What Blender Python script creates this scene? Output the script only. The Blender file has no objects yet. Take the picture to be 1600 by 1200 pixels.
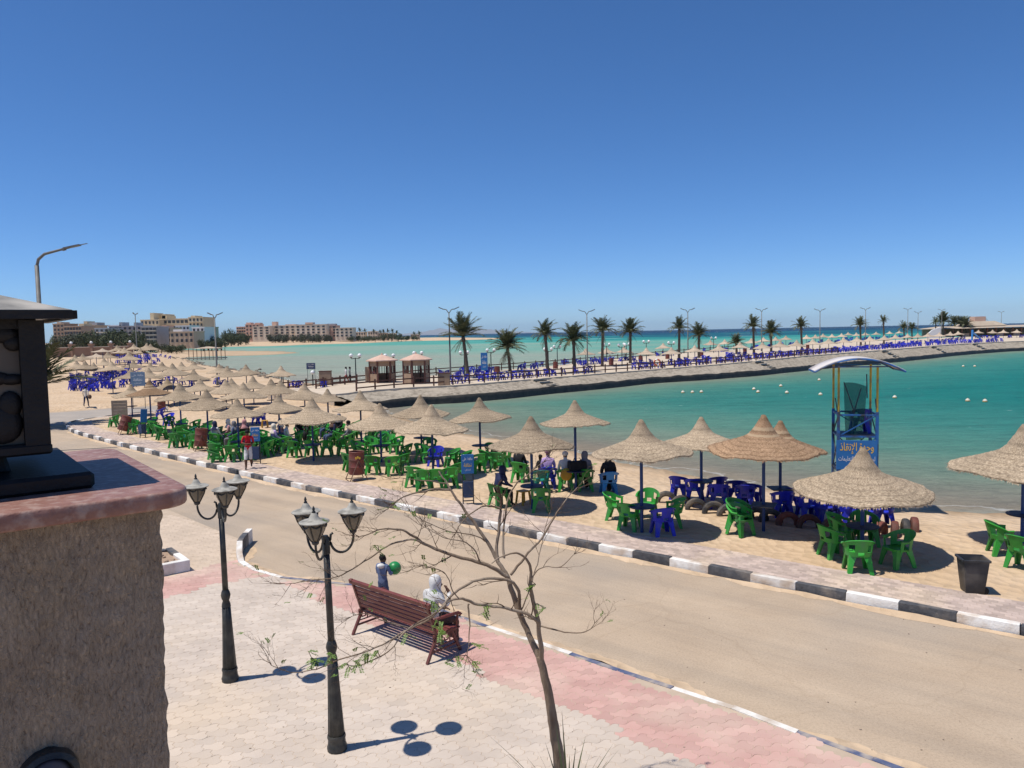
import bpy, bmesh, math, random
import numpy as np
from mathutils import Vector, Matrix, noise

rnd = random.Random(11)
RAD = math.radians
PI = math.pi
scene = bpy.context.scene
COL = scene.collection

# ------------------------------------------------------------------ camera
CAM_H = 5.6
FPX = 1200.0
PITCH, ROLL = RAD(3.79), RAD(1.16)
cam_d = bpy.data.cameras.new('camera')
cam_d.sensor_width = 36.0
cam_d.lens = 36.0 * FPX / 1600.0
cam_d.clip_start = 0.05
cam_d.clip_end = 80000
cam = bpy.data.objects.new('camera', cam_d)
COL.objects.link(cam)
_f = Vector((0, math.cos(PITCH), -math.sin(PITCH)))
_u0 = Vector((0, math.sin(PITCH), math.cos(PITCH)))
_r0 = Vector((1, 0, 0))
_up = _u0 * math.cos(ROLL) + _r0 * math.sin(ROLL)
_rt = _r0 * math.cos(ROLL) - _u0 * math.sin(ROLL)
cam.matrix_world = Matrix((( _rt.x, _up.x, -_f.x, 0), (_rt.y, _up.y, -_f.y, 0), (_rt.z, _up.z, -_f.z, CAM_H), (0, 0, 0, 1)))
scene.camera = cam

# ------------------------------------------------------------------ sky, sun, exposure
SUN_DIR = Vector((1.15, 0.36, -3.15)).normalized()        # the way the light travels
SUN_EL = math.asin(-SUN_DIR.z)
world = bpy.data.worlds.new('World')
scene.world = world
world.use_nodes = True
wn = world.node_tree.nodes
bgn = wn['Background']
sky = wn.new('ShaderNodeTexSky')
sky.sky_type = 'NISHITA'
sky.sun_disc = False
sky.sun_elevation = SUN_EL
sky.sun_rotation = math.atan2(-SUN_DIR.x, -SUN_DIR.y) % (2 * PI)
sky.altitude = 0
sky.air_density = 0.6
sky.dust_density = 0.3
sky.ozone_density = 10.0
sky_sat = wn.new('ShaderNodeHueSaturation')               # the clear dry air of the place: one even saturation for the whole sky
sky_sat.inputs['Saturation'].default_value = 1.10
world.node_tree.links.new(sky.outputs[0], sky_sat.inputs['Color'])
world.node_tree.links.new(sky_sat.outputs[0], bgn.inputs[0])
bgn.inputs[1].default_value = 0.145
sun_d = bpy.data.lights.new('sun', 'SUN')
sun_d.energy = 4.95
sun_d.angle = RAD(0.53)
sun_d.color = (1.0, 0.945, 0.855)
sun = bpy.data.objects.new('sun', sun_d)
COL.objects.link(sun)
sun.rotation_euler = SUN_DIR.to_track_quat('-Z', 'Y').to_euler()
vs = scene.view_settings
vs.view_transform = 'Standard'
vs.look = 'None'
vs.exposure = -0.03
vs.gamma = 1.0
vs.use_curve_mapping = False
scene.render.engine = 'CYCLES'
scene.cycles.max_bounces = 6
scene.cycles.diffuse_bounces = 3
scene.cycles.glossy_bounces = 3
scene.cycles.transmission_bounces = 4
scene.cycles.transparent_max_bounces = 8

# ------------------------------------------------------------------ survey: from a sight line to a place on the ground
def ray(px, py):
    return _f + _rt * ((px - 800) / FPX) - _up * ((py - 600) / FPX)

def G(px, py, z=0.0):
    d = ray(px, py)
    t = (z - CAM_H) / d.z
    return Vector((d.x * t, d.y * t, z))

def AT(px, py, Y):
    d = ray(px, py)
    t = Y / d.y
    return Vector((d.x * t, Y, CAM_H + d.z * t))

def proj(p):
    v = Vector((p[0], p[1], p[2] - CAM_H))
    w = v.dot(_f)
    return 800 + FPX * v.dot(_rt) / w, 600 - FPX * v.dot(_up) / w

def sstep(a, b, x):
    t = np.clip((x - a) / (b - a), 0, 1)
    return t * t * (3 - 2 * t)

# ------------------------------------------------------------------ materials
MATS = {}
def nodes_of(name):
    m = bpy.data.materials.new(name)
    m.use_nodes = True
    nt = m.node_tree
    b = nt.nodes['Principled BSDF']
    MATS[name] = m
    return m, nt, nt.nodes, nt.links, b

def lin(c):
    return tuple(((v / 12.92) if v <= 0.04045 else ((v + 0.055) / 1.055) ** 2.4) for v in c)

def ramp(nd, stops):
    r = nd.new('ShaderNodeValToRGB')
    e = r.color_ramp.elements
    while len(e) > 1:
        e.remove(e[-1])
    e[0].position = stops[0][0]
    e[0].color = (*stops[0][1], 1)
    for p, c in stops[1:]:
        k = e.new(p)
        k.color = (*c, 1)
    return r

def mat(name, c1, c2=None, scale=3.0, rough=0.75, bump=0.0, bscale=40.0, metal=0.0, rand=0.0, stretch=None, spec=0.5, detail=6.0, c3=None, s3=0.4, local=False, island=0.0, coat=0.0):
    """c1/c2 mottled by noise, c3 a second larger stain, rand = brightness change from object to object"""
    m, nt, nd, lk, b = nodes_of(name)
    b.inputs['Roughness'].default_value = rough
    b.inputs['Metallic'].default_value = metal
    b.inputs['Specular IOR Level'].default_value = spec
    if coat:
        b.inputs['Coat Weight'].default_value = coat
    if local:
        tc = nd.new('ShaderNodeTexCoord'); src = tc.outputs['Object']
    else:
        g = nd.new('ShaderNodeNewGeometry'); src = g.outputs['Position']
    if stretch:
        mp = nd.new('ShaderNodeMapping'); mp.inputs['Scale'].default_value = stretch
        lk.new(src, mp.inputs['Vector']); src = mp.outputs[0]
    out = None
    if c2 is not None:
        n = nd.new('ShaderNodeTexNoise'); n.inputs['Scale'].default_value = scale; n.inputs['Detail'].default_value = detail
        n.inputs['Roughness'].default_value = 0.62
        lk.new(src, n.inputs['Vector'])
        r = ramp(nd, [(0.3, c1), (0.7, c2)])
        lk.new(n.outputs['Fac'], r.inputs[0]); out = r.outputs[0]
    if c3 is not None:
        n3 = nd.new('ShaderNodeTexNoise'); n3.inputs['Scale'].default_value = s3; n3.inputs['Detail'].default_value = 8
        lk.new(src, n3.inputs['Vector'])
        r3 = ramp(nd, [(0.48, (0, 0, 0)), (0.66, (1, 1, 1))])
        lk.new(n3.outputs['Fac'], r3.inputs[0])
        mx = nd.new('ShaderNodeMix'); mx.data_type = 'RGBA'
        lk.new(r3.outputs[0], mx.inputs[0]); lk.new(out, mx.inputs[6]); mx.inputs[7].default_value = (*c3, 1)
        out = mx.outputs[2]
    if rand or island:
        hs = nd.new('ShaderNodeHueSaturation')
        mr = nd.new('ShaderNodeMapRange')
        if island:
            gi = nd.new('ShaderNodeNewGeometry'); oi = nd.new('ShaderNodeObjectInfo')
            ad = nd.new('ShaderNodeMath'); ad.operation = 'ADD'; lk.new(gi.outputs['Random Per Island'], ad.inputs[0]); lk.new(oi.outputs['Random'], ad.inputs[1])
            fr = nd.new('ShaderNodeMath'); fr.operation = 'FRACT'; lk.new(ad.outputs[0], fr.inputs[0]); v = fr.outputs[0]
            amp = island
        else:
            oi = nd.new('ShaderNodeObjectInfo'); v = oi.outputs['Random']; amp = rand
        lk.new(v, mr.inputs[0]); mr.inputs[3].default_value = 1 - amp; mr.inputs[4].default_value = 1 + amp
        lk.new(mr.outputs[0], hs.inputs['Value'])
        if out is None:
            hs.inputs['Color'].default_value = (*c1, 1)
        else:
            lk.new(out, hs.inputs['Color'])
        out = hs.outputs[0]
    if out is None:
        b.inputs['Base Color'].default_value = (*c1, 1)
    else:
        lk.new(out, b.inputs['Base Color'])
    if bump:
        n2 = nd.new('ShaderNodeTexNoise'); n2.inputs['Scale'].default_value = bscale; n2.inputs['Detail'].default_value = 5
        lk.new(src, n2.inputs['Vector'])
        bp = nd.new('ShaderNodeBump'); bp.inputs['Strength'].default_value = min(1, bump); bp.inputs['Distance'].default_value = 0.02 * max(1, bump)
        lk.new(n2.outputs['Fac'], bp.inputs['Height']); lk.new(bp.outputs[0], b.inputs['Normal'])
    return m

# ------------------------------------------------------------------ mesh helpers
class MB:
    def __init__(self):
        self.v, self.f, self.m = [], [], []
    def add(self, vs_, fs, mi=0):
        o = len(self.v)
        self.v += [tuple(p) for p in vs_]
        self.f += [tuple(i + o for i in f) for f in fs]
        self.m += [mi] * len(fs)
        return self
    def box(self, c, s, M=None, mi=0, taper=1.0):
        x, y, z = s[0] / 2, s[1] / 2, s[2] / 2
        p = [Vector((sx * x * (taper if sz > 0 else 1), sy * y * (taper if sz > 0 else 1), sz * z)) for sz in (-1, 1) for sx, sy in ((-1, -1), (1, -1), (1, 1), (-1, 1))]
        if M is not None:
            p = [M @ q for q in p]
        c = Vector(c)
        return self.add([q + c for q in p], [(3, 2, 1, 0), (4, 5, 6, 7), (0, 1, 5, 4), (1, 2, 6, 5), (2, 3, 7, 6), (3, 0, 4, 7)], mi)
    def bar(self, a, b, w, h=None, mi=0, up=(0, 0, 1)):
        a, b = Vector(a), Vector(b)
        h = h or w
        d = (b - a).normalized()
        u = Vector(up)
        if abs(d.dot(u)) > 0.98:
            u = Vector((1, 0, 0))
        s = d.cross(u).normalized(); t = s.cross(d)
        p = []
        for q in (a, b):
            for i, j in ((-1, -1), (1, -1), (1, 1), (-1, 1)):
                p.append(q + s * (i * w / 2) + t * (j * h / 2))
        return self.add(p, [(0, 1, 2, 3), (7, 6, 5, 4), (0, 4, 5, 1), (1, 5, 6, 2), (2, 6, 7, 3), (3, 7, 4, 0)], mi)
    def tube(self, pts, rad, n=8, mi=0, caps=True):
        pts = [Vector(p) for p in pts]
        if not isinstance(rad, (list, tuple)):
            rad = [rad] * len(pts)
        vs_, fs = [], []
        ref = None
        for i, p in enumerate(pts):
            d = (pts[min(i + 1, len(pts) - 1)] - pts[max(i - 1, 0)])
            d = d.normalized() if d.length > 1e-9 else Vector((0, 0, 1))
            if ref is None:
                ref = Vector((0, 0, 1)) if abs(d.z) < 0.9 else Vector((1, 0, 0))
            s = d.cross(ref)
            if s.length < 1e-4:
                s = d.cross(Vector((0.3, 0.8, 0.1)))
            s.normalize(); t = s.cross(d); ref = t.cross(s) if False else ref
            for k in range(n):
                a = 2 * PI * k / n
                vs_.append(p + (s * math.cos(a) + t * math.sin(a)) * rad[i])
        for i in range(len(pts) - 1):
            for k in range(n):
                fs.append((i * n + k, i * n + (k + 1) % n, (i + 1) * n + (k + 1) % n, (i + 1) * n + k))
        if caps:
            fs.append(tuple(range(n))[::-1]); fs.append(tuple((len(pts) - 1) * n + k for k in range(n)))
        return self.add(vs_, fs, mi)
    def lathe(self, prof, n=16, c=(0, 0, 0), mi=0, M=None, flute=0.0, nf=0):
        vs_, fs = [], []
        for r, z in prof:
            for k in range(n):
                a = 2 * PI * k / n
                rr = r * (1 + (flute * math.cos(nf * a) if nf else 0))
                q = Vector((rr * math.cos(a), rr * math.sin(a), z))
                if M is not None:
                    q = M @ q
                vs_.append(q + Vector(c))
        for i in range(len(prof) - 1):
            for k in range(n):
                fs.append((i * n + k, i * n + (k + 1) % n, (i + 1) * n + (k + 1) % n, (i + 1) * n + k))
        fs.append(tuple(range(n))[::-1]); fs.append(tuple((len(prof) - 1) * n + k for k in range(n)))
        return self.add(vs_, fs, mi)
    def ball(self, c, r, n=10, m_=7, mi=0, M=None):
        if not isinstance(r, (list, tuple)):
            r = (r, r, r)
        vs_, fs = [], []
        for i in range(m_ + 1):
            th = PI * i / m_
            for k in range(n):
                a = 2 * PI * k / n
                q = Vector((r[0] * math.sin(th) * math.cos(a), r[1] * math.sin(th) * math.sin(a), r[2] * math.cos(th)))
                if M is not None:
                    q = M @ q
                vs_.append(q + Vector(c))
        for i in range(m_):
            for k in range(n):
                fs.append((i * n + k, (i + 1) * n + k, (i + 1) * n + (k + 1) % n, i * n + (k + 1) % n))
        return self.add(vs_, fs, mi)
    def mesh(self, name, mats, smooth=False):
        me = bpy.data.meshes.new(name)
        me.from_pydata(self.v, [], self.f)
        mats = mats if isinstance(mats, (list, tuple)) else [mats]
        for q in mats:
            me.materials.append(MATS[q])
        if len(mats) > 1:
            me.polygons.foreach_set('material_index', self.m)
        if smooth:
            me.polygons.foreach_set('use_smooth', [True] * len(me.polygons))
        me.update()
        return me
    def build(self, name, mats, parent=None, smooth=False, loc=None):
        return put(name, self.mesh(name, mats, smooth), parent, loc)

def put(name, me, parent=None, loc=None, rz=None):
    o = bpy.data.objects.new(name, me)
    COL.objects.link(o)
    if parent is not None:
        o.parent = parent
    if loc is not None:
        o.location = loc
    if rz is not None:
        o.rotation_euler = (0, 0, rz)
    return o

def tag(o, label=None, cat=None, group=None, kind=None):
    if label: o['label'] = label
    if cat: o['category'] = cat
    if group: o['group'] = group
    if kind: o['kind'] = kind
    return o

def thing(name, loc, label, cat, group=None, rz=0.0):
    o = bpy.data.objects.new(name, None)
    COL.objects.link(o)
    o.empty_display_size = 0.2
    o.location = loc
    o.rotation_euler = (0, 0, rz)
    return tag(o, label, cat, group)

def smooth_by_angle(me, ang=40):
    me.polygons.foreach_set('use_smooth', [True] * len(me.polygons))
    try:
        me.set_sharp_from_angle(angle=RAD(ang))
    except Exception:
        pass
    return me

def bevel_mesh(me, w, seg=2):
    bm = bmesh.new(); bm.from_mesh(me)
    bmesh.ops.bevel(bm, geom=list(bm.edges), offset=w, segments=seg, affect='EDGES', profile=0.6)
    bm.to_mesh(me); bm.free(); me.update()
    return me

ORD = ['first', 'second', 'third', 'fourth', 'fifth', 'sixth', 'seventh', 'eighth', 'ninth', 'tenth', 'eleventh', 'twelfth', 'thirteenth', 'fourteenth', 'fifteenth', 'sixteenth', 'seventeenth', 'eighteenth', 'nineteenth', 'twentieth']
def ordinal(i):
    if i < 20:
        return ORD[i]
    t = {2: 'twenty', 3: 'thirty', 4: 'forty', 5: 'fifty', 6: 'sixty'}
    n = i + 1
    if n % 10 == 0:
        return {20: 'twentieth', 30: 'thirtieth', 40: 'fortieth', 50: 'fiftieth', 60: 'sixtieth'}[n]
    return t[n // 10] + '-' + ORD[n % 10 - 1]

def poly_dist(P, X, Y, closed=True):
    """unsigned distance and inside mask of points to a polygon (numpy)"""
    P = np.asarray([(p[0], p[1]) for p in P], float)
    n = len(P)
    best = np.full(X.shape, 1e18)
    ins = np.zeros(X.shape, bool)
    for i in range(n if closed else n - 1):
        a, b = P[i], P[(i + 1) % n]
        ab = b - a
        L = max(ab @ ab, 1e-12)
        t = np.clip(((X - a[0]) * ab[0] + (Y - a[1]) * ab[1]) / L, 0, 1)
        dx, dy = X - (a[0] + t * ab[0]), Y - (a[1] + t * ab[1])
        best = np.minimum(best, dx * dx + dy * dy)
        if closed:
            c = ((a[1] > Y) != (b[1] > Y))
            with np.errstate(divide='ignore', invalid='ignore'):
                xi = a[0] + (Y - a[1]) / (b[1] - a[1] if b[1] != a[1] else 1e-12) * ab[0]
            ins ^= c & (X < xi)
    return np.sqrt(best), ins

TMP = bpy.data.scenes.new('tmp_eval')
def eval_mesh(ob):
    """mesh of a temporary object with its modifiers, evaluated alone"""
    TMP.collection.objects.link(ob)
    vl = TMP.view_layers[0]
    vl.update()
    me = bpy.data.meshes.new_from_object(ob.evaluated_get(vl.depsgraph))
    TMP.collection.objects.unlink(ob)
    return me

class Poly:
    """fast signed distance of one point to a polygon"""
    def __init__(self, P):
        self.a = np.asarray([(p[0], p[1]) for p in P], float)
        self.b = np.roll(self.a, -1, 0)
        self.d = self.b - self.a
        self.L = np.maximum((self.d ** 2).sum(1), 1e-12)
    def sd(self, x, y):
        p = np.array((x, y))
        q = p - self.a
        t = np.clip((q * self.d).sum(1) / self.L, 0, 1)
        e = q - self.d * t[:, None]
        dist = math.sqrt((e * e).sum(1).min())
        c = (self.a[:, 1] > y) != (self.b[:, 1] > y)
        if c.any():
            a, d = self.a[c], self.d[c]
            xi = a[:, 0] + (y - a[:, 1]) / d[:, 1] * d[:, 0]
            if (x < xi).sum() % 2:
                return dist
        return -dist

def resample(P, step):
    P = [Vector((p[0], p[1], 0)) for p in P]
    out = [P[0].copy()]
    acc = 0.0
    for a, b in zip(P, P[1:]):
        L = (b - a).length
        if L < 1e-9: continue
        t = step - acc
        while t <= L:
            out.append(a.lerp(b, t / L)); t += step
        acc = L - (t - step)
    return out

def chaikin(P, k=2):
    P = [Vector((p[0], p[1], 0)) for p in P]
    for _ in range(k):
        Q = [P[0]]
        for a, b in zip(P, P[1:]):
            Q += [a.lerp(b, 0.25), a.lerp(b, 0.75)]
        Q.append(P[-1]); P = Q
    return P

def offset_line(P, d):
    out = []
    for i, p in enumerate(P):
        t = (P[min(i + 1, len(P) - 1)] - P[max(i - 1, 0)]).normalized()
        out.append(p + Vector((-t.y, t.x, 0)) * d)
    return out

# ================================================================== SETTING
SEA = -0.45
# materials of the setting
mat('sand_mat', (0.47, 0.345, 0.225), (0.60, 0.455, 0.315), scale=1.1, rough=0.95, bump=0.9, bscale=9, c3=(0.50, 0.36, 0.23), s3=0.18, spec=0.1)
mat('road_mat', (0.41, 0.315, 0.225), (0.49, 0.385, 0.28), scale=0.55, rough=0.92, bump=0.35, bscale=60, c3=(0.375, 0.31, 0.245), s3=0.16, spec=0.15)
def wear_road():
    # lanes rubbed grey along the road, fine grit, hairline cracks
    m = MATS['road_mat']; nd, lk = m.node_tree.nodes, m.node_tree.links; b = nd['Principled BSDF']
    src = b.inputs['Base Color'].links[0].from_socket
    g = nd.new('ShaderNodeNewGeometry')
    mp = nd.new('ShaderNodeMapping'); mp.vector_type = 'TEXTURE'; mp.inputs['Rotation'].default_value = (0, 0, RAD(-40)); mp.inputs['Scale'].default_value = (22, 1.2, 1); lk.new(g.outputs['Position'], mp.inputs['Vector'])
    n = nd.new('ShaderNodeTexNoise'); n.inputs['Scale'].default_value = 1.0; n.inputs['Detail'].default_value = 9; n.inputs['Roughness'].default_value = 0.7; lk.new(mp.outputs[0], n.inputs['Vector'])
    r = ramp(nd, [(0.42, (1, 1, 1)), (0.60, (0.86, 0.875, 0.90)), (0.74, (0.78, 0.80, 0.83))]); lk.new(n.outputs['Fac'], r.inputs[0])
    m1 = nd.new('ShaderNodeMix'); m1.data_type = 'RGBA'; m1.blend_type = 'MULTIPLY'; m1.inputs[0].default_value = 1; lk.new(src, m1.inputs[6]); lk.new(r.outputs[0], m1.inputs[7])
    n2 = nd.new('ShaderNodeTexNoise'); n2.inputs['Scale'].default_value = 26; n2.inputs['Detail'].default_value = 6; n2.inputs['Roughness'].default_value = 0.8; lk.new(g.outputs['Position'], n2.inputs['Vector'])
    r2 = ramp(nd, [(0.33, (0.78, 0.77, 0.76)), (0.5, (1, 1, 1)), (0.70, (1.12, 1.11, 1.09))]); lk.new(n2.outputs['Fac'], r2.inputs[0])
    m2 = nd.new('ShaderNodeMix'); m2.data_type = 'RGBA'; m2.blend_type = 'MULTIPLY'; m2.inputs[0].default_value = 1; lk.new(m1.outputs[2], m2.inputs[6]); lk.new(r2.outputs[0], m2.inputs[7])
    wv = nd.new('ShaderNodeTexNoise'); wv.inputs['Scale'].default_value = 0.8; lk.new(g.outputs['Position'], wv.inputs['Vector'])
    ad = nd.new('ShaderNodeVectorMath'); ad.operation = 'ADD'; lk.new(g.outputs['Position'], ad.inputs[0]); lk.new(wv.outputs['Color'], ad.inputs[1])
    vo = nd.new('ShaderNodeTexVoronoi'); vo.feature = 'DISTANCE_TO_EDGE'; vo.inputs['Scale'].default_value = 0.24; lk.new(ad.outputs[0], vo.inputs['Vector'])
    rv = ramp(nd, [(0.0, (0.80, 0.77, 0.74)), (0.0035, (0.9, 0.89, 0.87)), (0.007, (1, 1, 1))]); lk.new(vo.outputs['Distance'], rv.inputs[0])
    m3 = nd.new('ShaderNodeMix'); m3.data_type = 'RGBA'; m3.blend_type = 'MULTIPLY'; m3.inputs[0].default_value = 0.3; lk.new(m2.outputs[2], m3.inputs[6]); lk.new(rv.outputs[0], m3.inputs[7])
    lk.new(m3.outputs[2], b.inputs['Base Color'])
wear_road()
mat('asphalt_mat', (0.30, 0.27, 0.24), (0.38, 0.33, 0.28), scale=0.4, rough=0.92, spec=0.15)
mat('joint_mat', (0.40, 0.31, 0.23), (0.52, 0.42, 0.32), scale=2.0, rough=0.95, spec=0.1)
mat('paver_beige', (0.47, 0.395, 0.33), (0.575, 0.49, 0.41), scale=0.8, rough=0.85, bump=0.25, bscale=90, island=0.07, c3=(0.56, 0.455, 0.35), s3=0.33, spec=0.2)
mat('paver_pink', (0.47, 0.275, 0.235), (0.56, 0.36, 0.31), scale=0.9, rough=0.85, bump=0.25, bscale=90, island=0.09, c3=(0.56, 0.42, 0.34), s3=0.4, spec=0.2)
mat('paver_sandy', (0.48, 0.385, 0.295), (0.57, 0.455, 0.35), scale=0.8, rough=0.9, bump=0.25, bscale=90, island=0.05, spec=0.15)
mat('paver_walk', (0.40, 0.315, 0.275), (0.50, 0.40, 0.34), scale=1.5, rough=0.9, bump=0.3, bscale=80, island=0.2, c3=(0.53, 0.42, 0.32), s3=0.5, spec=0.15)
mat('kerb_white', (0.66, 0.63, 0.58), (0.80, 0.78, 0.74), scale=5, rough=0.8, bump=0.5, bscale=30, c3=(0.50, 0.40, 0.31), s3=1.9, rand=0.05)
mat('kerb_black', (0.035, 0.037, 0.045), (0.10, 0.10, 0.105), scale=6, rough=0.75, bump=0.5, bscale=30, c3=(0.22, 0.19, 0.16), s3=2.2, rand=0.15)
mat('line_white', (0.62, 0.58, 0.52), (0.80, 0.77, 0.72), scale=6, rough=0.8, c3=(0.48, 0.40, 0.32), s3=2.5)
mat('line_blue', (0.05, 0.07, 0.15), (0.12, 0.14, 0.22), scale=6, rough=0.8, c3=(0.40, 0.34, 0.28), s3=2.5)
mat('stone_slope', (0.15, 0.127, 0.10), (0.45, 0.39, 0.31), scale=2.6, rough=0.95, bump=2.5, bscale=3, c3=(0.37, 0.32, 0.255), s3=0.5, spec=0.1)
mat('stone_wet', (0.012, 0.012, 0.010), (0.05, 0.045, 0.035), scale=1.6, rough=0.6, bump=1.2, bscale=4)
mat('coping_mat', (0.42, 0.35, 0.27), (0.56, 0.48, 0.38), scale=1.0, rough=0.9)
mat('prom_mat', (0.46, 0.38, 0.29), (0.58, 0.49, 0.385), scale=0.3, rough=0.95, spec=0.1)

SHORE_PX = [(1900, 832), (1750, 818), (1600, 806), (1500, 801), (1400, 793), (1250, 771), (1100, 746), (1000, 729), (900, 706), (800, 689), (735, 680), (690, 672), (645, 658), (610, 648), (580, 640)]
shore = [G(x, y, SEA) for x, y in SHORE_PX]
LAG_PX = [(575, 609), (545, 605), (515, 603), (490, 600), (455, 595), (420, 589), (395, 583), (360, 578), (330, 574), (300, 567), (285, 560), (272, 555), (243, 556)]
lag = [G(x, y, SEA) for x, y in LAG_PX]
LAND = [Vector((300, -70, 0)), Vector((60, 5, 0)), Vector((30, 18.5, 0))] + chaikin(shore, 1) + lag + [Vector((-215, 420, 0)), Vector((-250, 520, 0)), Vector((-6000, 520, 0)), Vector((-6000, -600, 0)), Vector((300, -600, 0))]
SPIT = [G(x, y, SEA) for x, y in [(240, 557), (300, 558), (380, 556.5), (440, 553.5), (476, 551), (440, 548.5), (380, 548), (300, 547), (243, 545)]]
FAR_PX = [(243, 545), (330, 543.5), (345, 541.5), (420, 541), (460, 539.5), (475, 538.5), (560, 536.5), (640, 533), (720, 531.5), (780, 530), (800, 528.5)]
far = [G(x, y, SEA) for x, y in FAR_PX]
FAR = far + [far[-1] + Vector((-10, 90, 0)), Vector((-140, 1150, 0)), Vector((-300, 2500, 0)), Vector((-9000, 5000, 0)), Vector((-9000, 500, 0))]

# the kerb of the beach pavement, round the tip of the island and along the road
KERB_PX = [(262, 643.5), (215, 648), (174, 652.5), (140, 657), (116, 661), (105, 664.5), (102, 669), (112, 677), (146, 686.5), (187, 697.5), (234, 709.5), (262, 716.5), (324, 731), (359, 739.3), (398, 748.7), (441, 758.8), (488, 769), (560, 784), (600, 792.5), (669, 806.5), (729, 820), (816, 838.5), (914, 858.5), (1024, 880.5), (1155, 907), (1305, 936.5), (1487, 972.5), (1590, 993)]
K = [G(x, y) for x, y in KERB_PX]
K.append(K[-1] + (K[-1] - K[-3]).normalized() * 14)
K = chaikin(K, 2)
K1 = resample(K, 1.0)
KERB_W, KERB_H, WALK_Z, WALK_W = 0.17, 0.20, 0.165, 1.5
LOWZ = [Vector((p.x, p.y, 0)) for p in K1] + [Vector((60, -30, 0)), Vector((60, -60, 0)), Vector((-120, -60, 0)), Vector((-120, 62, 0)), G(20, 648), G(93, 643), G(174, 637.5), G(211, 636), G(262, 631)]

def hg_np(X, Y):
    d1, i1 = poly_dist(LAND, X, Y); s1 = np.where(i1, d1, -d1)
    d2, i2 = poly_dist(SPIT, X, Y); s2 = np.where(i2, d2, -d2)
    d3, i3 = poly_dist(FAR, X, Y); s3 = np.where(i3, d3, -d3)
    z1 = SEA + np.clip(s1 * 0.105, -1.6, 0.59)
    rise = sstep(70, 165, Y) * 2.2 * sstep(-26, -48, X) * np.clip(s1 / 18, 0, 1)
    z1 = z1 + rise
    z2 = SEA + np.clip(s2 * 0.03, -1.6, 0.10)
    z3 = SEA + np.clip(s3 * 0.03, -1.6, 2.6)
    z = np.maximum(np.maximum(z1, z2), z3)
    d4, i4 = poly_dist(LOWZ, X, Y)
    z = np.where(i4 | (d4 < 0.62), np.minimum(z, -0.06), z)
    return z

PL_LAND, PL_SPIT, PL_FAR, PL_LOW = Poly(LAND), Poly(SPIT), Poly(FAR), Poly(LOWZ)
def hg(x, y):
    s1 = PL_LAND.sd(x, y)
    z = SEA + min(0.59, max(-1.6, s1 * 0.105)) + float(sstep(70, 165, y) * 2.2 * sstep(-26, -48, x)) * min(1, max(0, s1 / 18))
    if y > 150:
        z = max(z, SEA + min(0.10, max(-1.6, PL_SPIT.sd(x, y) * 0.03)), SEA + min(2.6, max(-1.6, PL_FAR.sd(x, y) * 0.03)))
    if y < 75 and PL_LOW.sd(x, y) > -0.62:
        z = min(z, -0.06)
    return z

def GT(px, py):
    z = 0.1
    for _ in range(7):
        p = G(px, py, z)
        z = 0.5 * z + 0.5 * hg(p.x, p.y)
    p = G(px, py, z)
    return Vector((p.x, p.y, hg(p.x, p.y)))

def axis(parts):
    out = []
    for a, b, st in parts:
        out += list(np.arange(a, b, st))
    return np.array(out + [parts[-1][1]], float)

def grid_mesh(name, xs, ys, zf, m):
    X, Y = np.meshgrid(xs, ys)
    Z = zf(X.ravel(), Y.ravel())
    V = np.stack([X.ravel(), Y.ravel(), Z], 1)
    nx, ny = len(xs), len(ys)
    i = np.arange(nx - 1)[None, :] + (np.arange(ny - 1) * nx)[:, None]
    i = i.ravel()
    F = np.stack([i, i + 1, i + nx + 1, i + nx], 1)
    me = bpy.data.meshes.new(name)
    me.vertices.add(len(V)); me.vertices.foreach_set('co', V.ravel())
    me.loops.add(F.size); me.loops.foreach_set('vertex_index', F.ravel().astype(np.int32))
    me.polygons.add(len(F)); me.polygons.foreach_set('loop_start', np.arange(0, F.size, 4, dtype=np.int32)); me.polygons.foreach_set('loop_total', np.full(len(F), 4, np.int32))
    me.materials.append(MATS[m])
    me.polygons.foreach_set('use_smooth', np.ones(len(F), bool))
    me.update(calc_edges=True)
    me.validate()
    return me, V

XS = axis([(-9000, -1000, 800), (-1000, -200, 40), (-200, -60, 4), (-60, -34, 1.0), (-34, 30, 0.5), (30, 60, 1.5), (60, 200, 10), (200, 1000, 100), (1000, 9000, 1000)])
YS = axis([(-500, -20, 60), (-20, 8, 2), (8, 70, 0.5), (70, 130, 1.5), (130, 260, 5), (260, 1200, 20), (1200, 3000, 200), (3000, 30000, 4000)])
def ground_z(X, Y):
    Z = hg_np(X, Y)
    d, i = poly_dist(LOWZ, X, Y)
    near = (~i) & (d > 1.6) & (Y < 110) & (Y > 5) & (np.abs(X) < 70)
    idx = np.nonzero(near)[0]
    for k in idx:                                     # trodden sand: soft dents and heaps
        x, y = X[k], Y[k]
        a = 0.034 * noise.noise((x * 0.9, y * 0.9, 0.3)) + 0.034 * noise.noise((x * 2.1, y * 2.1, 4.0))
        Z[k] += a
    return Z
gm, _ = grid_mesh('ground', XS, YS, ground_z, 'sand_mat')
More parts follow.
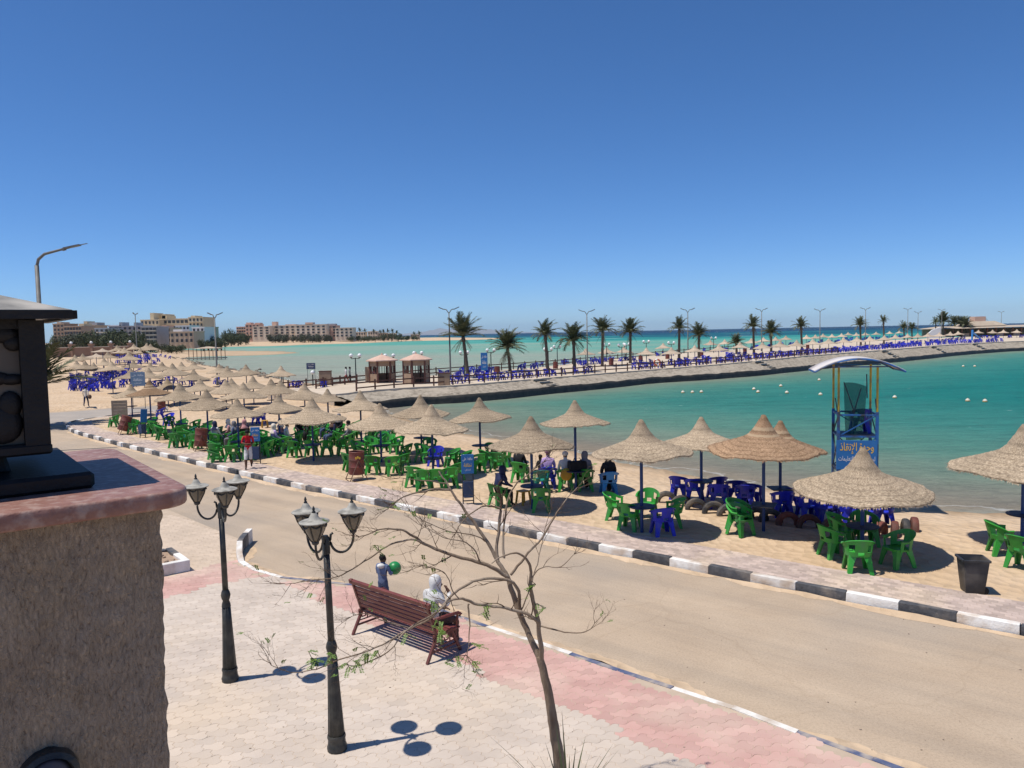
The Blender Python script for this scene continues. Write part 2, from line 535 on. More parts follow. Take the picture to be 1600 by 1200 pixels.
# sand material: wet and darker by the waterline (height is what wets it)
m = MATS['sand_mat']; nt = m.node_tree; nd, lk = nt.nodes, nt.links
b = nd['Principled BSDF']; src = b.inputs['Base Color'].links[0].from_socket
g = nd.new('ShaderNodeNewGeometry'); sx = nd.new('ShaderNodeSeparateXYZ'); lk.new(g.outputs['Position'], sx.inputs[0])
nz = nd.new('ShaderNodeTexNoise'); nz.inputs['Scale'].default_value = 0.5; lk.new(g.outputs['Position'], nz.inputs['Vector'])
ma = nd.new('ShaderNodeMath'); ma.operation = 'MULTIPLY_ADD'; lk.new(nz.outputs['Fac'], ma.inputs[0]); ma.inputs[1].default_value = 0.12; lk.new(sx.outputs['Z'], ma.inputs[2])
rw = ramp(nd, [(0.0, (0.50, 0.47, 0.44)), (0.06, (0.62, 0.60, 0.57)), (0.26, (1, 1, 1))])
mr = nd.new('ShaderNodeMapRange'); lk.new(ma.outputs[0], mr.inputs[0]); mr.inputs[1].default_value = SEA + 0.03; mr.inputs[2].default_value = SEA + 0.75
lk.new(mr.outputs[0], rw.inputs[0])
mu = nd.new('ShaderNodeMix'); mu.data_type = 'RGBA'; mu.blend_type = 'MULTIPLY'; mu.inputs[0].default_value = 1
lk.new(src, mu.inputs[6]); lk.new(rw.outputs[0], mu.inputs[7]); lk.new(mu.outputs[2], b.inputs['Base Color'])
# footprints: dimples in the relief
vo = nd.new('ShaderNodeTexVoronoi'); vo.inputs['Scale'].default_value = 3.6; lk.new(g.outputs['Position'], vo.inputs['Vector'])
bp0 = [n for n in nd if n.bl_idname == 'ShaderNodeBump'][0]
bp1 = nd.new('ShaderNodeBump'); bp1.inputs['Strength'].default_value = 0.9; bp1.inputs['Distance'].default_value = 0.10
lk.new(vo.outputs['Distance'], bp1.inputs['Height']); lk.new(bp0.outputs[0], bp1.inputs['Normal']); lk.new(bp1.outputs[0], b.inputs['Normal'])
tag(put('ground', gm), kind='structure')

# ---- sea
def sea_material():
    m, nt, nd, lk, b = nodes_of('sea_mat')
    b.inputs['IOR'].default_value = 1.333
    b.inputs['Specular IOR Level'].default_value = 0.0
    g = nd.new('ShaderNodeNewGeometry')
    sx = nd.new('ShaderNodeSeparateXYZ'); lk.new(g.outputs['Position'], sx.inputs[0])
    # outer water: shoals and channels, bands running across
    mp = nd.new('ShaderNodeMapping'); mp.inputs['Scale'].default_value = (0.0035, 0.013, 1)
    lk.new(g.outputs['Position'], mp.inputs['Vector'])
    n1 = nd.new('ShaderNodeTexNoise'); n1.inputs['Scale'].default_value = 1.0; n1.inputs['Detail'].default_value = 5; lk.new(mp.outputs[0], n1.inputs['Vector'])
    ym = nd.new('ShaderNodeMath'); ym.operation = 'MAXIMUM'; lk.new(sx.outputs['Y'], ym.inputs[0]); ym.inputs[1].default_value = 20
    lg = nd.new('ShaderNodeMath'); lg.operation = 'LOGARITHM'; lk.new(ym.outputs[0], lg.inputs[0]); lg.inputs[1].default_value = math.e
    mr = nd.new('ShaderNodeMapRange'); lk.new(lg.outputs[0], mr.inputs[0]); mr.inputs[1].default_value = math.log(90); mr.inputs[2].default_value = math.log(4000); mr.clamp = False
    # the lagoon is shallower towards the west
    xr = nd.new('ShaderNodeMapRange'); lk.new(sx.outputs['X'], xr.inputs[0]); xr.inputs[1].default_value = -140; xr.inputs[2].default_value = 160; xr.inputs[3].default_value = -0.15; xr.inputs[4].default_value = 0.04
    s1 = nd.new('ShaderNodeMath'); s1.operation = 'ADD'; lk.new(mr.outputs[0], s1.inputs[0]); lk.new(xr.outputs[0], s1.inputs[1])
    s2 = nd.new('ShaderNodeMath'); s2.operation = 'MULTIPLY_ADD'; lk.new(n1.outputs['Fac'], s2.inputs[0]); s2.inputs[1].default_value = 0.62; lk.new(s1.outputs[0], s2.inputs[2])
    s3 = nd.new('ShaderNodeMath'); s3.operation = 'SUBTRACT'; lk.new(s2.outputs[0], s3.inputs[0]); s3.inputs[1].default_value = 0.31
    ro = ramp(nd, [(0.0, (0.30, 0.30, 0.245)), (0.12, (0.28, 0.33, 0.265)), (0.24, (0.20, 0.345, 0.27)), (0.36, (0.12, 0.335, 0.265)), (0.47, (0.055, 0.29, 0.245)), (0.55, (0.02, 0.20, 0.19)), (0.62, (0.01, 0.10, 0.135)), (0.74, (0.006, 0.055, 0.105)), (1.0, (0.004, 0.025, 0.07))])
    lk.new(s3.outputs[0], ro.inputs[0])
    # bay inside the causeway: from silty edge to turquoise
    at = nd.new('ShaderNodeAttribute'); at.attribute_name = 'edge'
    mp2 = nd.new('ShaderNodeMapping'); mp2.inputs['Scale'].default_value = (0.05, 0.14, 1); lk.new(g.outputs['Position'], mp2.inputs['Vector'])
    n2 = nd.new('ShaderNodeTexNoise'); n2.inputs['Scale'].default_value = 1.0; n2.inputs['Detail'].default_value = 6; lk.new(mp2.outputs[0], n2.inputs['Vector'])
    a2 = nd.new('ShaderNodeMath'); a2.operation = 'MULTIPLY_ADD'; lk.new(n2.outputs['Fac'], a2.inputs[0]); a2.inputs[1].default_value = 0.16; lk.new(at.outputs['Fac'], a2.inputs[2])
    a3 = nd.new('ShaderNodeMath'); a3.operation = 'SUBTRACT'; lk.new(a2.outputs[0], a3.inputs[0]); a3.inputs[1].default_value = 0.08
    rn = ramp(nd, [(0.0, (0.27, 0.225, 0.165)), (0.05, (0.215, 0.205, 0.16)), (0.14, (0.185, 0.24, 0.18)), (0.32, (0.10, 0.235, 0.18)), (0.55, (0.045, 0.212, 0.176)), (1.0, (0.010, 0.175, 0.155))])
    lk.new(a3.outputs[0], rn.inputs[0])
    ou = nd.new('ShaderNodeAttribute'); ou.attribute_name = 'outer'
    mx = nd.new('ShaderNodeMix'); mx.data_type = 'RGBA'; lk.new(ou.outputs['Fac'], mx.inputs[0]); lk.new(rn.outputs[0], mx.inputs[6]); lk.new(ro.outputs[0], mx.inputs[7])
    # white caps out at sea and small foam flecks in the bay
    mp3 = nd.new('ShaderNodeMapping'); mp3.inputs['Scale'].default_value = (0.02, 0.045, 1); lk.new(g.outputs['Position'], mp3.inputs['Vector'])
    n3 = nd.new('ShaderNodeTexNoise'); n3.inputs['Scale'].default_value = 1.0; n3.inputs['Detail'].default_value = 4; lk.new(mp3.outputs[0], n3.inputs['Vector'])
    r3 = ramp(nd, [(0.66, (0, 0, 0)), (0.72, (0.8, 0.8, 0.8))]); lk.new(n3.outputs['Fac'], r3.inputs[0])
    yr = nd.new('ShaderNodeMapRange'); lk.new(sx.outputs['Y'], yr.inputs[0]); yr.inputs[1].default_value = 380; yr.inputs[2].default_value = 700
    fo = nd.new('ShaderNodeMath'); fo.operation = 'MULTIPLY'; lk.new(r3.outputs[0], fo.inputs[0]); lk.new(yr.outputs[0], fo.inputs[1])
    fm = nd.new('ShaderNodeMath'); fm.operation = 'MULTIPLY'; lk.new(fo.outputs[0], fm.inputs[0]); lk.new(ou.outputs['Fac'], fm.inputs[1])
    mp4 = nd.new('ShaderNodeMapping'); mp4.inputs['Scale'].default_value = (0.55, 2.2, 1); lk.new(g.outputs['Position'], mp4.inputs['Vector'])
    n4 = nd.new('ShaderNodeTexNoise'); n4.inputs['Scale'].default_value = 1.0; n4.inputs['Detail'].default_value = 3; lk.new(mp4.outputs[0], n4.inputs['Vector'])
    r4 = ramp(nd, [(0.745, (0, 0, 0)), (0.78, (0.6, 0.6, 0.6))]); lk.new(n4.outputs['Fac'], r4.inputs[0])
    # foam lip where the water meets the sand
    mp5 = nd.new('ShaderNodeMapping'); mp5.inputs['Scale'].default_value = (0.35, 0.35, 1); lk.new(g.outputs['Position'], mp5.inputs['Vector'])
    n5 = nd.new('ShaderNodeTexNoise'); n5.inputs['Scale'].default_value = 1.0; n5.inputs['Detail'].default_value = 6; lk.new(mp5.outputs[0], n5.inputs['Vector'])
    lipd = nd.new('ShaderNodeAttribute'); lipd.attribute_name = 'lip'
    la = nd.new('ShaderNodeMath'); la.operation = 'MULTIPLY_ADD'; lk.new(n5.outputs['Fac'], la.inputs[0]); la.inputs[1].default_value = -3.4; lk.new(lipd.outputs['Fac'], la.inputs[2])
    r5 = ramp(nd, [(0.0, (0, 0, 0)), (0.47, (0, 0, 0)), (0.497, (0.4, 0.4, 0.4)), (0.515, (0, 0, 0))])
    lm = nd.new('ShaderNodeMapRange'); lk.new(la.outputs[0], lm.inputs[0]); lm.inputs[1].default_value = -3; lm.inputs[2].default_value = 1.2; lk.new(lm.outputs[0], r5.inputs[0])
    m1 = nd.new('ShaderNodeMath'); m1.operation = 'MAXIMUM'; lk.new(fm.outputs[0], m1.inputs[0]); lk.new(r4.outputs[0], m1.inputs[1])
    m2 = nd.new('ShaderNodeMath'); m2.operation = 'MAXIMUM'; lk.new(m1.outputs[0], m2.inputs[0]); lk.new(r5.outputs[0], m2.inputs[1])
    mw = nd.new('ShaderNodeMix'); mw.data_type = 'RGBA'; lk.new(m2.outputs[0], mw.inputs[0]); lk.new(mx.outputs[2], mw.inputs[6]); mw.inputs[7].default_value = (0.75, 0.77, 0.75, 1)
    b.inputs['Roughness'].default_value = 0.18
    # ripples
    mp6 = nd.new('ShaderNodeMapping'); mp6.inputs['Scale'].default_value = (0.9, 2.6, 1); mp6.inputs['Rotation'].default_value = (0, 0, 0.25); lk.new(g.outputs['Position'], mp6.inputs['Vector'])
    n6 = nd.new('ShaderNodeTexNoise'); n6.inputs['Scale'].default_value = 1.0; n6.inputs['Detail'].default_value = 6; n6.inputs['Roughness'].default_value = 0.65; lk.new(mp6.outputs[0], n6.inputs['Vector'])
    # light and shade of ripples and wind streaks painted into the water colour
    mp7 = nd.new('ShaderNodeMapping'); mp7.inputs['Scale'].default_value = (0.16, 0.55, 1); mp7.inputs['Rotation'].default_value = (0, 0, 0.25); lk.new(g.outputs['Position'], mp7.inputs['Vector'])
    n7 = nd.new('ShaderNodeTexNoise'); n7.inputs['Scale'].default_value = 1.0; n7.inputs['Detail'].default_value = 8; n7.inputs['Roughness'].default_value = 0.7; lk.new(mp7.outputs[0], n7.inputs['Vector'])
    av = nd.new('ShaderNodeMath'); av.operation = 'ADD'; lk.new(n6.outputs['Fac'], av.inputs[0]); lk.new(n7.outputs['Fac'], av.inputs[1])
    rr_ = ramp(nd, [(0.0, (0.74, 0.76, 0.78)), (0.5, (1.0, 1.0, 1.0)), (1.0, (1.22, 1.20, 1.18))])
    mr7 = nd.new('ShaderNodeMapRange'); lk.new(av.outputs[0], mr7.inputs[0]); mr7.inputs[1].default_value = 0.72; mr7.inputs[2].default_value = 1.28; lk.new(mr7.outputs[0], rr_.inputs[0])
    mm7 = nd.new('ShaderNodeMix'); mm7.data_type = 'RGBA'; mm7.blend_type = 'MULTIPLY'; mm7.inputs[0].default_value = 1; lk.new(mw.outputs[2], mm7.inputs[6]); lk.new(rr_.outputs[0], mm7.inputs[7])
    lk.new(mm7.outputs[2], b.inputs['Base Color'])
    bp = nd.new('ShaderNodeBump'); bp.inputs['Strength'].default_value = 1.0; bp.inputs['Distance'].default_value = 0.42; lk.new(n6.outputs['Fac'], bp.inputs['Height'])
    # ruffled water: no facet is ever seen at full grazing, so the mirror share stays bounded
    lk.new(bp.outputs[0], b.inputs['Normal'])
    b.inputs['Roughness'].default_value = 0.6
    b.inputs['IOR'].default_value = 1.0
    gl = nd.new('ShaderNodeBsdfGlossy'); gl.inputs['Roughness'].default_value = 0.16; lk.new(bp.outputs[0], gl.inputs['Normal'])
    fr = nd.new('ShaderNodeFresnel'); fr.inputs['IOR'].default_value = 1.333; lk.new(bp.outputs[0], fr.inputs['Normal'])
    mn = nd.new('ShaderNodeMath'); mn.operation = 'MINIMUM'; lk.new(fr.outputs[0], mn.inputs[0]); mn.inputs[1].default_value = 0.13
    ms = nd.new('ShaderNodeMixShader'); lk.new(mn.outputs[0], ms.inputs[0]); lk.new(b.outputs[0], ms.inputs[1]); lk.new(gl.outputs[0], ms.inputs[2])
    lk.new(ms.outputs[0], [n for n in nd if n.bl_idname == 'ShaderNodeOutputMaterial'][0].inputs['Surface'])
sea_material()

# causeway toe line at the water, and the height of its promenade
TOE_PX = [(560, 643), (603, 638), (665, 632.5), (723, 630), (790, 624), (860, 616), (934, 608.5), (1016, 599.5), (1140, 591.5), (1214, 584.5), (1289, 576), (1420, 564.5), (1487, 556.5), (1544, 551.5), (1600, 548)]
TOE = [G(x, y, SEA) for x, y in TOE_PX]
TOE += [Vector((150, 182, 0)), Vector((230, 196, 0)), Vector((330, 205, 0))]
TOE = resample(chaikin(TOE, 2), 0.6)
def zt(x):
    return float(np.interp(x, [-15, -9.8, 3.7, 15.8, 26, 45, 67, 110], [0.72, 0.88, 0.88, 0.88, 1.08, 1.35, 1.48, 1.52]))
BACK = [Vector(p) for p in [(-22, 69, 0), (-17, 79, 0), (-10, 88, 0), (-3, 97, 0), (6, 108, 0), (16, 124, 0), (42, 152, 0), (75, 187, 0), (110, 218, 0), (170, 268, 0), (330, 330, 0)]]

NEAR = [Vector((300, -70, 0)), Vector((60, 5, 0)), Vector((30, 18.5, 0))] + shore + [Vector(p) for p in TOE] + [Vector((500, 210, 0)), Vector((500, -70, 0))]
XW = axis([(-9000, -1000, 1000), (-1000, -200, 50), (-200, -40, 8), (-40, 60, 1.0), (60, 200, 5), (200, 1000, 50), (1000, 9000, 1000)])
YW = axis([(-100, 10, 10), (10, 100, 1.0), (100, 260, 4), (260, 1200, 40), (1200, 4000, 200), (4000, 38000, 4000)])
wm, WV = grid_mesh('sea', XW, YW, lambda X, Y: np.full(X.shape, SEA), 'sea_mat')
wx, wy = WV[:, 0], WV[:, 1]
dn, inn = poly_dist(NEAR, wx, wy)
ds, _i = poly_dist([Vector((300, -70, 0)), Vector((60, 5, 0)), Vector((30, 18.5, 0))] + chaikin(shore, 1), wx, wy, closed=False)
dt, _i = poly_dist(TOE, wx, wy, closed=False)
edge = np.minimum(ds / 42.0, 0.12 + dt / 30.0)
for nm, arr in (('edge', np.clip(edge, 0, 1)), ('outer', np.where(inn | (dt < 1.5), 0.0, 1.0)), ('lip', np.clip(ds, 0, 6))):
    a = wm.attributes.new(nm, 'FLOAT', 'POINT'); a.data.foreach_set('value', arr.astype(np.float32))
tag(put('sea', wm), kind='structure')

# ---- road: one dusty sheet from the plaza to the kerb
def flat(name, pts, z, m, kind='structure'):
    bm = bmesh.new()
    vv = [bm.verts.new((p[0], p[1], z)) for p in pts]
    f = bm.faces.new(vv)
    if f.normal.z < 0: f.normal_flip()
    bmesh.ops.triangulate(bm, faces=[f])
    for f in bm.faces:
        f.normal_update()
        if f.normal.z < 0: f.normal_flip()
    me = bpy.data.meshes.new(name); bm.to_mesh(me); bm.free()
    me.materials.append(MATS[m])
    return tag(put(name, me), kind=kind)
flat('road', [p + Vector((0, 0, 0)) for p in offset_line(K1, 0.05)] + [Vector((60, -30, 0)), Vector((60, -60, 0)), Vector((-120, -60, 0)), Vector((-120, 62, 0)), G(20, 648), G(93, 643), G(174, 637.5), G(211, 636), G(262, 631)], 0.0, 'road_mat')
flat('side_road', [G(262, 644.5), G(215, 649), G(174, 653.5), G(140, 658), G(108, 662.5), G(60, 668), G(0, 676), Vector((-60, 45, 0)), Vector((-60, 58.5, 0)), G(20, 650), G(93, 644.6), G(174, 639), G(211, 637.4), G(262, 632.5)], 0.005, 'asphalt_mat')

# ---- kerb: painted blocks, each a piece of its own
kerb = tag(thing('kerb', (0, 0, 0), None, None), kind='structure')
for i in range(len(K1) - 1):
    a, c = K1[i], K1[i + 1]
    t = (c - a).normalized(); n = Vector((-t.y, t.x, 0))
    mb = MB()
    g0 = 0.006
    h = KERB_H + rnd.uniform(-0.012, 0.012)
    Mr = Matrix(((t.x, n.x, 0), (t.y, n.y, 0), (0, 0, 1)))
    mb.box((0, 0, 0), ((c - a).length - g0, KERB_W, h + 0.1), Mr)
    me = mb.mesh('kerb_block', 'kerb_white' if i % 2 else 'kerb_black')
    bevel_mesh(me, 0.018, 2)
    for v in me.vertices:                              # chipped arrises
        w = noise.noise_vector(Vector(v.co) * 6 + Vector((i * 3.1, 0, 0)))
        k = 0.014 if not (24 <= i % 60 <= 30) else 0.03
        v.co += w * k * (1.0 if v.co.z > 0 else 0.0)
    smooth_by_angle(me, 50)
    put('kerb_block', me, kerb, (a + c) / 2 + n * (KERB_W / 2 + rnd.uniform(-0.012, 0.012)) + Vector((0, 0, h / 2 - 0.05)))

# ---- interlocking paver
def paver_outline(lx, ly, ax, ay, seg=3, shrink=0.985):
    hx, hy = lx / 2, ly / 2
    def e(p, q, off):
        out = []
        for k in range(seg):
            t = k / seg
            o = off(t)
            out.append((p[0] + (q[0] - p[0]) * t + o[0], p[1] + (q[1] - p[1]) * t + o[1]))
        return out
    s1 = lambda t: (0, ay * math.sin(PI * t))
    s2 = lambda t: (0, -ay * math.sin(PI * t))
    vv = lambda t: (ax * math.sin(2 * PI * t), 0)
    vr = lambda t: (ax * math.sin(2 * PI * (1 - t)), 0)
    P = e((-hx, -hy), (0, -hy), s1) + e((0, -hy), (hx, -hy), s2) + e((hx, -hy), (hx, hy), vv) + e((hx, hy), (0, hy), s1) + e((0, hy), (-hx, hy), s2) + e((-hx, hy), (-hx, -hy), vr)
    return [(x * shrink, y * shrink) for x, y in P]

def paver_geo(out, h=0.03, ch=0.0045):
    n = len(out)
    top = [(x * (1 - 2.0 * ch / 0.2), y * (1 - 2.0 * ch / 0.2), 0.0) for x, y in out]
    mid = [(x, y, -ch) for x, y in out]
    fs = [tuple(range(n))] + [(n + k, n + (k + 1) % n, (k + 1) % n, k) for k in range(n)]
    return top + mid, fs

def lay_pavers(host, out, places, mats, stuff_name, nearest):
    """places: (x, y, z, rot, material index); the largest in view are pieces of their own, the rest one part"""
    gv, gf = paver_geo(out)
    places = sorted(places, key=nearest)
    tmpl = {}
    for k, mname in enumerate(mats):
        me = bpy.data.meshes.new('paver')
        me.from_pydata(gv, [], gf); me.materials.append(MATS[mname]); tmpl[k] = me
    for (x, y, z, r, k) in places[:300]:
        o = put('paver', tmpl[k], host, (x, y, z))
        o.rotation_euler = (rnd.uniform(-.008, .008), rnd.uniform(-.008, .008), r)
    rest = places[300:]
    gva = np.array(gv)
    nv = len(gv)
    V = np.zeros((len(rest) * nv, 3)); F = []; MI = []
    for q, (x, y, z, r, k) in enumerate(rest):
        c, s = math.cos(r), math.sin(r)
        tx, ty = rnd.uniform(-.008, .008), rnd.uniform(-.008, .008)
        X = gva[:, 0] * c - gva[:, 1] * s; Y = gva[:, 0] * s + gva[:, 1] * c
        V[q * nv:(q + 1) * nv, 0] = x + X
        V[q * nv:(q + 1) * nv, 1] = y + Y
        V[q * nv:(q + 1) * nv, 2] = z + gva[:, 2] + tx * X + ty * Y
        F += [tuple(i + q * nv for i in f) for f in gf]
        MI += [k] * len(gf)
    me = bpy.data.meshes.new(stuff_name)
    me.from_pydata(V.tolist(), [], F)
    for mname in mats: me.materials.append(MATS[mname])
    me.polygons.foreach_set('material_index', MI)
    tag(put(stuff_name, me, host), kind='stuff')

# ---- plaza on this side of the road
EDGE_PX = [(1500, 1238), (1400, 1202), (1340, 1180), (1220, 1138), (1105, 1093), (1015, 1067), (930, 1037), (850, 1009), (740, 974), (640, 938), (590, 922), (532, 912), (490, 910), (456, 907), (416, 899), (390, 889), (377, 881), (372, 873), (376, 862), (385, 848)]
EDGE = chaikin([G(x, y) for x, y in EDGE_PX], 2)
EDGE = [EDGE[0] + (EDGE[0] - EDGE[3]).normalized() * 6] + EDGE
LEFTL = [G(x, y) for x, y in [(330, 826), (262, 797), (200, 774), (120, 748)]]
PLAZA = EDGE + LEFTL + [Vector((-16, 19, 0)), Vector((-16, 2, 0)), Vector((6, 2, 0))]
plaza = flat('plaza', PLAZA, 0.0265, 'joint_mat')
PINK_OUT = EDGE[:-6] + [G(385, 874), G(330, 886), G(254, 905), G(200, 915), G(200, 952), G(254, 939), G(300, 924), G(332, 916), G(396, 904), G(430, 903), G(448, 914), G(480, 931), G(516, 947), G(600, 985), G(680, 1022), G(748, 1052), G(784, 1072), G(840, 1094), G(900, 1117), G(960, 1142), G(1000, 1163), G(1037, 1181), G(1075, 1198), G(1200, 1260)]
SANDY = LEFTL + [Vector((-16, 19, 0)), G(200, 915), G(254, 905), G(330, 886), G(385, 874), G(376, 862), G(385, 848)]
LX, LY, ROT = 0.27, 0.18, RAD(14)
cr, sr = math.cos(ROT), math.sin(ROT)
cand = []
for j in range(-40, 150):
    for i in range(-80, 90):
        x0 = i * LX + (LX / 2 if j % 2 else 0); y0 = j * LY
        x, y = x0 * cr - y0 * sr, 9 + x0 * sr + y0 * cr
        if -11 < x < 6.5 and 7.6 < y < 25:
            cand.append((x, y))
ca = np.array(cand)
dP, inP = poly_dist(PLAZA, ca[:, 0], ca[:, 1])
_, inK = poly_dist(PINK_OUT, ca[:, 0], ca[:, 1])
_, inS = poly_dist(SANDY, ca[:, 0], ca[:, 1])
places = []
for q in range(len(ca)):
    if inP[q] and dP[q] > 0.13:
        k = 1 if inK[q] else (2 if inS[q] else 0)
        places.append((ca[q, 0], ca[q, 1], 0.030 + rnd.uniform(-0.0012, 0.0018), ROT, k))
def in_view_first(p):
    X, Y = proj((p[0], p[1], 0))
    seen = 262 < X < 1600 and Y < 1196
    return (0 if seen else 1, p[1])
lay_pavers(plaza, paver_outline(LX, LY, 0.028, 0.036), places, ['paver_beige', 'paver_pink', 'paver_sandy'], 'pavers_beyond', in_view_first)

# painted edging stones, flush with the road
edging = tag(thing('edging', (0, 0, 0), None, None), kind='structure')
E1 = resample(EDGE[:-5], 1.0)
for i in range(len(E1) - 1):
    a, c = E1[i], E1[i + 1]
    t = (c - a).normalized(); n = Vector((-t.y, t.x, 0))
    mb = MB(); L = (c - a).length
    Mr = Matrix(((t.x, n.x, 0), (t.y, n.y, 0), (0, 0, 1)))
    mb.box((0, 0, 0), (L - 0.01, 0.11, 0.10), Mr)
    me = mb.mesh('edging_stone', 'line_white' if (i // 2) % 2 == 0 else 'line_blue')
    for v in me.vertices:
        v.co += noise.noise_vector(Vector(v.co) * 4 + Vector((i * 2.3, 0, 0))) * 0.012
    put('edging_stone', me, edging, (a + c) / 2 + Vector((0, 0, -0.012 + rnd.uniform(-0.008, 0.004))))

# ---- pavement along the beach
W0 = offset_line(K1, KERB_W); W1 = offset_line(K1, WALK_W)
mb = MB()
for i in range(len(K1) - 1):
    p = [W0[i], W0[i + 1], W1[i + 1], W1[i]]
    mb.add([(q.x, q.y, WALK_Z - 0.004) for q in p], [(0, 1, 2, 3)])
    mb.add([(W1[i].x, W1[i].y, WALK_Z - 0.03), (W1[i + 1].x, W1[i + 1].y, WALK_Z - 0.03), (W1[i + 1].x, W1[i + 1].y, -0.3), (W1[i].x, W1[i].y, -0.3)], [(0, 1, 2, 3)])
walk = tag(mb.build('pavement', 'joint_mat'), kind='structure')
KF = resample(K, 0.2)
places = []
fr = range(0, len(KF) - 1)
for i in fr:
    a, c = KF[i], KF[i + 1]
    t = (c - a).normalized(); n = Vector((-t.y, t.x, 0))
    if not (-30 < a.x < 12): continue
    for j in range(11):
        p = a + n * (KERB_W + 0.07 + j * 0.122) + t * (0.1 if j % 2 else 0)
        places.append((p.x, p.y, WALK_Z + rnd.uniform(-.002, .002), math.atan2(t.y, t.x), 0))
lay_pavers(walk, paver_outline(0.2, 0.122, 0.016, 0.012), places, ['paver_walk'], 'pavers_beyond', lambda p: (0 if proj(p[:3])[0] < 1600 else 1, p[1]))

# ---- causeway: rough stone slope on a dark wet toe, promenade on top
prof = [(-0.25, -0.95), (0.0, -0.45), (0.03, -0.05), (0.10, 0.26), (0.32, 0.30), (0.6, None), (0.85, None), (1.1, None), (1.4, None), (1.65, None), (1.95, None), (2.2, None), (2.5, None), (2.75, None), (2.95, None)]
mb = MB(); N = len(prof)
nrm = offset_line(TOE, 1.0)
for i, p in enumerate(TOE):
    d = (nrm[i] - p)
    top = zt(p.x)
    for k, (o, z) in enumerate(prof):
        if z is None:
            z = 0.3 + (top - 0.06 - 0.3) * (o - 0.32) / (2.95 - 0.32)
        q = p + d * o
        w = noise.noise_vector(Vector((q.x * 1.6, q.y * 1.6, k * 0.8))) * (0.15 if 4 < k < N - 1 else (0.08 if k else 0.0))
        w2 = noise.noise((q.x * 0.12, q.y * 0.12, 7.7)) * 0.4 if k < 5 else 0
        if k in (2, 3, 4): w.z += 0.12 * noise.noise((q.x * 0.5, q.y * 0.5, 1.0)) + 0.10 * noise.noise((q.x * 1.4, q.y * 1.4, 2.0))
        mb.v.append((q.x + w.x + d.x * w2, q.y + w.y + d.y * w2, z + w.z * 0.8))
for i in range(len(TOE) - 1):
    for k in range(N - 1):
        mb.f.append((i * N + k, (i + 1) * N + k, (i + 1) * N + k + 1, i * N + k + 1))
        mb.m.append(1 if k < 3 else 0)
causeway = tag(mb.build('causeway_slope', ['stone_slope', 'stone_wet'], smooth=True), kind='structure')
cop = MB()
for i in range(0, len(TOE) - 4, 3):
    a, c = TOE[i], TOE[min(i + 3, len(TOE) - 1)]
    da, dc = nrm[i] - a, nrm[min(i + 3, len(TOE) - 1)] - c
    za = zt(a.x)
    vs_ = []
    for (q, d) in ((a, da), (c, dc)):
        for o, z in ((2.85, za - 0.22), (2.85, za + 0.06), (3.4, za + 0.06), (3.4, za - 0.22)):
            vs_.append((q.x + d.x * o, q.y + d.y * o, z + rnd.uniform(-.015, .015)))
    cop.add(vs_, [(0, 1, 2, 3)[::-1], (4, 5, 6, 7), (0, 4, 5, 1)[::-1], (1, 5, 6, 2)[::-1], (2, 6, 7, 3)[::-1]])
cop.build('coping', 'coping_mat', causeway)
tt = resample(TOE, 3.0)
tn = offset_line(tt, 1.0)
front = [(p + (tn[i] - p) * 3.2) for i, p in enumerate(tt)]
bk = resample(chaikin(BACK, 2), 2.0)
mb = MB()
M_ = 60
for i in range(M_ + 1):
    a = front[int(i / M_ * (len(front) - 1))]; c = bk[int(i / M_ * (len(bk) - 1))]
    for k in range(5):
        q = a.lerp(c, k / 4)
        mb.v.append((q.x, q.y, zt(a.x) + 0.01))
for i in range(M_):
    for k in range(4):
        mb.f.append((i * 5 + k, (i + 1) * 5 + k, (i + 1) * 5 + k + 1, i * 5 + k + 1)); mb.m.append(0)
for i in range(M_):                                    # back face down to the lagoon
    a, c = mb.v[i * 5 + 4], mb.v[(i + 1) * 5 + 4]
    mb.add([a, c, (c[0], c[1], -1), (a[0], a[1], -1)], [(0, 1, 2, 3)])
a, c = mb.v[0], mb.v[4]
mb.add([a, c, (c[0], c[1], -1), (a[0], a[1], -1)], [(0, 1, 2, 3)])
tag(mb.build('promenade', 'prom_mat'), kind='structure')
def ZP(x):
    return zt(x) + 0.012
def GP(px, py):
    """a place on the promenade"""
    z = 1.0
    for _ in range(8):
        p = G(px, py, z); z = 0.5 * z + 0.5 * ZP(p.x)
    p.z = ZP(p.x)
    return p

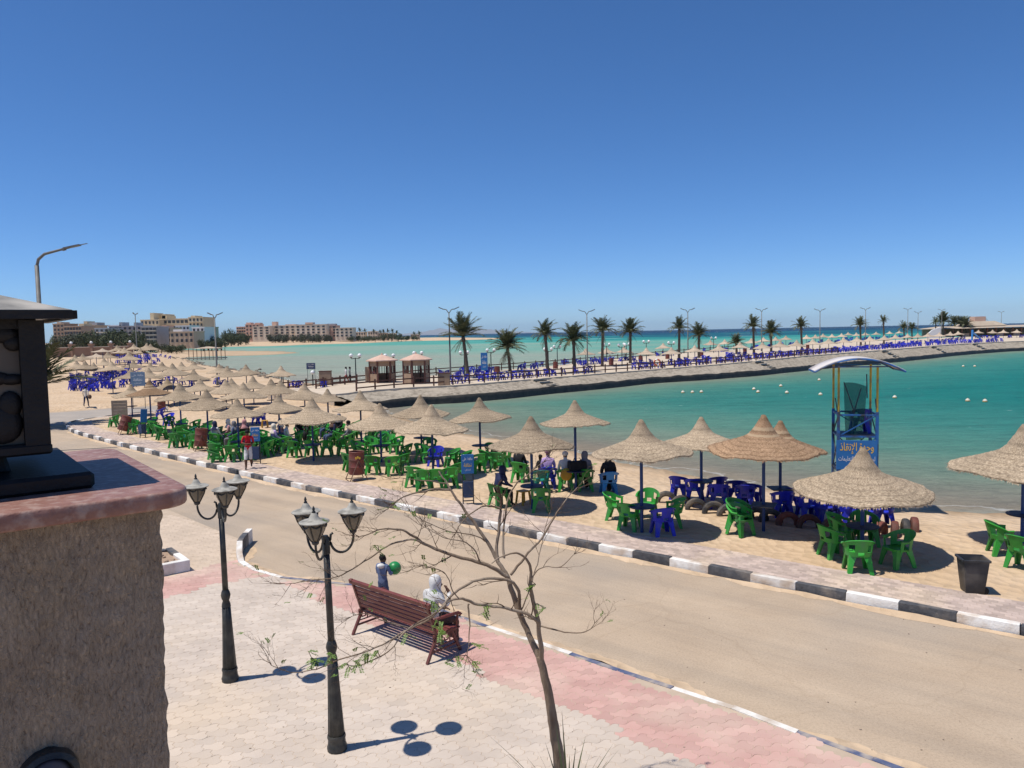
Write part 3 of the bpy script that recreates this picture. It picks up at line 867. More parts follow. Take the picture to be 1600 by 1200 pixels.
# ================================================================== BEACH THINGS
def straw(name, ca, cb, band=None):
    m, nt, nd, lk, b = nodes_of(name)
    b.inputs['Roughness'].default_value = 0.95
    b.inputs['Specular IOR Level'].default_value = 0.1
    tc = nd.new('ShaderNodeTexCoord')
    sx = nd.new('ShaderNodeSeparateXYZ'); lk.new(tc.outputs['Object'], sx.inputs[0])
    at = nd.new('ShaderNodeMath'); at.operation = 'ARCTAN2'; lk.new(sx.outputs['Y'], at.inputs[0]); lk.new(sx.outputs['X'], at.inputs[1])
    cx = nd.new('ShaderNodeCombineXYZ'); lk.new(sx.outputs['X'], cx.inputs[0]); lk.new(sx.outputs['Y'], cx.inputs[1])
    ln = nd.new('ShaderNodeVectorMath'); ln.operation = 'LENGTH'; lk.new(cx.outputs[0], ln.inputs[0])
    r1 = nd.new('ShaderNodeMath'); r1.operation = 'MULTIPLY'; lk.new(ln.outputs['Value'], r1.inputs[0]); r1.inputs[1].default_value = 46
    a1 = nd.new('ShaderNodeMath'); a1.operation = 'MULTIPLY'; lk.new(at.outputs[0], a1.inputs[0]); a1.inputs[1].default_value = 19
    zz = nd.new('ShaderNodeMath'); zz.operation = 'MULTIPLY'; lk.new(sx.outputs['Z'], zz.inputs[0]); zz.inputs[1].default_value = 30
    cv = nd.new('ShaderNodeCombineXYZ'); lk.new(r1.outputs[0], cv.inputs[0]); lk.new(a1.outputs[0], cv.inputs[1]); lk.new(zz.outputs[0], cv.inputs[2])
    n = nd.new('ShaderNodeTexNoise'); n.inputs['Scale'].default_value = 1.0; n.inputs['Detail'].default_value = 7; n.inputs['Roughness'].default_value = 0.75; lk.new(cv.outputs[0], n.inputs['Vector'])
    rp = ramp(nd, [(0.33, ca), (0.5, tuple((x + y) / 2 for x, y in zip(ca, cb))), (0.62, cb)])
    lk.new(n.outputs['Fac'], rp.inputs[0]); out = rp.outputs[0]
    g = nd.new('ShaderNodeNewGeometry')
    n2 = nd.new('ShaderNodeTexNoise'); n2.inputs['Scale'].default_value = 1.1; n2.inputs['Detail'].default_value = 4; lk.new(g.outputs['Position'], n2.inputs['Vector'])
    mr = nd.new('ShaderNodeMapRange'); lk.new(n2.outputs['Fac'], mr.inputs[0]); mr.inputs[1].default_value = 0.3; mr.inputs[2].default_value = 0.7; mr.inputs[3].default_value = 0.82; mr.inputs[4].default_value = 1.12
    oi = nd.new('ShaderNodeObjectInfo')
    mo = nd.new('ShaderNodeMapRange'); lk.new(oi.outputs['Random'], mo.inputs[0]); mo.inputs[3].default_value = 0.84; mo.inputs[4].default_value = 1.12
    mm = nd.new('ShaderNodeMath'); mm.operation = 'MULTIPLY'; lk.new(mr.outputs[0], mm.inputs[0]); lk.new(mo.outputs[0], mm.inputs[1])
    # stitched courses of the coil
    wv = nd.new('ShaderNodeMath'); wv.operation = 'MULTIPLY_ADD'; lk.new(n2.outputs['Fac'], wv.inputs[0]); wv.inputs[1].default_value = 2.5; lk.new(r1.outputs[0], wv.inputs[2])
    sn = nd.new('ShaderNodeMath'); sn.operation = 'SINE'; lk.new(wv.outputs[0], sn.inputs[0])
    sr_ = nd.new('ShaderNodeMapRange'); lk.new(sn.outputs[0], sr_.inputs[0]); sr_.inputs[1].default_value = -1; sr_.inputs[2].default_value = -0.4; sr_.inputs[3].default_value = 0.80; sr_.inputs[4].default_value = 1.04
    m9 = nd.new('ShaderNodeMath'); m9.operation = 'MULTIPLY'; lk.new(mm.outputs[0], m9.inputs[0]); lk.new(sr_.outputs[0], m9.inputs[1])
    hs = nd.new('ShaderNodeHueSaturation'); lk.new(out, hs.inputs['Color']); lk.new(m9.outputs[0], hs.inputs['Value']); out = hs.outputs[0]
    if band:
        rb = ramp(nd, [(0.0, (0, 0, 0)), (0.155, (0, 0, 0)), (0.165, (1, 1, 1)), (0.195, (1, 1, 1)), (0.205, (0, 0, 0)), (0.25, (0, 0, 0)), (0.26, (1, 1, 1)), (0.29, (1, 1, 1)), (0.30, (0, 0, 0)), (0.93, (0, 0, 0)), (0.95, (0.25, 0.25, 0.25)), (0.97, (0, 0, 0))])
        lk.new(ln.outputs['Value'], rb.inputs[0])
        mx = nd.new('ShaderNodeMix'); mx.data_type = 'RGBA'; lk.new(rb.outputs[0], mx.inputs[0]); lk.new(out, mx.inputs[6]); mx.inputs[7].default_value = (*band, 1); out = mx.outputs[2]
    lk.new(out, b.inputs['Base Color'])
    bp = nd.new('ShaderNodeBump'); bp.inputs['Strength'].default_value = 0.9; bp.inputs['Distance'].default_value = 0.03
    lk.new(n.outputs['Fac'], bp.inputs['Height']); lk.new(bp.outputs[0], b.inputs['Normal'])
straw('straw', (0.16, 0.115, 0.074), (0.56, 0.445, 0.315))
straw('straw_brown', (0.15, 0.09, 0.05), (0.44, 0.29, 0.18), band=(0.44, 0.32, 0.205))
straw('straw_pale', (0.30, 0.23, 0.165), (0.62, 0.505, 0.385))
mat('pole_blue', (0.012, 0.045, 0.17), (0.025, 0.07, 0.23), scale=8, rough=0.55, rand=0.25)
mat('table_navy', (0.010, 0.018, 0.05), (0.022, 0.035, 0.085), scale=6, rough=0.6, c3=(0.09, 0.085, 0.08), s3=2.5)
def plastic(n, c, c2):
    mat(n, c, c2, scale=9, rough=0.45, rand=0.32, spec=0.35, c3=tuple(0.72 * x + 0.05 for x in c), s3=3.0)
plastic('plastic_green', (0.024, 0.245, 0.030), (0.038, 0.31, 0.040))
plastic('plastic_blue', (0.012, 0.018, 0.36), (0.022, 0.03, 0.46))
plastic('plastic_teal', (0.006, 0.16, 0.12), (0.01, 0.20, 0.15))
plastic('plastic_sky', (0.015, 0.17, 0.46), (0.02, 0.2, 0.52))
plastic('plastic_yellow', (0.45, 0.25, 0.02), (0.55, 0.32, 0.03))

def canopy_mesh(name, seed, m, rings=42, seg=56):
    r_ = random.Random(seed)
    pr = [(0, 0), (0.03, -0.012), (0.07, -0.075), (0.12, -0.165), (0.2, -0.29), (0.27, -0.375), (0.32, -0.415), (0.42, -0.46), (0.6, -0.53), (0.78, -0.595), (0.92, -0.645), (1.0, -0.68)]
    px_, pz_ = [p[0] for p in pr], [p[1] for p in pr]
    mb = MB()
    ox, oy = r_.uniform(0, 50), r_.uniform(0, 50)
    def surf(rr, a, dz, coil):
        w = noise.noise((math.cos(a) * 1.2 + ox, math.sin(a) * 1.2 + oy, 0.0))
        w2 = noise.noise((math.cos(a) * 4 + ox, math.sin(a) * 4 + oy, 2.0))
        R_ = rr * (1 + (0.06 * w + 0.022 * w2) * rr)
        z = float(np.interp(rr, px_, pz_)) + dz + (0.085 * w + 0.03 * w2) * rr ** 3 - 0.02 * abs(w2) * rr * rr
        if coil:
            k = noise.noise((R_ * 60 + ox, a * 14, 3.0)) * 0.010
            R_ += k; z += k
        return (R_ * math.cos(a), R_ * math.sin(a), z)
    for i in range(rings + 1):
        rr = max(0.004, (i / rings) ** 0.9)
        for k in range(seg):
            mb.v.append(surf(rr, 2 * PI * k / seg, (0.007 if i % 2 else 0.0), True))
    for i in range(rings):
        for k in range(seg):
            mb.f.append((i * seg + k, (i + 1) * seg + k, (i + 1) * seg + (k + 1) % seg, i * seg + (k + 1) % seg)); mb.m.append(0)
    # underside
    o = len(mb.v); un = 8
    for i in range(un + 1):
        rr = 0.02 + 0.98 * i / un
        for k in range(seg):
            mb.v.append(surf(rr, 2 * PI * k / seg, -0.018, False))
    for i in range(un):
        for k in range(seg):
            mb.f.append((o + i * seg + k, o + i * seg + (k + 1) % seg, o + (i + 1) * seg + (k + 1) % seg, o + (i + 1) * seg + k)); mb.m.append(0)
    a0, b0 = rings * seg, o + un * seg
    for k in range(seg):
        mb.f.append((a0 + k, b0 + k, b0 + (k + 1) % seg, a0 + (k + 1) % seg)); mb.m.append(0)
    # loose fibre ends round the rim
    for q in range(seg * 7 if rings > 20 else 0):
        a = r_.uniform(0, 2 * PI)
        p = Vector(surf(1.0, a, -0.015, False)); d = Vector((math.cos(a), math.sin(a), r_.uniform(-1.6, 0.1))).normalized()
        s = Vector((-math.sin(a), math.cos(a), 0)) * 0.008
        e = p + d * r_.uniform(0.015, 0.06)
        mb.add([p - s, p + s, e], [(0, 1, 2)])
    return mb.mesh(name, m, smooth=True)
CAN = [canopy_mesh('canopy', s, 'straw') for s in (1, 2, 3, 4, 5)]
CAN_B = [canopy_mesh('canopy', s, 'straw_brown') for s in (6, 7)]
CAN_FAR = [canopy_mesh('canopy', s, 'straw', 14, 22) for s in (8, 9, 10)]
CAN_PALE = [canopy_mesh('canopy', s, 'straw_pale', 10, 18) for s in (11, 12, 13)]
POLE = MB().lathe([(0.045, -0.5), (0.045, 1.0)], 10).mesh('pole', 'pole_blue', True)
TABLE = smooth_by_angle(MB().lathe([(0.05, -0.05), (0.36, -0.018), (0.37, 0.0), (0.36, 0.014), (0.05, 0.016)], 24).mesh('table_top', 'table_navy'))
TABLE_SQ = bevel_mesh(MB().box((0, 0, 0), (0.62, 0.62, 0.035)).mesh('table_top', 'table_navy'), 0.008, 1)

def umbrella(base, height, R, label, group, canopies, table='round', tilt=None, seed=0, parts=True):
    r_ = random.Random(seed)
    t = thing('beach_umbrella', base, label, 'umbrella', group)
    c = put('canopy', canopies[seed % len(canopies)], t, (0, 0, height), r_.uniform(0, 6.28))
    c.scale = (R, R, R)
    tx = tilt if tilt else (r_.uniform(-0.035, 0.035), r_.uniform(-0.035, 0.035))
    c.rotation_euler = (tx[0], tx[1], r_.uniform(0, 6.28))
    p = put('pole', POLE, t); p.scale = (1, 1, height - 0.1)
    if table:
        put('table_top', TABLE if table == 'round' else TABLE_SQ, t, (0, 0, 0.72), r_.uniform(0, 1.5))
    return t

# ---- plastic armchair
def chair_parts(m):
    a, bdep = 0.275, 0.265
    cols, zr = 19, [0.0, 0.28, 0.72, 1.0]
    bm = bmesh.new(); grid = []
    for k in range(cols):
        ph = RAD(-118 + 236 * k / (cols - 1))
        c_ = max(0.0, math.cos(ph))
        top = 0.645 + 0.165 * (c_ ** 0.8)
        bot = 0.40
        row = []
        for fz in zr:
            z = bot + (top - bot) * fz
            lean = 0.11 * (z - 0.4) / 0.4 * c_
            flare = 1 + 0.10 * fz
            row.append(bm.verts.new((a * flare * math.sin(ph), -bdep * math.cos(ph) * (1.0 if math.cos(ph) > 0 else 1.15) - lean, z)))
        grid.append(row)
    for k in range(cols - 1):
        for j in range(3):
            mid = j == 1
            hole = mid and k in (5, 6, 11, 12, 1, 2, 15, 16)
            hole2 = (j == 0 and k in (1, 2, 15, 16, 8, 9))
            if hole or hole2: continue
            bm.faces.new((grid[k][j], grid[k + 1][j], grid[k + 1][j + 1], grid[k][j + 1]))
    # rolled top rim / armrest
    ring = []
    for k in range(cols):
        v = grid[k][3].co; ph = RAD(-118 + 236 * k / (cols - 1))
        w = 0.022 + 0.03 * abs(math.sin(ph)) ** 2
        ring.append(bm.verts.new((v.x + w * math.sin(ph), v.y - w * math.cos(ph), v.z - 0.012)))
    for k in range(cols - 1):
        bm.faces.new((grid[k][3], grid[k + 1][3], ring[k + 1], ring[k]))
    bmesh.ops.recalc_face_normals(bm, faces=bm.faces)
    bmesh.ops.solidify(bm, geom=bm.faces[:], thickness=0.014)
    back = bpy.data.meshes.new('backrest'); bm.to_mesh(back); bm.free()
    back.materials.append(MATS[m]); smooth_by_angle(back, 45)
    mb = MB()
    ol = []
    for k in range(16):
        t = 2 * PI * k / 16
        cx, sx_ = math.cos(t), math.sin(t)
        ol.append((0.255 * math.copysign(abs(cx) ** 0.55, cx), 0.015 + 0.245 * math.copysign(abs(sx_) ** 0.55, sx_)))
    n = len(ol)
    vs_ = [(x, y, 0.425 + 0.012 * (y > 0.1)) for x, y in ol] + [(x * 0.6, y * 0.6, 0.41) for x, y in ol] + [(x * 0.97, y * 0.97, 0.385) for x, y in ol]
    fs = [tuple(n + k for k in range(n))] + [(k, (k + 1) % n, n + (k + 1) % n, n + k) for k in range(n)] + [(2 * n + k, 2 * n + (k + 1) % n, (k + 1) % n, k) for k in range(n)] + [tuple(2 * n + k for k in range(n))[::-1]]
    mb.add(vs_, fs)
    seat = smooth_by_angle(mb.mesh('seat', m), 40)
    def leg(sx_, sy):
        q = MB()
        tx, ty = sx_ * 0.225, sy * 0.20 + 0.01
        bx_, by_ = sx_ * 0.275, sy * 0.265 + (0.02 if sy > 0 else -0.02)
        w0, w1, th = 0.175, 0.085, 0.036
        d = Vector((-sx_ * 1.0, -sy * 0.75, 0)).normalized(); nn = Vector((-d.y, d.x, 0))
        v = []
        for (x, y, z, w) in ((tx, ty, 0.43, w0), (tx + (bx_ - tx) * .45, ty + (by_ - ty) * .45, 0.24, (w0 + w1) / 2 * .85), (bx_, by_, 0.0, w1)):
            c = Vector((x, y, z))
            # L-shaped section: one flange along x, one along y
            v += [c, c + Vector((-sx_ * w, 0, 0)), c + Vector((-sx_ * w, -sy * th, 0)), c + Vector((-sx_ * th, -sy * th, 0)), c + Vector((-sx_ * th, -sy * w, 0)), c + Vector((0, -sy * w, 0))]
        f = []
        for i in range(2):
            for k in range(6):
                f.append((i * 6 + k, i * 6 + (k + 1) % 6, (i + 1) * 6 + (k + 1) % 6, (i + 1) * 6 + k))
        f.append(tuple(12 + k for k in range(6))); f.append(tuple(range(6)))
        q.add(v, f)
        me = q.mesh('leg', m)
        bm2 = bmesh.new(); bm2.from_mesh(me); bmesh.ops.recalc_face_normals(bm2, faces=bm2.faces); bm2.to_mesh(me); bm2.free()
        return me
    return back, seat, [leg(i, j) for i in (-1, 1) for j in (-1, 1)]

CH = {}
for col in ('green', 'blue', 'teal', 'sky', 'yellow'):
    back, seat, legs = chair_parts('plastic_' + col)
    bm = bmesh.new()
    for q in [back, seat] + legs:
        bm.from_mesh(q)
    one = bpy.data.meshes.new('plastic_chair'); bm.to_mesh(one); bm.free()
    one.materials.append(MATS['plastic_' + col])
    CH[col] = (back, seat, legs, one)
NCHAIR = 0
CHAIRS = []
def chair(p, ang, col, cluster, near=True, z=0.0, tilt=0.0):
    """ang: the way the sitter faces, degrees from +x"""
    back, seat, legs, one = CH[col]
    rz = RAD(ang - 90)
    if near:
        t = thing('plastic_chair', Vector(p) + Vector((0, 0, z)), None, 'chair', None, rz)
        put('backrest', back, t); put('seat', seat, t)
        for q in legs: put('leg', q, t)
    else:
        t = put('plastic_chair', one, None, Vector(p) + Vector((0, 0, z)), rz)
        t['category'] = 'chair'
    t.rotation_euler = (tilt, 0, rz)
    CHAIRS.append((t, col, cluster))
    return t

def name_chairs():
    # the 300 that show largest stay chairs of their own; the far rest reads as one mass
    CHAIRS.sort(key=lambda c: c[0].location.y)
    rest = CHAIRS[300:]
    del CHAIRS[300:]
    if rest:
        src = CH['blue'][3]
        n = len(src.vertices)
        co = np.zeros(n * 3); src.vertices.foreach_get('co', co); co = co.reshape(-1, 3)
        F0 = [tuple(p.vertices) for p in src.polygons]
        V, F = [], []
        for i, (o, col, cl) in enumerate(rest):
            a = o.rotation_euler.z; c_, s_ = math.cos(a), math.sin(a)
            V.append(np.stack([co[:, 0] * c_ - co[:, 1] * s_ + o.location.x, co[:, 0] * s_ + co[:, 1] * c_ + o.location.y, co[:, 2] + o.location.z], 1))
            F += [tuple(v + i * n for v in f) for f in F0]
            bpy.data.objects.remove(o)
        me = bpy.data.meshes.new('distant_chairs'); me.from_pydata(np.concatenate(V).tolist(), [], F); me.materials.append(MATS['plastic_blue'])
        tag(put('distant_chairs', me), 'far mass of blue plastic chairs along the promenade', 'chairs', kind='stuff')
    by = {}
    for t, col, cl in CHAIRS:
        by.setdefault(cl, []).append((t, col))
    cname = {'green': 'green', 'blue': 'blue', 'teal': 'teal', 'sky': 'light blue', 'yellow': 'yellow'}
    for cl, lst in by.items():
        cols = {}
        for t, col in lst:
            cols.setdefault(col, []).append(t)
        for col, ts in cols.items():
            ts.sort(key=lambda o: proj(o.location)[0])
            for i, t in enumerate(ts):
                if len(ts) == 1:
                    t['label'] = f'the {cname[col]} plastic armchair {cl}'
                else:
                    t['label'] = f'{cname[col]} plastic armchair {cl}, {ordinal(i)} from the left'
                t['group'] = f'{cname[col]} plastic chairs {cl}'

# ------------------------------------------------------------------ umbrellas of the bathing beach
# apex, foot (or None), half width, colour
FRONT = [
    ((1598, 662), (1597, 848), 107, 's'),
    ((1347, 699), (1347, 868), 103, 's'),
    ((1192, 648), (1193, 830), 84, 'b'),
    ((1222, 657), (1219, 800), 70, 'b'),
    ((1097, 651), (1096, 787), 66, 's'),
    ((1003, 655), (1003, 832), 80, 's'),
    ((898, 625), (900, 768), 55, 's'),
    ((832, 650), (832, 795), 69, 's'),
    ((748, 621), (751, 722), 50, 's'),
    ((675, 632), (677, 745), 59, 's'),
    ((656, 617), (659, 708), 46, 's'),
    ((594, 630), (596, 722), 53, 's'),
    ((563, 610), (565, 692), 44, 's'),
    ((490, 621), (490, 720), 53, 's'),
    ((513, 607), (514, 678), 29, 's'),
    ((437, 616), (438, 700), 37, 's'),
    ((374, 622), (374, 714), 41, 's'),
    ((325, 608), (326, 694), 41, 's'),
    ((282, 598), (284, 682), 38, 's'),
    ((235, 594), (237, 675), 34, 'b'),
    ((206, 600), (207, 650), 28, 's'),
]
MID = [  # apex, half width
    ((475, 598), 28), ((438, 593.5), 27), ((423, 591.5), 22), ((395, 587), 22), ((380, 597), 36), ((384, 569), 22.5), ((439, 571), 23),
    ((352, 592.5), 22), ((361, 590.5), 19), ((312, 590.5), 23), ((261, 590.5), 18), ((355, 572), 24), ((342, 568), 20), ((302, 576.5), 25),
    ((269, 567), 27), ((283, 565), 20), ((302, 564), 18), ((232, 574), 23), ((234, 566), 20), ((253, 565), 16), ((204, 575), 23), ((208, 562.5), 17),
    ((174, 564), 22), ((162, 559), 17), ((133, 564), 18), ((119, 563), 15), ((201, 549), 19), ((219, 543), 14), ((235, 537), 14), ((229, 536), 13), ((209, 537), 13),
    ((183, 539), 13), ((194, 542), 14), ((168, 549), 15), ((129, 552), 13), ((117, 554), 13), ((146, 566), 17)]
PALE = [((160, 544), 16), ((186, 547), 14), ((150, 552), 15), ((141, 556), 14), ((172, 553), 14)]
UMB = []
rank = sorted(range(len(FRONT)), key=lambda i: -FRONT[i][0][0])
pos_of = {k: i for i, k in enumerate(rank)}
special = {0: 'straw beach umbrella cut by the picture edge beside the sea', 1: 'wide straw umbrella in front of the lifeguard tower', 2: 'brown straw umbrella with pale bands standing nearest the road',
           3: 'brown banded straw umbrella half hidden behind another brown one', 4: 'straw umbrella behind the row of tyres and blue chairs'}
for i, (ap, ft, hw, c) in enumerate(FRONT):
    P = GT(*ft)
    A = AT(ap[0], ap[1], P.y)
    h = A.z - P.z
    R_ = hw * P.y / FPX * 0.985
    lab = special.get(i, f'straw umbrella on blue pole, {ordinal(pos_of[i])} from the right in the front beach rows')
    sq = 'square' if i in (2, 3) else 'round'
    umbrella(P, h, R_, lab, 'straw umbrellas on the bathing beach', CAN_B if c == 'b' else CAN, sq, seed=i + 3, tilt=(0.04, -0.03) if i == 1 else None)
    UMB.append((P, R_, f'at the {ordinal(pos_of[i])} front umbrella from the right'))
rank = sorted(range(len(MID)), key=lambda i: MID[i][0][0])
pos_of = {k: i for i, k in enumerate(rank)}
for i, (ap, hw) in enumerate(MID):
    Y = FPX * 1.46 / hw
    A = AT(ap[0], ap[1], Y)
    gz = max(hg(A.x, A.y), SEA - 0.2)
    while A.z - gz < 2.35 and Y > 45:
        Y -= 1.0
        A = AT(ap[0], ap[1], Y); gz = max(hg(A.x, A.y), SEA - 0.2)
    h = min(3.4, max(2.1, A.z - gz))
    umbrella(Vector((A.x, A.y, A.z - h)), h, 1.46, f'small distant straw umbrella, {ordinal(pos_of[i])} from the left in the back beach rows', 'straw umbrellas in the back beach rows', CAN_FAR, 'round' if Y < 75 else None, seed=i + 40)
    UMB.append((Vector((A.x, A.y, A.z - h)), 1.46, None))
for i, (ap, hw) in enumerate(PALE):
    Y = FPX * 1.5 / hw
    A = AT(ap[0], ap[1], Y)
    gz = hg(A.x, A.y); h = min(3.0, max(2.0, A.z - gz))
    t = umbrella(Vector((A.x, A.y, A.z - h)), h, 1.5, f'pale flat sunshade far up the beach before the brown wall, {ordinal(sorted(range(5), key=lambda k: PALE[k][0][0]).index(i))} from the left', 'pale sunshades by the brown wall', CAN_PALE, None, seed=i)
    t.children[0].scale = (1.5, 1.5, 0.75)

# ------------------------------------------------------------------ chairs of the bathing beach
def cpx(px, py, ang, col, cl, **k):
    p = GT(px, py)
    return chair(p, ang, col, cl, **k)
c1 = 'beside the lifeguard tower umbrella'
for a in [(1302, 870, 10), (1340, 893, 80), (1402, 884, 195), (1352, 851, 265), (1316, 852, -30)]:
    cpx(*a, 'green', c1)
c1 = 'by the tyre row facing the sea'
for a in [(1062, 779, 60), (1086, 784, 70), (1120, 779, 95), (1123, 793, 75), (1149, 786, 80), (1164, 795, 70), (1176, 792, 60), (1222, 806, 85), (1240, 800, 50), (1262, 812, 95), (1291, 815, 88), (1326, 820, 95), (1356, 822, 80), (1378, 822, 85)]:
    cpx(*a, 'blue', c1)
c1 = 'round the navy table left of the tyres'
for a in [(963, 812, -20), (984, 827, 60), (1012, 808, 250), (1050, 822, 170)]:
    cpx(*a, 'green', c1)
cpx(1035, 835, 100, 'blue', c1)
c1 = 'in the pair stacked beside the brown umbrella'
t = cpx(1157, 835, -60, 'green', c1); cpx(1156, 833, -58, 'green', c1, z=0.10)
c1 = 'at the picture edge behind the black bin'
cpx(1566, 866, -15, 'green', c1); cpx(1598, 888, 30, 'green', c1)
c1 = 'in the seated party facing the sea'
SEATED = []
for q in [(813, 753, 60, 'green'), (857, 762, 85, 'blue'), (884, 766, 88, 'green'), (914, 766, 92, 'green'), (951, 771, 95, 'sky')]:
    SEATED.append((cpx(q[0], q[1], q[2], q[3], c1), q))
cpx(896, 757, 200, 'green', 'under the black bag on the table'); cpx(845, 768, 100, 'teal', c1)
cpx(846, 799, 85, 'green', 'standing alone in the oval umbrella shade')
NAVY = cpx(780, 792, 35, 'green', 'under the person in a navy hood')
c1 = 'in the dark clump beside the poster stand'
for a in [(762, 731, 20), (778, 736, 70), (788, 729, 160), (770, 722, -60), (746, 738, 120)]:
    cpx(*a, 'green', c1)
c1 = 'round the umbrella by the poster stand'
for a in [(648, 760, 70), (664, 766, 85), (681, 765, 95), (703, 762, 110), (712, 754, 140), (706, 731, 200), (724, 735, 190), (661, 722, 330), (672, 712, 280)]:
    cpx(*a, 'green', c1)
cpx(681, 728, 250, 'blue', c1)
c1 = 'round the umbrella behind the rusty drum'
for a in [(562, 716, -20), (581, 709, -50), (607, 706, 250), (621, 709, 230), (632, 722, 190), (583, 741, 85), (563, 735, 45), (628, 738, 150), (614, 742, 110), (548, 736, 30), (597, 700, 270), (572, 726, 10)]:
    cpx(*a, 'green', c1)
c1 = 'in front of the crowded umbrella'
for a in [(460, 714, 80), (487, 713, 88), (511, 713, 95), (536, 711, 110)]:
    cpx(*a, 'green', c1)
c1 = 'at the crowded umbrella'
CROWD = []
for a in [(450, 703, 30), (470, 690, -60), (520, 695, 220), (545, 700, 180), (440, 695, 0), (478, 683, -80), (505, 685, 250), (530, 686, 240), (430, 706, 40)]:
    CROWD.append(cpx(*a, 'green', c1))
c1 = 'standing alone by the second rusty drum'
cpx(296, 690, 190, 'teal', c1)
c1 = 'beside the leaning drum at the pavement corner'
for a in [(178, 667, 190), (188, 658, 200), (212, 672, 40), (228, 678, 100)]:
    cpx(*a, 'green', c1)
cpx(264, 665, 250, 'blue', 'among green ones near the pavement corner'); cpx(250, 655, 200, 'blue', 'among green ones near the pavement corner')
for idx in (16, 17, 18, 19, 15, 12, 14):
    P, R_, cl = UMB[idx]
    r_ = random.Random(idx)
    nn = 9 if idx in (16, 17, 18) else 6
    for k in range(nn):
        a = 2 * PI * k / nn + r_.uniform(-0.3, 0.3); d = r_.uniform(0.75, 1.9)
        x, y = P.x + d * math.cos(a), P.y + d * math.sin(a)
        chair((x, y, hg(x, y)), math.degrees(a) + 180 + r_.uniform(-50, 50), 'green', cl, near=False)
r_ = random.Random(5)
# blue chairs of the upper beach, in loose rings under the umbrellas and out on the sand
c1 = 'in the loose crowd on the upper sand'
spots = [(r_.uniform(112, 214), r_.uniform(590, 612)) for _ in range(75)] + [(r_.uniform(135, 225), r_.uniform(577, 592)) for _ in range(26)]
keep = []
for s in spots:
    if s[1] > 600 + 0.09 * (215 - s[0]) + 6: continue
    p = GT(*s)
    if all((p - q).length > 0.62 for q in keep):
        keep.append(p); chair(p, r_.uniform(0, 360), 'blue', c1, near=False)
c1 = 'in the far crowd under small umbrellas'
for _ in range(34):
    s = (r_.uniform(178, 266), r_.uniform(557, 570))
    p = GT(*s)
    if all((p - q).length > 0.7 for q in keep):
        keep.append(p); chair(p, r_.uniform(0, 360), 'blue', c1, near=False)
c1 = 'in the scattered few beside the lagoon rocks'
for s in [(262, 598), (275, 599), (285, 601), (300, 604), (338, 600), (348, 603), (356, 606), (455, 606), (463, 606), (470, 607), (400, 663), (408, 662), (240, 606), (250, 603)]:
    p = GT(*s); chair(p, r_.uniform(0, 360), 'blue', c1, near=False)
# yellow stools
def stool(px, py, lab):
    t = thing('plastic_stool', GT(px, py), lab, 'stool', None, rnd.uniform(0, 1))
    bevel_mesh(MB().box((0, 0, 0.43), (0.34, 0.34, 0.035)).build('seat', 'plastic_yellow', t).data, 0.01, 1)
    for sx_ in (-1, 1):
        for sy in (-1, 1):
            MB().bar((sx_ * 0.13, sy * 0.13, 0.42), (sx_ * 0.17, sy * 0.17, 0), 0.05).build('leg', 'plastic_yellow', t)
stool(818, 788, 'yellow plastic stool in the oval umbrella shade')
stool(414, 668, 'yellow plastic stool behind the blue notice stand')

# ------------------------------------------------------------------ half-buried tyres
mat('tyre_black', (0.022, 0.022, 0.024), (0.06, 0.058, 0.06), scale=5, rough=0.75, bump=0.4, bscale=30, c3=(0.14, 0.115, 0.09), s3=2.5, rand=0.2)
mat('tyre_red', (0.12, 0.030, 0.022), (0.20, 0.06, 0.04), scale=5, rough=0.75, bump=0.4, bscale=30, c3=(0.10, 0.06, 0.045), s3=2.0, rand=0.25)
def tyre_mesh(m):
    mb = MB(); NS, prof_ = 28, [(0.30, -0.085), (0.325, -0.075), (0.335, -0.04), (0.338, 0.0), (0.335, 0.04), (0.325, 0.075), (0.30, 0.085), (0.24, 0.095), (0.19, 0.07), (0.185, 0.0), (0.19, -0.07), (0.24, -0.095)]
    n = len(prof_)
    for i in range(NS):
        a = 2 * PI * i / NS
        for j, (r, y) in enumerate(prof_):
            rr = r + (0.007 if (i % 2 and 2 <= j <= 4) else 0)
            mb.v.append((rr * math.cos(a), y, rr * math.sin(a)))
    for i in range(NS):
        for j in range(n):
            mb.f.append((i * n + j, i * n + (j + 1) % n, ((i + 1) % NS) * n + (j + 1) % n, ((i + 1) % NS) * n + j)); mb.m.append(0)
    me = mb.mesh('tyre', m)
    bm = bmesh.new(); bm.from_mesh(me); bmesh.ops.recalc_face_normals(bm, faces=bm.faces); bm.to_mesh(me); bm.free()
    return smooth_by_angle(me, 35)
TY = {'k': tyre_mesh('tyre_black'), 'r': tyre_mesh('tyre_red')}
tl = [(1041, 785, 'k', 0), (1065, 792, 'k', 0), (1088, 797, 'k', 0), (1115, 802, 'k', 5), (1138, 806, 'k', 10), (1160, 809, 'k', 0), (1182, 812, 'k', 0), (1204, 815, 'k', 0), (1231, 820, 'r', 5), (1264, 824, 'r', 0), (1302, 829, 'r', 10), (1336, 834, 'r', 30), (1375, 836, 'r', 50), (1398, 836, 'r', 75), (1414, 832, 'k', 80), (1428, 829, 'r', 82)]
for i, (x, y, c, a) in enumerate(tl):
    p = GT(x, y)
    o = put('tyre', TY[c], None, p + Vector((0, 0, 0.03)), RAD(-8 + a))
    o.rotation_euler = (rnd.uniform(-0.1, 0.1), rnd.uniform(0, 1), RAD(-8 + a))
    tag(o, f'{"black" if c == "k" else "red-brown painted"} half-buried tyre below the blue chairs, {ordinal(i)} from the left', 'tyre', 'half-buried tyres edging the sand')

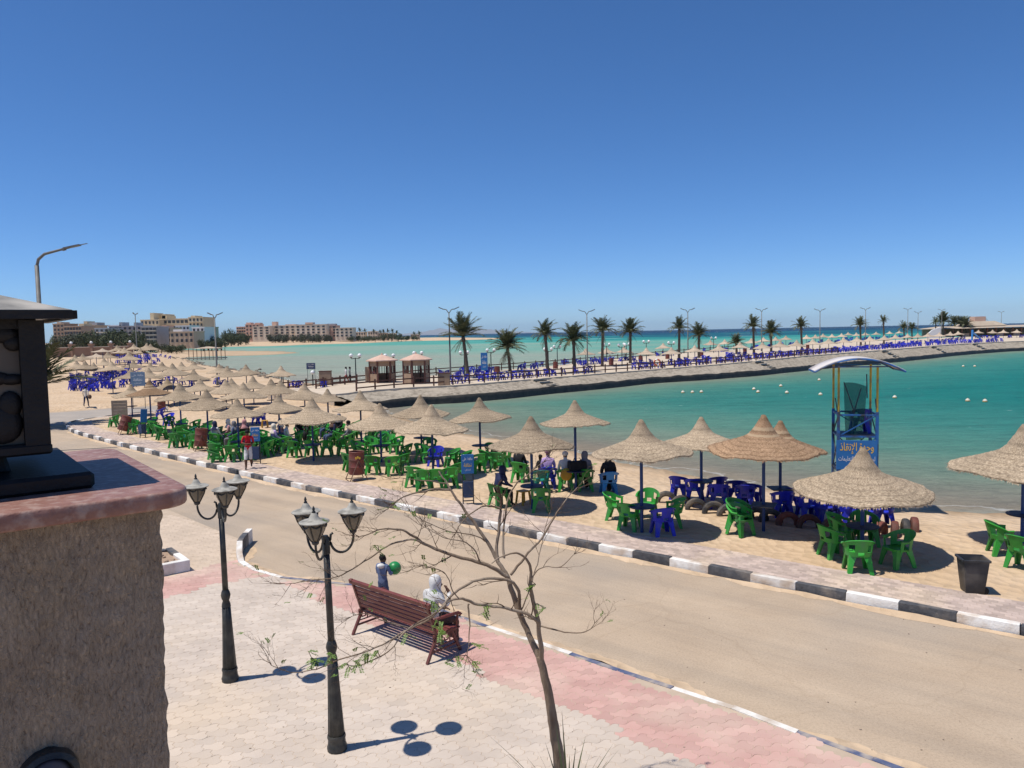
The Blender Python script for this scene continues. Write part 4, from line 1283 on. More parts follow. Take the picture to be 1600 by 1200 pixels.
# ------------------------------------------------------------------ writing
AR = {'rescue': '\uFEAB\uFE8E\uFED8\uFEE7\uFEF9\uFE8D \uFE93\uFEAA\uFEA3\uFEED',
      'safety': '\uFE95\uFE8E\uFEE4\uFEF4\uFEE0\uFECC\uFE98\uFEDF\uFE8D \uFECA\uFE92\uFE97\uFE87 \uFEDA\uFE98\uFEE3\uFEFC\uFEB4\uFEDF',
      'keep': '\uFEF0\uFEE0\uFECB \uFEC6\uFED3\uFE8E\uFEA3', 'clean': '\uFE94\uFED3\uFE8E\uFEC8\uFEE7', 'beach': '\uFE8A\uFEC3\uFE8E\uFEB8\uFEDF\uFE8D'}
def lettering(name, text, width, height, mname, parent, loc, rot, weight=0.0):
    cu = bpy.data.curves.new(name, 'FONT'); cu.body = text; cu.size = 1.0; cu.offset = weight
    cu.extrude = 0.0
    ob = bpy.data.objects.new(name, cu)
    me = eval_mesh(ob)
    bpy.data.objects.remove(ob); bpy.data.curves.remove(cu)
    xs = [v.co.x for v in me.vertices]; ys = [v.co.y for v in me.vertices]
    cx, cy = (min(xs) + max(xs)) / 2, (min(ys) + max(ys)) / 2
    sx_, sy = width / (max(xs) - min(xs)), height / (max(ys) - min(ys))
    for v in me.vertices:
        v.co = Vector(((v.co.x - cx) * sx_, (v.co.y - cy) * sy, 0))
    me.materials.append(MATS[mname])
    o = put(name, me, parent, loc); o.rotation_euler = rot
    return o
mat('sign_blue', (0.012, 0.13, 0.38), (0.02, 0.17, 0.46), scale=4, rough=0.5)
mat('sign_pale', (0.12, 0.19, 0.28), (0.19, 0.27, 0.37), scale=4, rough=0.6)
mat('sign_navy', (0.018, 0.04, 0.10), (0.03, 0.06, 0.14), scale=4, rough=0.6)
mat('paint_yellow', (0.75, 0.44, 0.03), (0.85, 0.55, 0.05), scale=8, rough=0.5)
mat('paint_white', (0.72, 0.72, 0.70), (0.82, 0.82, 0.80), scale=8, rough=0.5)
mat('steel_blue', (0.010, 0.09, 0.30), (0.018, 0.14, 0.42), scale=5, rough=0.5, c3=(0.05, 0.045, 0.04), s3=3)
mat('steel_dark', (0.012, 0.016, 0.035), (0.03, 0.035, 0.06), scale=6, rough=0.5)
mat('steel_yellow', (0.50, 0.34, 0.02), (0.62, 0.45, 0.04), scale=6, rough=0.5, c3=(0.25, 0.15, 0.05), s3=3)
mat('net_green', (0.010, 0.09, 0.075), (0.02, 0.14, 0.115), scale=6, rough=0.85, bump=0.5, bscale=60)
def net_material():
    m = MATS['net_green']; nt = m.node_tree; nd, lk = nt.nodes, nt.links
    o_ = [n for n in nd if n.bl_idname == 'ShaderNodeOutputMaterial'][0]
    tr_ = nd.new('ShaderNodeBsdfTransparent'); mx = nd.new('ShaderNodeMixShader'); mx.inputs[0].default_value = 0.5
    lk.new(tr_.outputs[0], mx.inputs[1]); lk.new(nd['Principled BSDF'].outputs[0], mx.inputs[2]); lk.new(mx.outputs[0], o_.inputs['Surface'])
net_material()
mat('roof_grey', (0.50, 0.46, 0.44), (0.62, 0.58, 0.56), scale=2, rough=0.7, c3=(0.40, 0.33, 0.29), s3=0.8)

# ------------------------------------------------------------------ lifeguard tower
TB = GT(1334, 793)
tw = thing('lifeguard_tower', TB, 'blue steel lifeguard tower with yellow roof posts and curved canopy', 'lifeguard tower', None, RAD(-15))
S = 0.56
cor = [(-S, -S), (S, -S), (S, S), (-S, S)]
zp = 3.12
for k, (x, y) in enumerate(cor):
    MB().bar((x, y, -0.3), (x, y, zp + 0.06), 0.085).build('leg_post', 'steel_blue', tw)
    MB().tube([(x, y, zp), (x, y, 4.62)], 0.034, 8).build('roof_post', 'steel_yellow', tw)
for k in range(4):
    a, c = cor[k], cor[(k + 1) % 4]
    for z in (0.55, 1.3, 2.4, 3.08):
        MB().bar((*a, z), (*c, z), 0.05).build('cross_rail', 'steel_blue' if z > 2 else 'steel_dark', tw)
    for z0, z1 in ((0.02, 0.55), (0.55, 1.3), (1.3, 2.4), (2.4, 3.08)):
        MB().bar((*a, z0), (*c, z1), 0.03).build('brace', 'steel_dark' if k % 2 else 'steel_blue', tw)
        if z1 < 3: MB().bar((*c, z0), (*a, z1), 0.03).build('brace', 'steel_dark', tw)
pl = MB()
for k in range(6):
    y0 = -S + (k + 0.5) * 2 * S / 6
    MB().box((0, y0, 2.43), (2 * S, 2 * S / 6 - 0.02, 0.03)).build('floor_plank', 'steel_dark', tw)
# curved roof with a light frame
rf = MB(); NR = 14; W = 1.30; D = 0.80
for i in range(NR + 1):
    t = -1 + 2 * i / NR
    x = W * t; z = 4.86 - 0.40 * t * t
    for y in (-D, D):
        rf.v += [(x, y, z), (x, y, z + 0.025)]
for i in range(NR):
    q = i * 4
    rf.f += [(q + 1, q + 5, q + 7, q + 3), (q, q + 2, q + 6, q + 4), (q, q + 4, q + 5, q + 1), (q + 2, q + 3, q + 7, q + 6)]; rf.m += [0] * 4
roof = rf.build('canopy_roof', 'roof_grey', tw, True)
for y in (-D - 0.02, D + 0.02):
    MB().tube([(W * (-1 + 2 * i / NR) * 1.0, y, 4.84 - 0.40 * (-1 + 2 * i / NR) ** 2) for i in range(NR + 1)], 0.026, 6).build('roof_frame', 'steel_blue', tw)
    MB().bar((-S * 1.4, y * 0.9, 4.6), (S * 1.6, y * 0.9, 4.6), 0.035).build('roof_tie', 'steel_blue', tw)
for x in (-W, W):
    MB().bar((x, -D, 4.45), (x, D, 4.45), 0.04).build('roof_frame', 'steel_blue', tw)
# green shade net slung on the rail, seat inside
nt_ = MB(); cols_, rows_ = 9, 14
for j in range(rows_ + 1):
    f = j / rows_
    for i in range(cols_ + 1):
        u = i / cols_
        z = 4.08 - 1.85 * f + 0.05 * math.sin(u * PI) - 0.12 * u * (1 - f)
        wdt = 0.66 - 0.20 * f
        x = -0.38 + wdt * u + 0.12 * f
        y = -0.33 + 0.16 * math.sin(u * PI * 1.4 + f * 3) * (0.3 + f) + 0.15 * f
        nt_.v.append((x, y, z))
for j in range(rows_):
    for i in range(cols_):
        a = j * (cols_ + 1) + i
        nt_.f.append((a, a + 1, a + cols_ + 2, a + cols_ + 1)); nt_.m.append(0)
nme = nt_.mesh('shade_net', 'net_green', True)
bm = bmesh.new(); bm.from_mesh(nme); bmesh.ops.solidify(bm, geom=bm.faces[:], thickness=0.012); bm.to_mesh(nme); bm.free()
put('shade_net', nme, tw)
for a, c in (((-0.38, -0.36, 4.1), (-0.05, -0.36, 3.1)), ((0.12, -0.36, 3.9), (-0.12, -0.36, 3.0)), ((0.28, -0.36, 4.35), (0.30, -0.36, 3.6)), ((-0.66, -0.58, 3.62), (-0.56, -0.56, 3.0)), ((0.50, -0.58, 3.6), (0.56, -0.56, 3.0))):
    MB().bar(a, c, 0.03).build('strut', 'steel_dark', tw)
o = chair((TB.x + 0.18, TB.y + 0.05, TB.z + 2.45), 80, 'blue', 'up on the lifeguard tower platform')
MB().bar((S - 0.02, -S + 0.1, 0.6), (S + 0.25, -S - 0.05, 0.0), 0.04).build('brace', 'steel_dark', tw)
MB().box((0.0, 0.1, 0.62), (0.5, 0.4, 0.7)).build('locker', 'sign_blue', tw)
sg = MB().box((-0.03, -S - 0.06, 1.83), (1.19, 0.03, 0.92)).build('sign_board', 'sign_blue', tw)
lettering('lettering', AR['rescue'], 0.98, 0.36, 'paint_yellow', sg, (-0.03, -S - 0.079, 2.04), (RAD(90), 0, 0), 0.012)
lettering('lettering', AR['safety'], 1.06, 0.22, 'paint_white', sg, (-0.03, -S - 0.079, 1.68), (RAD(90), 0, 0), 0.004)

# ------------------------------------------------------------------ litter drums on tilting stands
mat('drum_red', (0.13, 0.028, 0.022), (0.20, 0.05, 0.035), scale=4, rough=0.6, bump=0.2, c3=(0.10, 0.04, 0.025), s3=2.5, local=True)
mat('rust_iron', (0.10, 0.05, 0.035), (0.17, 0.09, 0.06), scale=9, rough=0.8)
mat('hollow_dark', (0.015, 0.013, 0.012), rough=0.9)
def drum(px, py, lab, tilt, face=0.0, mark=False):
    t = thing('litter_drum', GT(px, py), lab, 'litter bin', 'rusty red litter drums on the sand', RAD(face))
    Mr = Matrix.Rotation(tilt, 3, 'Y')
    r, h = 0.29, 0.86
    prof_ = [(r * 0.98, 0.0), (r, 0.03), (r, 0.27), (r * 1.035, 0.285), (r, 0.30), (r, 0.55), (r * 1.035, 0.565), (r, 0.58), (r, 0.84), (r * 1.04, 0.86), (r * 0.99, 0.875), (r * 0.94, 0.86), (r * 0.93, 0.45)]
    prof_ = [(a, z - 0.43) for a, z in prof_]
    d = MB().lathe(prof_, 28, (0, 0, 0.66), 0, Mr).build('drum', 'drum_red', t); smooth_by_angle(d.data, 35)
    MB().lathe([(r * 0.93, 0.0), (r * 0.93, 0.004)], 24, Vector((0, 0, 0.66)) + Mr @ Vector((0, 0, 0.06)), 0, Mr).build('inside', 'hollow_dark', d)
    if mark:
        for k in range(3):
            MB().ball(Vector((0, 0, 0.66)) + Mr @ Vector((-0.02 + 0.07 * (k - 1), -r - 0.002, 0.22 + 0.03 * (k % 2))), (0.035, 0.006, 0.05), 8, 6).build('painted_mark', 'paint_yellow', d)
    for y in (-0.33, 0.33):
        MB().tube([(-0.36, y * 1.1, 0), (0.0, y, 0.78)], 0.018, 6).build('stand_leg', 'rust_iron', t)
        MB().tube([(0.34, y * 1.1, 0), (0.0, y, 0.78)], 0.018, 6).build('stand_leg', 'rust_iron', t)
        MB().tube([(-0.36, y * 1.1, 0.02), (0.34, y * 1.1, 0.02)], 0.014, 6).build('foot_rail', 'rust_iron', t)
    MB().tube([(-0.36, -0.36, 0.02), (-0.36, 0.36, 0.02)], 0.014, 6).build('foot_rail', 'rust_iron', t)
    MB().tube([(0, -0.35, 0.70), (0, 0.35, 0.70)], 0.014, 6).build('axle', 'rust_iron', t)
drum(558, 750, 'rusty red litter drum with yellow mark beside the pavement', 0.03, 25, True)
drum(315, 704, 'rusty red litter drum beside the lone teal chair', 0.12, 30)
drum(196, 679, 'leaning rusty red litter drum at the pavement corner', 0.36, 35)
drum(253, 644, 'distant rusty red drum under the umbrellas near the road bend', 0.0, 10)

# ------------------------------------------------------------------ blue notice stands
def notice(px, py, h, w, bh, lab, face=0.0, bin_=True, lean=0.0, words=True, z=None, m='sign_blue', loc=None, yellow=True):
    p = loc or GT(px, py)
    t = thing('notice_stand', p, lab, 'notice stand', None, RAD(face))
    Mr = Matrix.Rotation(lean, 3, 'Y')
    for s in (-1, 1):
        MB().bar(Mr @ Vector((s * w * 0.42, 0, -0.05)), Mr @ Vector((s * w * 0.42, 0, h)), 0.035).build('post', 'steel_dark', t)
    MB().bar(Mr @ Vector((-w * 0.42, 0, 0.12)), Mr @ Vector((w * 0.42, 0, 0.12)), 0.03).build('stretcher', 'steel_dark', t)
    bd = MB().box(Mr @ Vector((0, -0.03, h - bh / 2)), (w, 0.025, bh), Mr).build('board', m, t)
    bevel_mesh(bd.data, 0.006, 1)
    if words:
        ry = (RAD(90), 0, 0)
        lettering('lettering', AR['keep'], w * 0.8, bh * 0.2, 'paint_white', bd, Mr @ Vector((0, -0.047, h - bh * 0.24)), ry, 0.01)
        lettering('lettering', AR['clean'], w * 0.62, bh * 0.2, 'paint_yellow' if yellow else 'paint_white', bd, Mr @ Vector((0, -0.047, h - bh * 0.54)), ry, 0.01)
        lettering('lettering', AR['beach'], w * 0.45, bh * 0.12, 'paint_white', bd, Mr @ Vector((0, -0.047, h - bh * 0.8)), ry)
    if bin_:
        b_ = MB().box((0.0, 0.0, 0.50), (w * 0.72, 0.26, 0.52), None, 0, 1.12).build('bin', 'sign_navy', t)
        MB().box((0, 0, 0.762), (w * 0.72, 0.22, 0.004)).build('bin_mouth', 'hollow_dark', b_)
    return t
notice(732, 788, 1.62, 0.40, 0.62, 'blue notice stand with navy bin beside the hooded sitter', 8)
notice(401, 725, 1.62, 0.40, 0.62, 'blue notice stand behind the person in red', 4)
notice(223, 684, 1.62, 0.40, 0.75, 'narrow blue notice stand turned sideways near the leaning drum', 62, True, 0.1, False)
notice(218, 640, 3.1, 1.15, 1.15, 'large pale blue notice board over the back umbrellas', 5, False, m='sign_pale', yellow=False)
nb = thing('notice_board', GT(188, 660), 'brown weathered blank board near the pavement corner', 'board', None, RAD(10))
mat('board_brown', (0.20, 0.165, 0.125), (0.28, 0.235, 0.185), scale=3, rough=0.9)
for k in range(5):
    MB().box((0, -0.02, 0.42 + 0.215 * k + 0.1), (1.0, 0.03, 0.205)).build('plank', 'board_brown', nb)
for s in (-1, 1):
    MB().bar((s * 0.44, 0.02, -0.05), (s * 0.44, 0.02, 1.45), 0.05).build('post', 'board_brown', nb)

# ------------------------------------------------------------------ black wheeled bin at the kerb
mat('bin_black', (0.014, 0.015, 0.017), (0.035, 0.036, 0.038), scale=4, rough=0.5, bump=0.15, c3=(0.09, 0.08, 0.07), s3=1.8)
P = GT(1519, 925)
t = thing('rubbish_bin', P, 'black plastic rubbish bin open at the top beside the pavement', 'rubbish bin', None, RAD(-12))
t.scale = (0.72, 0.72, 0.82)
v = []
for z, sx_, sy in ((0.02, 0.235, 0.23), (0.35, 0.275, 0.265), (0.86, 0.33, 0.31)):
    v.append([(-sx_, -sy, z), (sx_, -sy, z), (sx_, sy, z), (-sx_, sy, z)])
mb = MB(); vv = sum(v, [])
inn_ = [(x * 0.93, y * 0.93, z) for x, y, z in v[2]] + [(x * 0.9, y * 0.9, 0.2) for x, y, z in v[0]]
fs = [(3, 2, 1, 0)]
for i in range(2):
    for k in range(4):
        fs.append((i * 4 + k, i * 4 + (k + 1) % 4, (i + 1) * 4 + (k + 1) % 4, (i + 1) * 4 + k))
for k in range(4):
    fs.append((8 + k, 8 + (k + 1) % 4, 12 + (k + 1) % 4, 12 + k)); fs.append((12 + k, 12 + (k + 1) % 4, 16 + (k + 1) % 4, 16 + k))
fs.append((16, 17, 18, 19))
mb.add(vv + inn_, fs)
bd = mb.build('body', 'bin_black', t); bevel_mesh(bd.data, 0.012, 2); smooth_by_angle(bd.data, 40)
for k in range(4):
    a, c = v[2][k], v[2][(k + 1) % 4]
    MB().bar((a[0] * 1.03, a[1] * 1.03, 0.85), (c[0] * 1.03, c[1] * 1.03, 0.85), 0.05, 0.05).build('rim', 'bin_black', t)
MB().tube([(-0.37, -0.2, 0.86), (-0.42, -0.1, 0.9), (-0.42, 0.1, 0.9), (-0.37, 0.2, 0.86)], 0.016, 6).build('handle', 'bin_black', t)
for s in (-1, 1):
    MB().lathe([(0.09, -0.03), (0.095, 0), (0.09, 0.03)], 14, (0.27, s * 0.18, 0.09), 0, Matrix.Rotation(PI / 2, 3, 'X')).build('wheel', 'hollow_dark', t)

# ================================================================== PEOPLE
def fmat(n, c, c2=None, r=0.85):
    if n not in MATS:
        mat(n, c, c2 or tuple(min(1, x * 1.35 + 0.01) for x in c), scale=7, rough=r, bump=0.3, bscale=18, spec=0.2)
    return n
fmat('skin_brown', (0.20, 0.105, 0.065)); fmat('skin_dark', (0.10, 0.05, 0.032)); fmat('skin_tan', (0.30, 0.17, 0.11))
for n_, c_ in {'cloth_black': (0.012, 0.012, 0.014), 'cloth_white': (0.50, 0.49, 0.475), 'cloth_red': (0.42, 0.012, 0.022), 'cloth_navy': (0.018, 0.022, 0.06), 'cloth_denim': (0.05, 0.075, 0.14), 'cloth_grey': (0.16, 0.155, 0.17), 'cloth_lilac': (0.40, 0.28, 0.50), 'cloth_plum': (0.16, 0.07, 0.12), 'cloth_cream': (0.58, 0.52, 0.45), 'cloth_pink': (0.45, 0.22, 0.22), 'cloth_brown': (0.10, 0.055, 0.04), 'cloth_green': (0.05, 0.10, 0.06), 'hair_black': (0.008, 0.007, 0.007), 'cloth_pattern': (0.10, 0.13, 0.22)}.items():
    fmat(n_, c_)

def skin_person(name, J, bones, mats, region, parent=None, sub=1):
    """J: joint -> (x, y, z, r); bones: pairs; region: joint pair -> material slot. One continuous body."""
    keys = list(J)
    me = bpy.data.meshes.new(name)
    me.from_pydata([J[k][:3] for k in keys], [(keys.index(a), keys.index(c)) for a, c in bones], [])
    ob = bpy.data.objects.new(name, me)
    sk = ob.modifiers.new('skin', 'SKIN'); sk.use_smooth_shade = True
    sv = me.skin_vertices[0].data
    for i, k in enumerate(keys):
        r = J[k][3]
        sv[i].radius = (r, r * (J[k][4] if len(J[k]) > 4 else 1.0))
        sv[i].use_root = (i == 0)
    sd = ob.modifiers.new('sub', 'SUBSURF'); sd.levels = sub; sd.render_levels = sub
    out = eval_mesh(ob)
    bpy.data.objects.remove(ob); bpy.data.meshes.remove(me)
    out.materials.clear()
    for q in mats: out.materials.append(MATS[q])
    segs = [(Vector(J[a][:3]), Vector(J[c][:3]), region.get((a, c), 0), (J[a][3] + J[c][3]) / 2) for a, c in bones]
    for pg in out.polygons:
        best, bi = 1e9, 0
        for a, c, mi, r in segs:
            ab = c - a; L = ab.length_squared or 1e-9
            t = max(0, min(1, (pg.center - a).dot(ab) / L))
            d = (pg.center - (a + ab * t)).length / r
            if d < best: best, bi = d, mi
        pg.material_index = bi
        pg.use_smooth = True
    if sub > 1:                                          # folds of the cloth
        skin_v = set()
        for pg in out.polygons:
            if pg.material_index in (0, 3): skin_v.update(pg.vertices)
        for v in out.vertices:
            if v.index not in skin_v:
                q = v.co
                v.co = q + v.normal * (0.016 * noise.noise((q.x * 9, q.y * 9, q.z * 16)) + 0.008 * noise.noise((q.x * 24, q.y * 24, q.z * 30)))
    o = put(name, out, parent)
    return o

B_BASE = [('pelvis', 'waist'), ('waist', 'chest'), ('chest', 'neck'), ('neck', 'jaw'), ('jaw', 'skull'), ('skull', 'top'), ('jaw', 'nose')]
def limb(s):
    return [('chest', 'sh' + s), ('sh' + s, 'el' + s), ('el' + s, 'wr' + s), ('wr' + s, 'ha' + s), ('pelvis', 'hip' + s), ('hip' + s, 'kn' + s), ('kn' + s, 'an' + s), ('an' + s, 'to' + s)]
def fingers(J, s, hand, d, side):
    """five unequal, bent fingers on a palm"""
    b_ = []
    h = Vector(hand[:3]); d = Vector(d).normalized(); sd = Vector(side).normalized()
    for k, (o, L) in enumerate(((-0.03, 0.062), (-0.011, 0.075), (0.010, 0.080), (0.029, 0.070))):
        a = h + sd * o + d * 0.045; m_ = a + d * L * 0.5 + Vector((0, 0, -0.006)); e = m_ + d * L * 0.4 + Vector((0, 0, -0.022))
        J[f'f{k}a{s}'] = (*a, 0.010); J[f'f{k}b{s}'] = (*m_, 0.0085); J[f'f{k}c{s}'] = (*e, 0.0075)
        b_ += [('ha' + s, f'f{k}a{s}'), (f'f{k}a{s}', f'f{k}b{s}'), (f'f{k}b{s}', f'f{k}c{s}')]
    a = h - sd * 0.045 + d * 0.01; e = a + d * 0.045 - sd * 0.018
    J['tha' + s] = (*a, 0.011); J['thb' + s] = (*e, 0.009)
    b_ += [('ha' + s, 'tha' + s), ('tha' + s, 'thb' + s)]
    return b_

def figure(kind, place, rz, label, top, bottom, skin='skin_brown', head='hair', hmat='hair_black', scale=1.0, pose=None, shoes='cloth_black', robe=False, hands=False, group=None, sleeve=True, shorts=False, sub=1):
    """kind: sit / stand / walk; returns the person root (its body is one mesh, hair or scarf are its children)"""
    if kind == 'sit':
        J = {'pelvis': (0, -0.02, 0.53, 0.15, 0.85), 'waist': (0, -0.05, 0.72, 0.135, 0.8), 'chest': (0, -0.04, 0.95, 0.15, 0.75), 'neck': (0, 0.0, 1.10, 0.055), 'jaw': (0, 0.035, 1.175, 0.068), 'skull': (0, 0.015, 1.27, 0.092), 'top': (0, 0.0, 1.335, 0.055), 'nose': (0, 0.125, 1.205, 0.014)}
        for s, x in (('L', -1), ('R', 1)):
            J['sh' + s] = (x * 0.175, -0.03, 1.02, 0.072); J['el' + s] = (x * 0.235, 0.03, 0.77, 0.052); J['wr' + s] = (x * 0.16, 0.25, 0.67, 0.036); J['ha' + s] = (x * 0.13, 0.32, 0.655, 0.036, 0.6)
            J['hip' + s] = (x * 0.095, 0.03, 0.51, 0.105); J['kn' + s] = (x * 0.12, 0.42, 0.50, 0.070); J['an' + s] = (x * 0.115, 0.42, 0.10, 0.045); J['to' + s] = (x * 0.12, 0.56, 0.035, 0.036)
    else:
        J = {'pelvis': (0, 0, 0.94, 0.135, 0.8), 'waist': (0, 0.0, 1.12, 0.125, 0.75), 'chest': (0, 0.0, 1.36, 0.15, 0.7), 'neck': (0, 0.015, 1.52, 0.052), 'jaw': (0, 0.05, 1.59, 0.066), 'skull': (0, 0.03, 1.68, 0.088), 'top': (0, 0.02, 1.745, 0.055), 'nose': (0, 0.14, 1.62, 0.014)}
        st = 0.20 if kind == 'walk' else 0.02
        for s, x in (('L', -1), ('R', 1)):
            f = st * x
            J['sh' + s] = (x * 0.18, -0.005, 1.44, 0.068); J['el' + s] = (x * 0.235, -0.03 - f * 0.3, 1.17, 0.050); J['wr' + s] = (x * 0.23, 0.08 - f * 0.6, 0.94, 0.034); J['ha' + s] = (x * 0.225, 0.11 - f * 0.7, 0.86, 0.034, 0.6)
            J['hip' + s] = (x * 0.09, 0.0, 0.90, 0.098); J['kn' + s] = (x * 0.10, 0.04 + f * 0.7, 0.50, 0.066); J['an' + s] = (x * 0.10, f * 1.25 - 0.01, 0.085 + max(0, -f) * 0.5, 0.043); J['to' + s] = (x * 0.11, f * 1.25 + 0.14, 0.034 + max(0, -f) * 0.2, 0.034)
    if pose:
        for k, v in pose.items():
            o = J.get(k, (0, 0, 0, 0.05)); J[k] = tuple(v) if len(v) > 3 else (*v, *o[3:])
    if robe:
        for k in ('hipL', 'hipR'): J[k] = (*J[k][:3], 0.13)
        for k in ('knL', 'knR'): J[k] = (*J[k][:3], 0.115)
        for k in ('anL', 'anR'): J[k] = (*J[k][:3], 0.10)
        for k in ('elL', 'elR'): J[k] = (*J[k][:3], 0.068)
        for k in ('wrL', 'wrR'): J[k] = (*J[k][:3], 0.055)
    bones = B_BASE + limb('L') + limb('R')
    if hands:
        for s in 'LR':
            h = Vector(J['ha' + s][:3]); d = h - Vector(J['wr' + s][:3])
            sd = d.cross(Vector((0, 0, 1)))
            if sd.length < 0.02: sd = Vector((0, 1, 0))
            bones = bones + fingers(J, s, J['ha' + s], d, sd * (1 if s == 'L' else -1))
    mats = [skin, top, bottom, shoes]
    reg = {('pelvis', 'waist'): 1, ('waist', 'chest'): 1, ('chest', 'neck'): 1}
    for s in 'LR':
        reg[('chest', 'sh' + s)] = 1; reg[('sh' + s, 'el' + s)] = 1; reg[('el' + s, 'wr' + s)] = 1 if sleeve else 0
        reg[('pelvis', 'hip' + s)] = 2; reg[('hip' + s, 'kn' + s)] = 2; reg[('kn' + s, 'an' + s)] = 0 if shorts else 2; reg[('an' + s, 'to' + s)] = 3
    t = thing('person', place, label, 'person', group, rz)
    t.scale = (scale,) * 3
    skin_person('body', J, bones, mats, reg, t, sub)
    H = Vector(J['skull'][:3]); N = Vector(J['neck'][:3])
    fw = (Vector(J['nose'][:3]) - H); fw.z = 0; fw.normalize()
    if head == 'hair':
        mb = MB(); mb.ball(H + Vector((0, 0, 0.022)) - fw * 0.014, (0.104, 0.112, 0.100), 12, 8)
        mb.build('hair', hmat, t, True)
    elif head in ('scarf', 'hood', 'cap'):
        mb = MB()
        if head == 'cap':
            mb.ball(H + Vector((0, 0, 0.03)) - fw * 0.008, (0.110, 0.116, 0.092), 12, 8)
            mb.build('cap', hmat, t, True)
        else:
            c = H - fw * 0.030
            pr_ = [(0.012, 0.130), (0.060, 0.118), (0.098, 0.080), (0.116, 0.02), (0.116, -0.045), (0.106, -0.10), (0.108, -0.15), (0.150, -0.205), (0.200, -0.265), (0.215, -0.33)]
            n = 16
            vs_, fs = [], []
            for i, (r, z) in enumerate(pr_):
                f = max(0, min(1, -z / 0.30))
                ctr = c.lerp(Vector((N.x, N.y, c.z)) - fw * 0.02, f)
                for k in range(n):
                    a = 2 * PI * k / n
                    rr = r * (1 + 0.06 * math.sin(3 * a + i))
                    vs_.append((ctr.x + rr * math.cos(a), ctr.y + rr * math.sin(a) * (0.85 if z < -0.15 else 1.0), c.z + z))
            for i in range(len(pr_) - 1):
                for k in range(n):
                    fs.append((i * n + k, (i + 1) * n + k, (i + 1) * n + (k + 1) % n, i * n + (k + 1) % n))
            fs.append(tuple(range(n)))
            mb.add(vs_, fs).build('headscarf' if head == 'scarf' else 'hood', hmat, t, True)
    return t

def sit_on(ch, label, **k):
    """place a sitter on a chair"""
    p = ch.location.copy(); rz = ch.rotation_euler.z
    f = Vector((-math.sin(rz), math.cos(rz), 0))
    return figure('sit', p - f * 0.02 + Vector((0, 0, -0.02)), rz, label, **k)

G1 = 'people sitting on the beach'
sit_on(SEATED[0][0], 'person in black jacket on a green chair facing the sea', top='cloth_black', bottom='cloth_grey', head='cap', hmat='cloth_brown', group=G1, pose={'neck': (0.02, 0.05, 1.10), 'jaw': (0.03, 0.09, 1.17), 'skull': (0.03, 0.08, 1.265), 'top': (0.03, 0.07, 1.33), 'nose': (0.05, 0.19, 1.2)})
sit_on(SEATED[1][0], 'person in lilac top and plum scarf on a blue chair', top='cloth_lilac', bottom='cloth_black', head='cap', hmat='cloth_plum', group=G1)
sit_on(SEATED[2][0], 'person in white top and white scarf with yellow chair bag', top='cloth_white', bottom='cloth_cream', head='cap', hmat='cloth_cream', group=G1)
sit_on(SEATED[3][0], 'person in grey patterned headscarf on a green chair', top='cloth_grey', bottom='cloth_black', head='scarf', hmat='cloth_grey', robe=True, group=G1)
sit_on(SEATED[4][0], 'person in black robe on the light blue chair', top='cloth_black', bottom='cloth_black', head='scarf', hmat='cloth_black', robe=True, group=G1)
figure('sit', GT(845, 752), RAD(30), 'small dark-haired child among the seated party', 'cloth_black', 'cloth_black', 'skin_dark', scale=0.72, group=G1)
sit_on(NAVY, 'person hunched under a navy hood on a green chair', top='cloth_navy', bottom='cloth_black', head='hood', hmat='cloth_navy', group=G1, pose={'chest': (0, 0.08, 0.93), 'shL': (-0.17, 0.08, 1.0), 'shR': (0.17, 0.08, 1.0), 'neck': (0, 0.16, 1.05), 'jaw': (0, 0.21, 1.11), 'skull': (0, 0.20, 1.20), 'top': (0, 0.19, 1.27), 'nose': (0, 0.31, 1.13), 'elL': (-0.22, 0.20, 0.76), 'elR': (0.22, 0.20, 0.76), 'wrL': (-0.15, 0.40, 0.66), 'wrR': (0.15, 0.40, 0.66), 'haL': (-0.13, 0.47, 0.64), 'haR': (0.13, 0.47, 0.64)})
# bag on the chair back and bag on the table
o = MB().ball((0, 0, 0), (0.2, 0.05, 0.22), 12, 8).build('yellow_bag', 'plastic_yellow', None, True, SEATED[2][0].location + Vector((0.0, -0.36, 0.62)))
tag(o, 'yellow bag hung on the back of a green chair', 'bag')
P = UMB[6][0]
bag = thing('black_bag', P + Vector((0.05, -0.02, 0.735)), 'black travel bag on the table of a seaside umbrella', 'bag', None, 0.2)
bevel_mesh(MB().box((0, 0, 0.16), (0.62, 0.32, 0.32)).build('bag_body', 'cloth_black', bag).data, 0.05, 3)
MB().tube([(-0.15, 0, 0.3), (-0.1, 0, 0.42), (0.1, 0, 0.42), (0.15, 0, 0.3)], 0.014, 6).build('strap', 'cloth_black', bag)
# the crowded umbrella
tops = ['cloth_white', 'cloth_black', 'cloth_navy', 'cloth_grey', 'cloth_pink', 'cloth_brown', 'cloth_green', 'cloth_black', 'cloth_lilac']
desc = {'cloth_white': 'white', 'cloth_black': 'black', 'cloth_navy': 'navy', 'cloth_grey': 'grey', 'cloth_pink': 'pink', 'cloth_brown': 'brown', 'cloth_green': 'dark green', 'cloth_lilac': 'lilac', 'cloth_cream': 'cream', 'cloth_red': 'red', 'cloth_denim': 'denim'}
srt = sorted(range(len(CROWD)), key=lambda i: proj(CROWD[i].location)[0])
for i, ch in enumerate(CROWD):
    sc = ['cloth_cream', 'cloth_black', 'cloth_brown', 'cloth_grey'][i % 4]
    sit_on(ch, f'sitter in {desc[tops[i]]} with {desc[sc]} scarf at the crowded umbrella, {ordinal(srt.index(i))} from left', top=tops[i], bottom='cloth_black' if i % 2 else 'cloth_denim', head='scarf' if i % 3 else 'hair', hmat=sc if i % 3 else 'hair_black', robe=i % 3 == 1, group=G1)
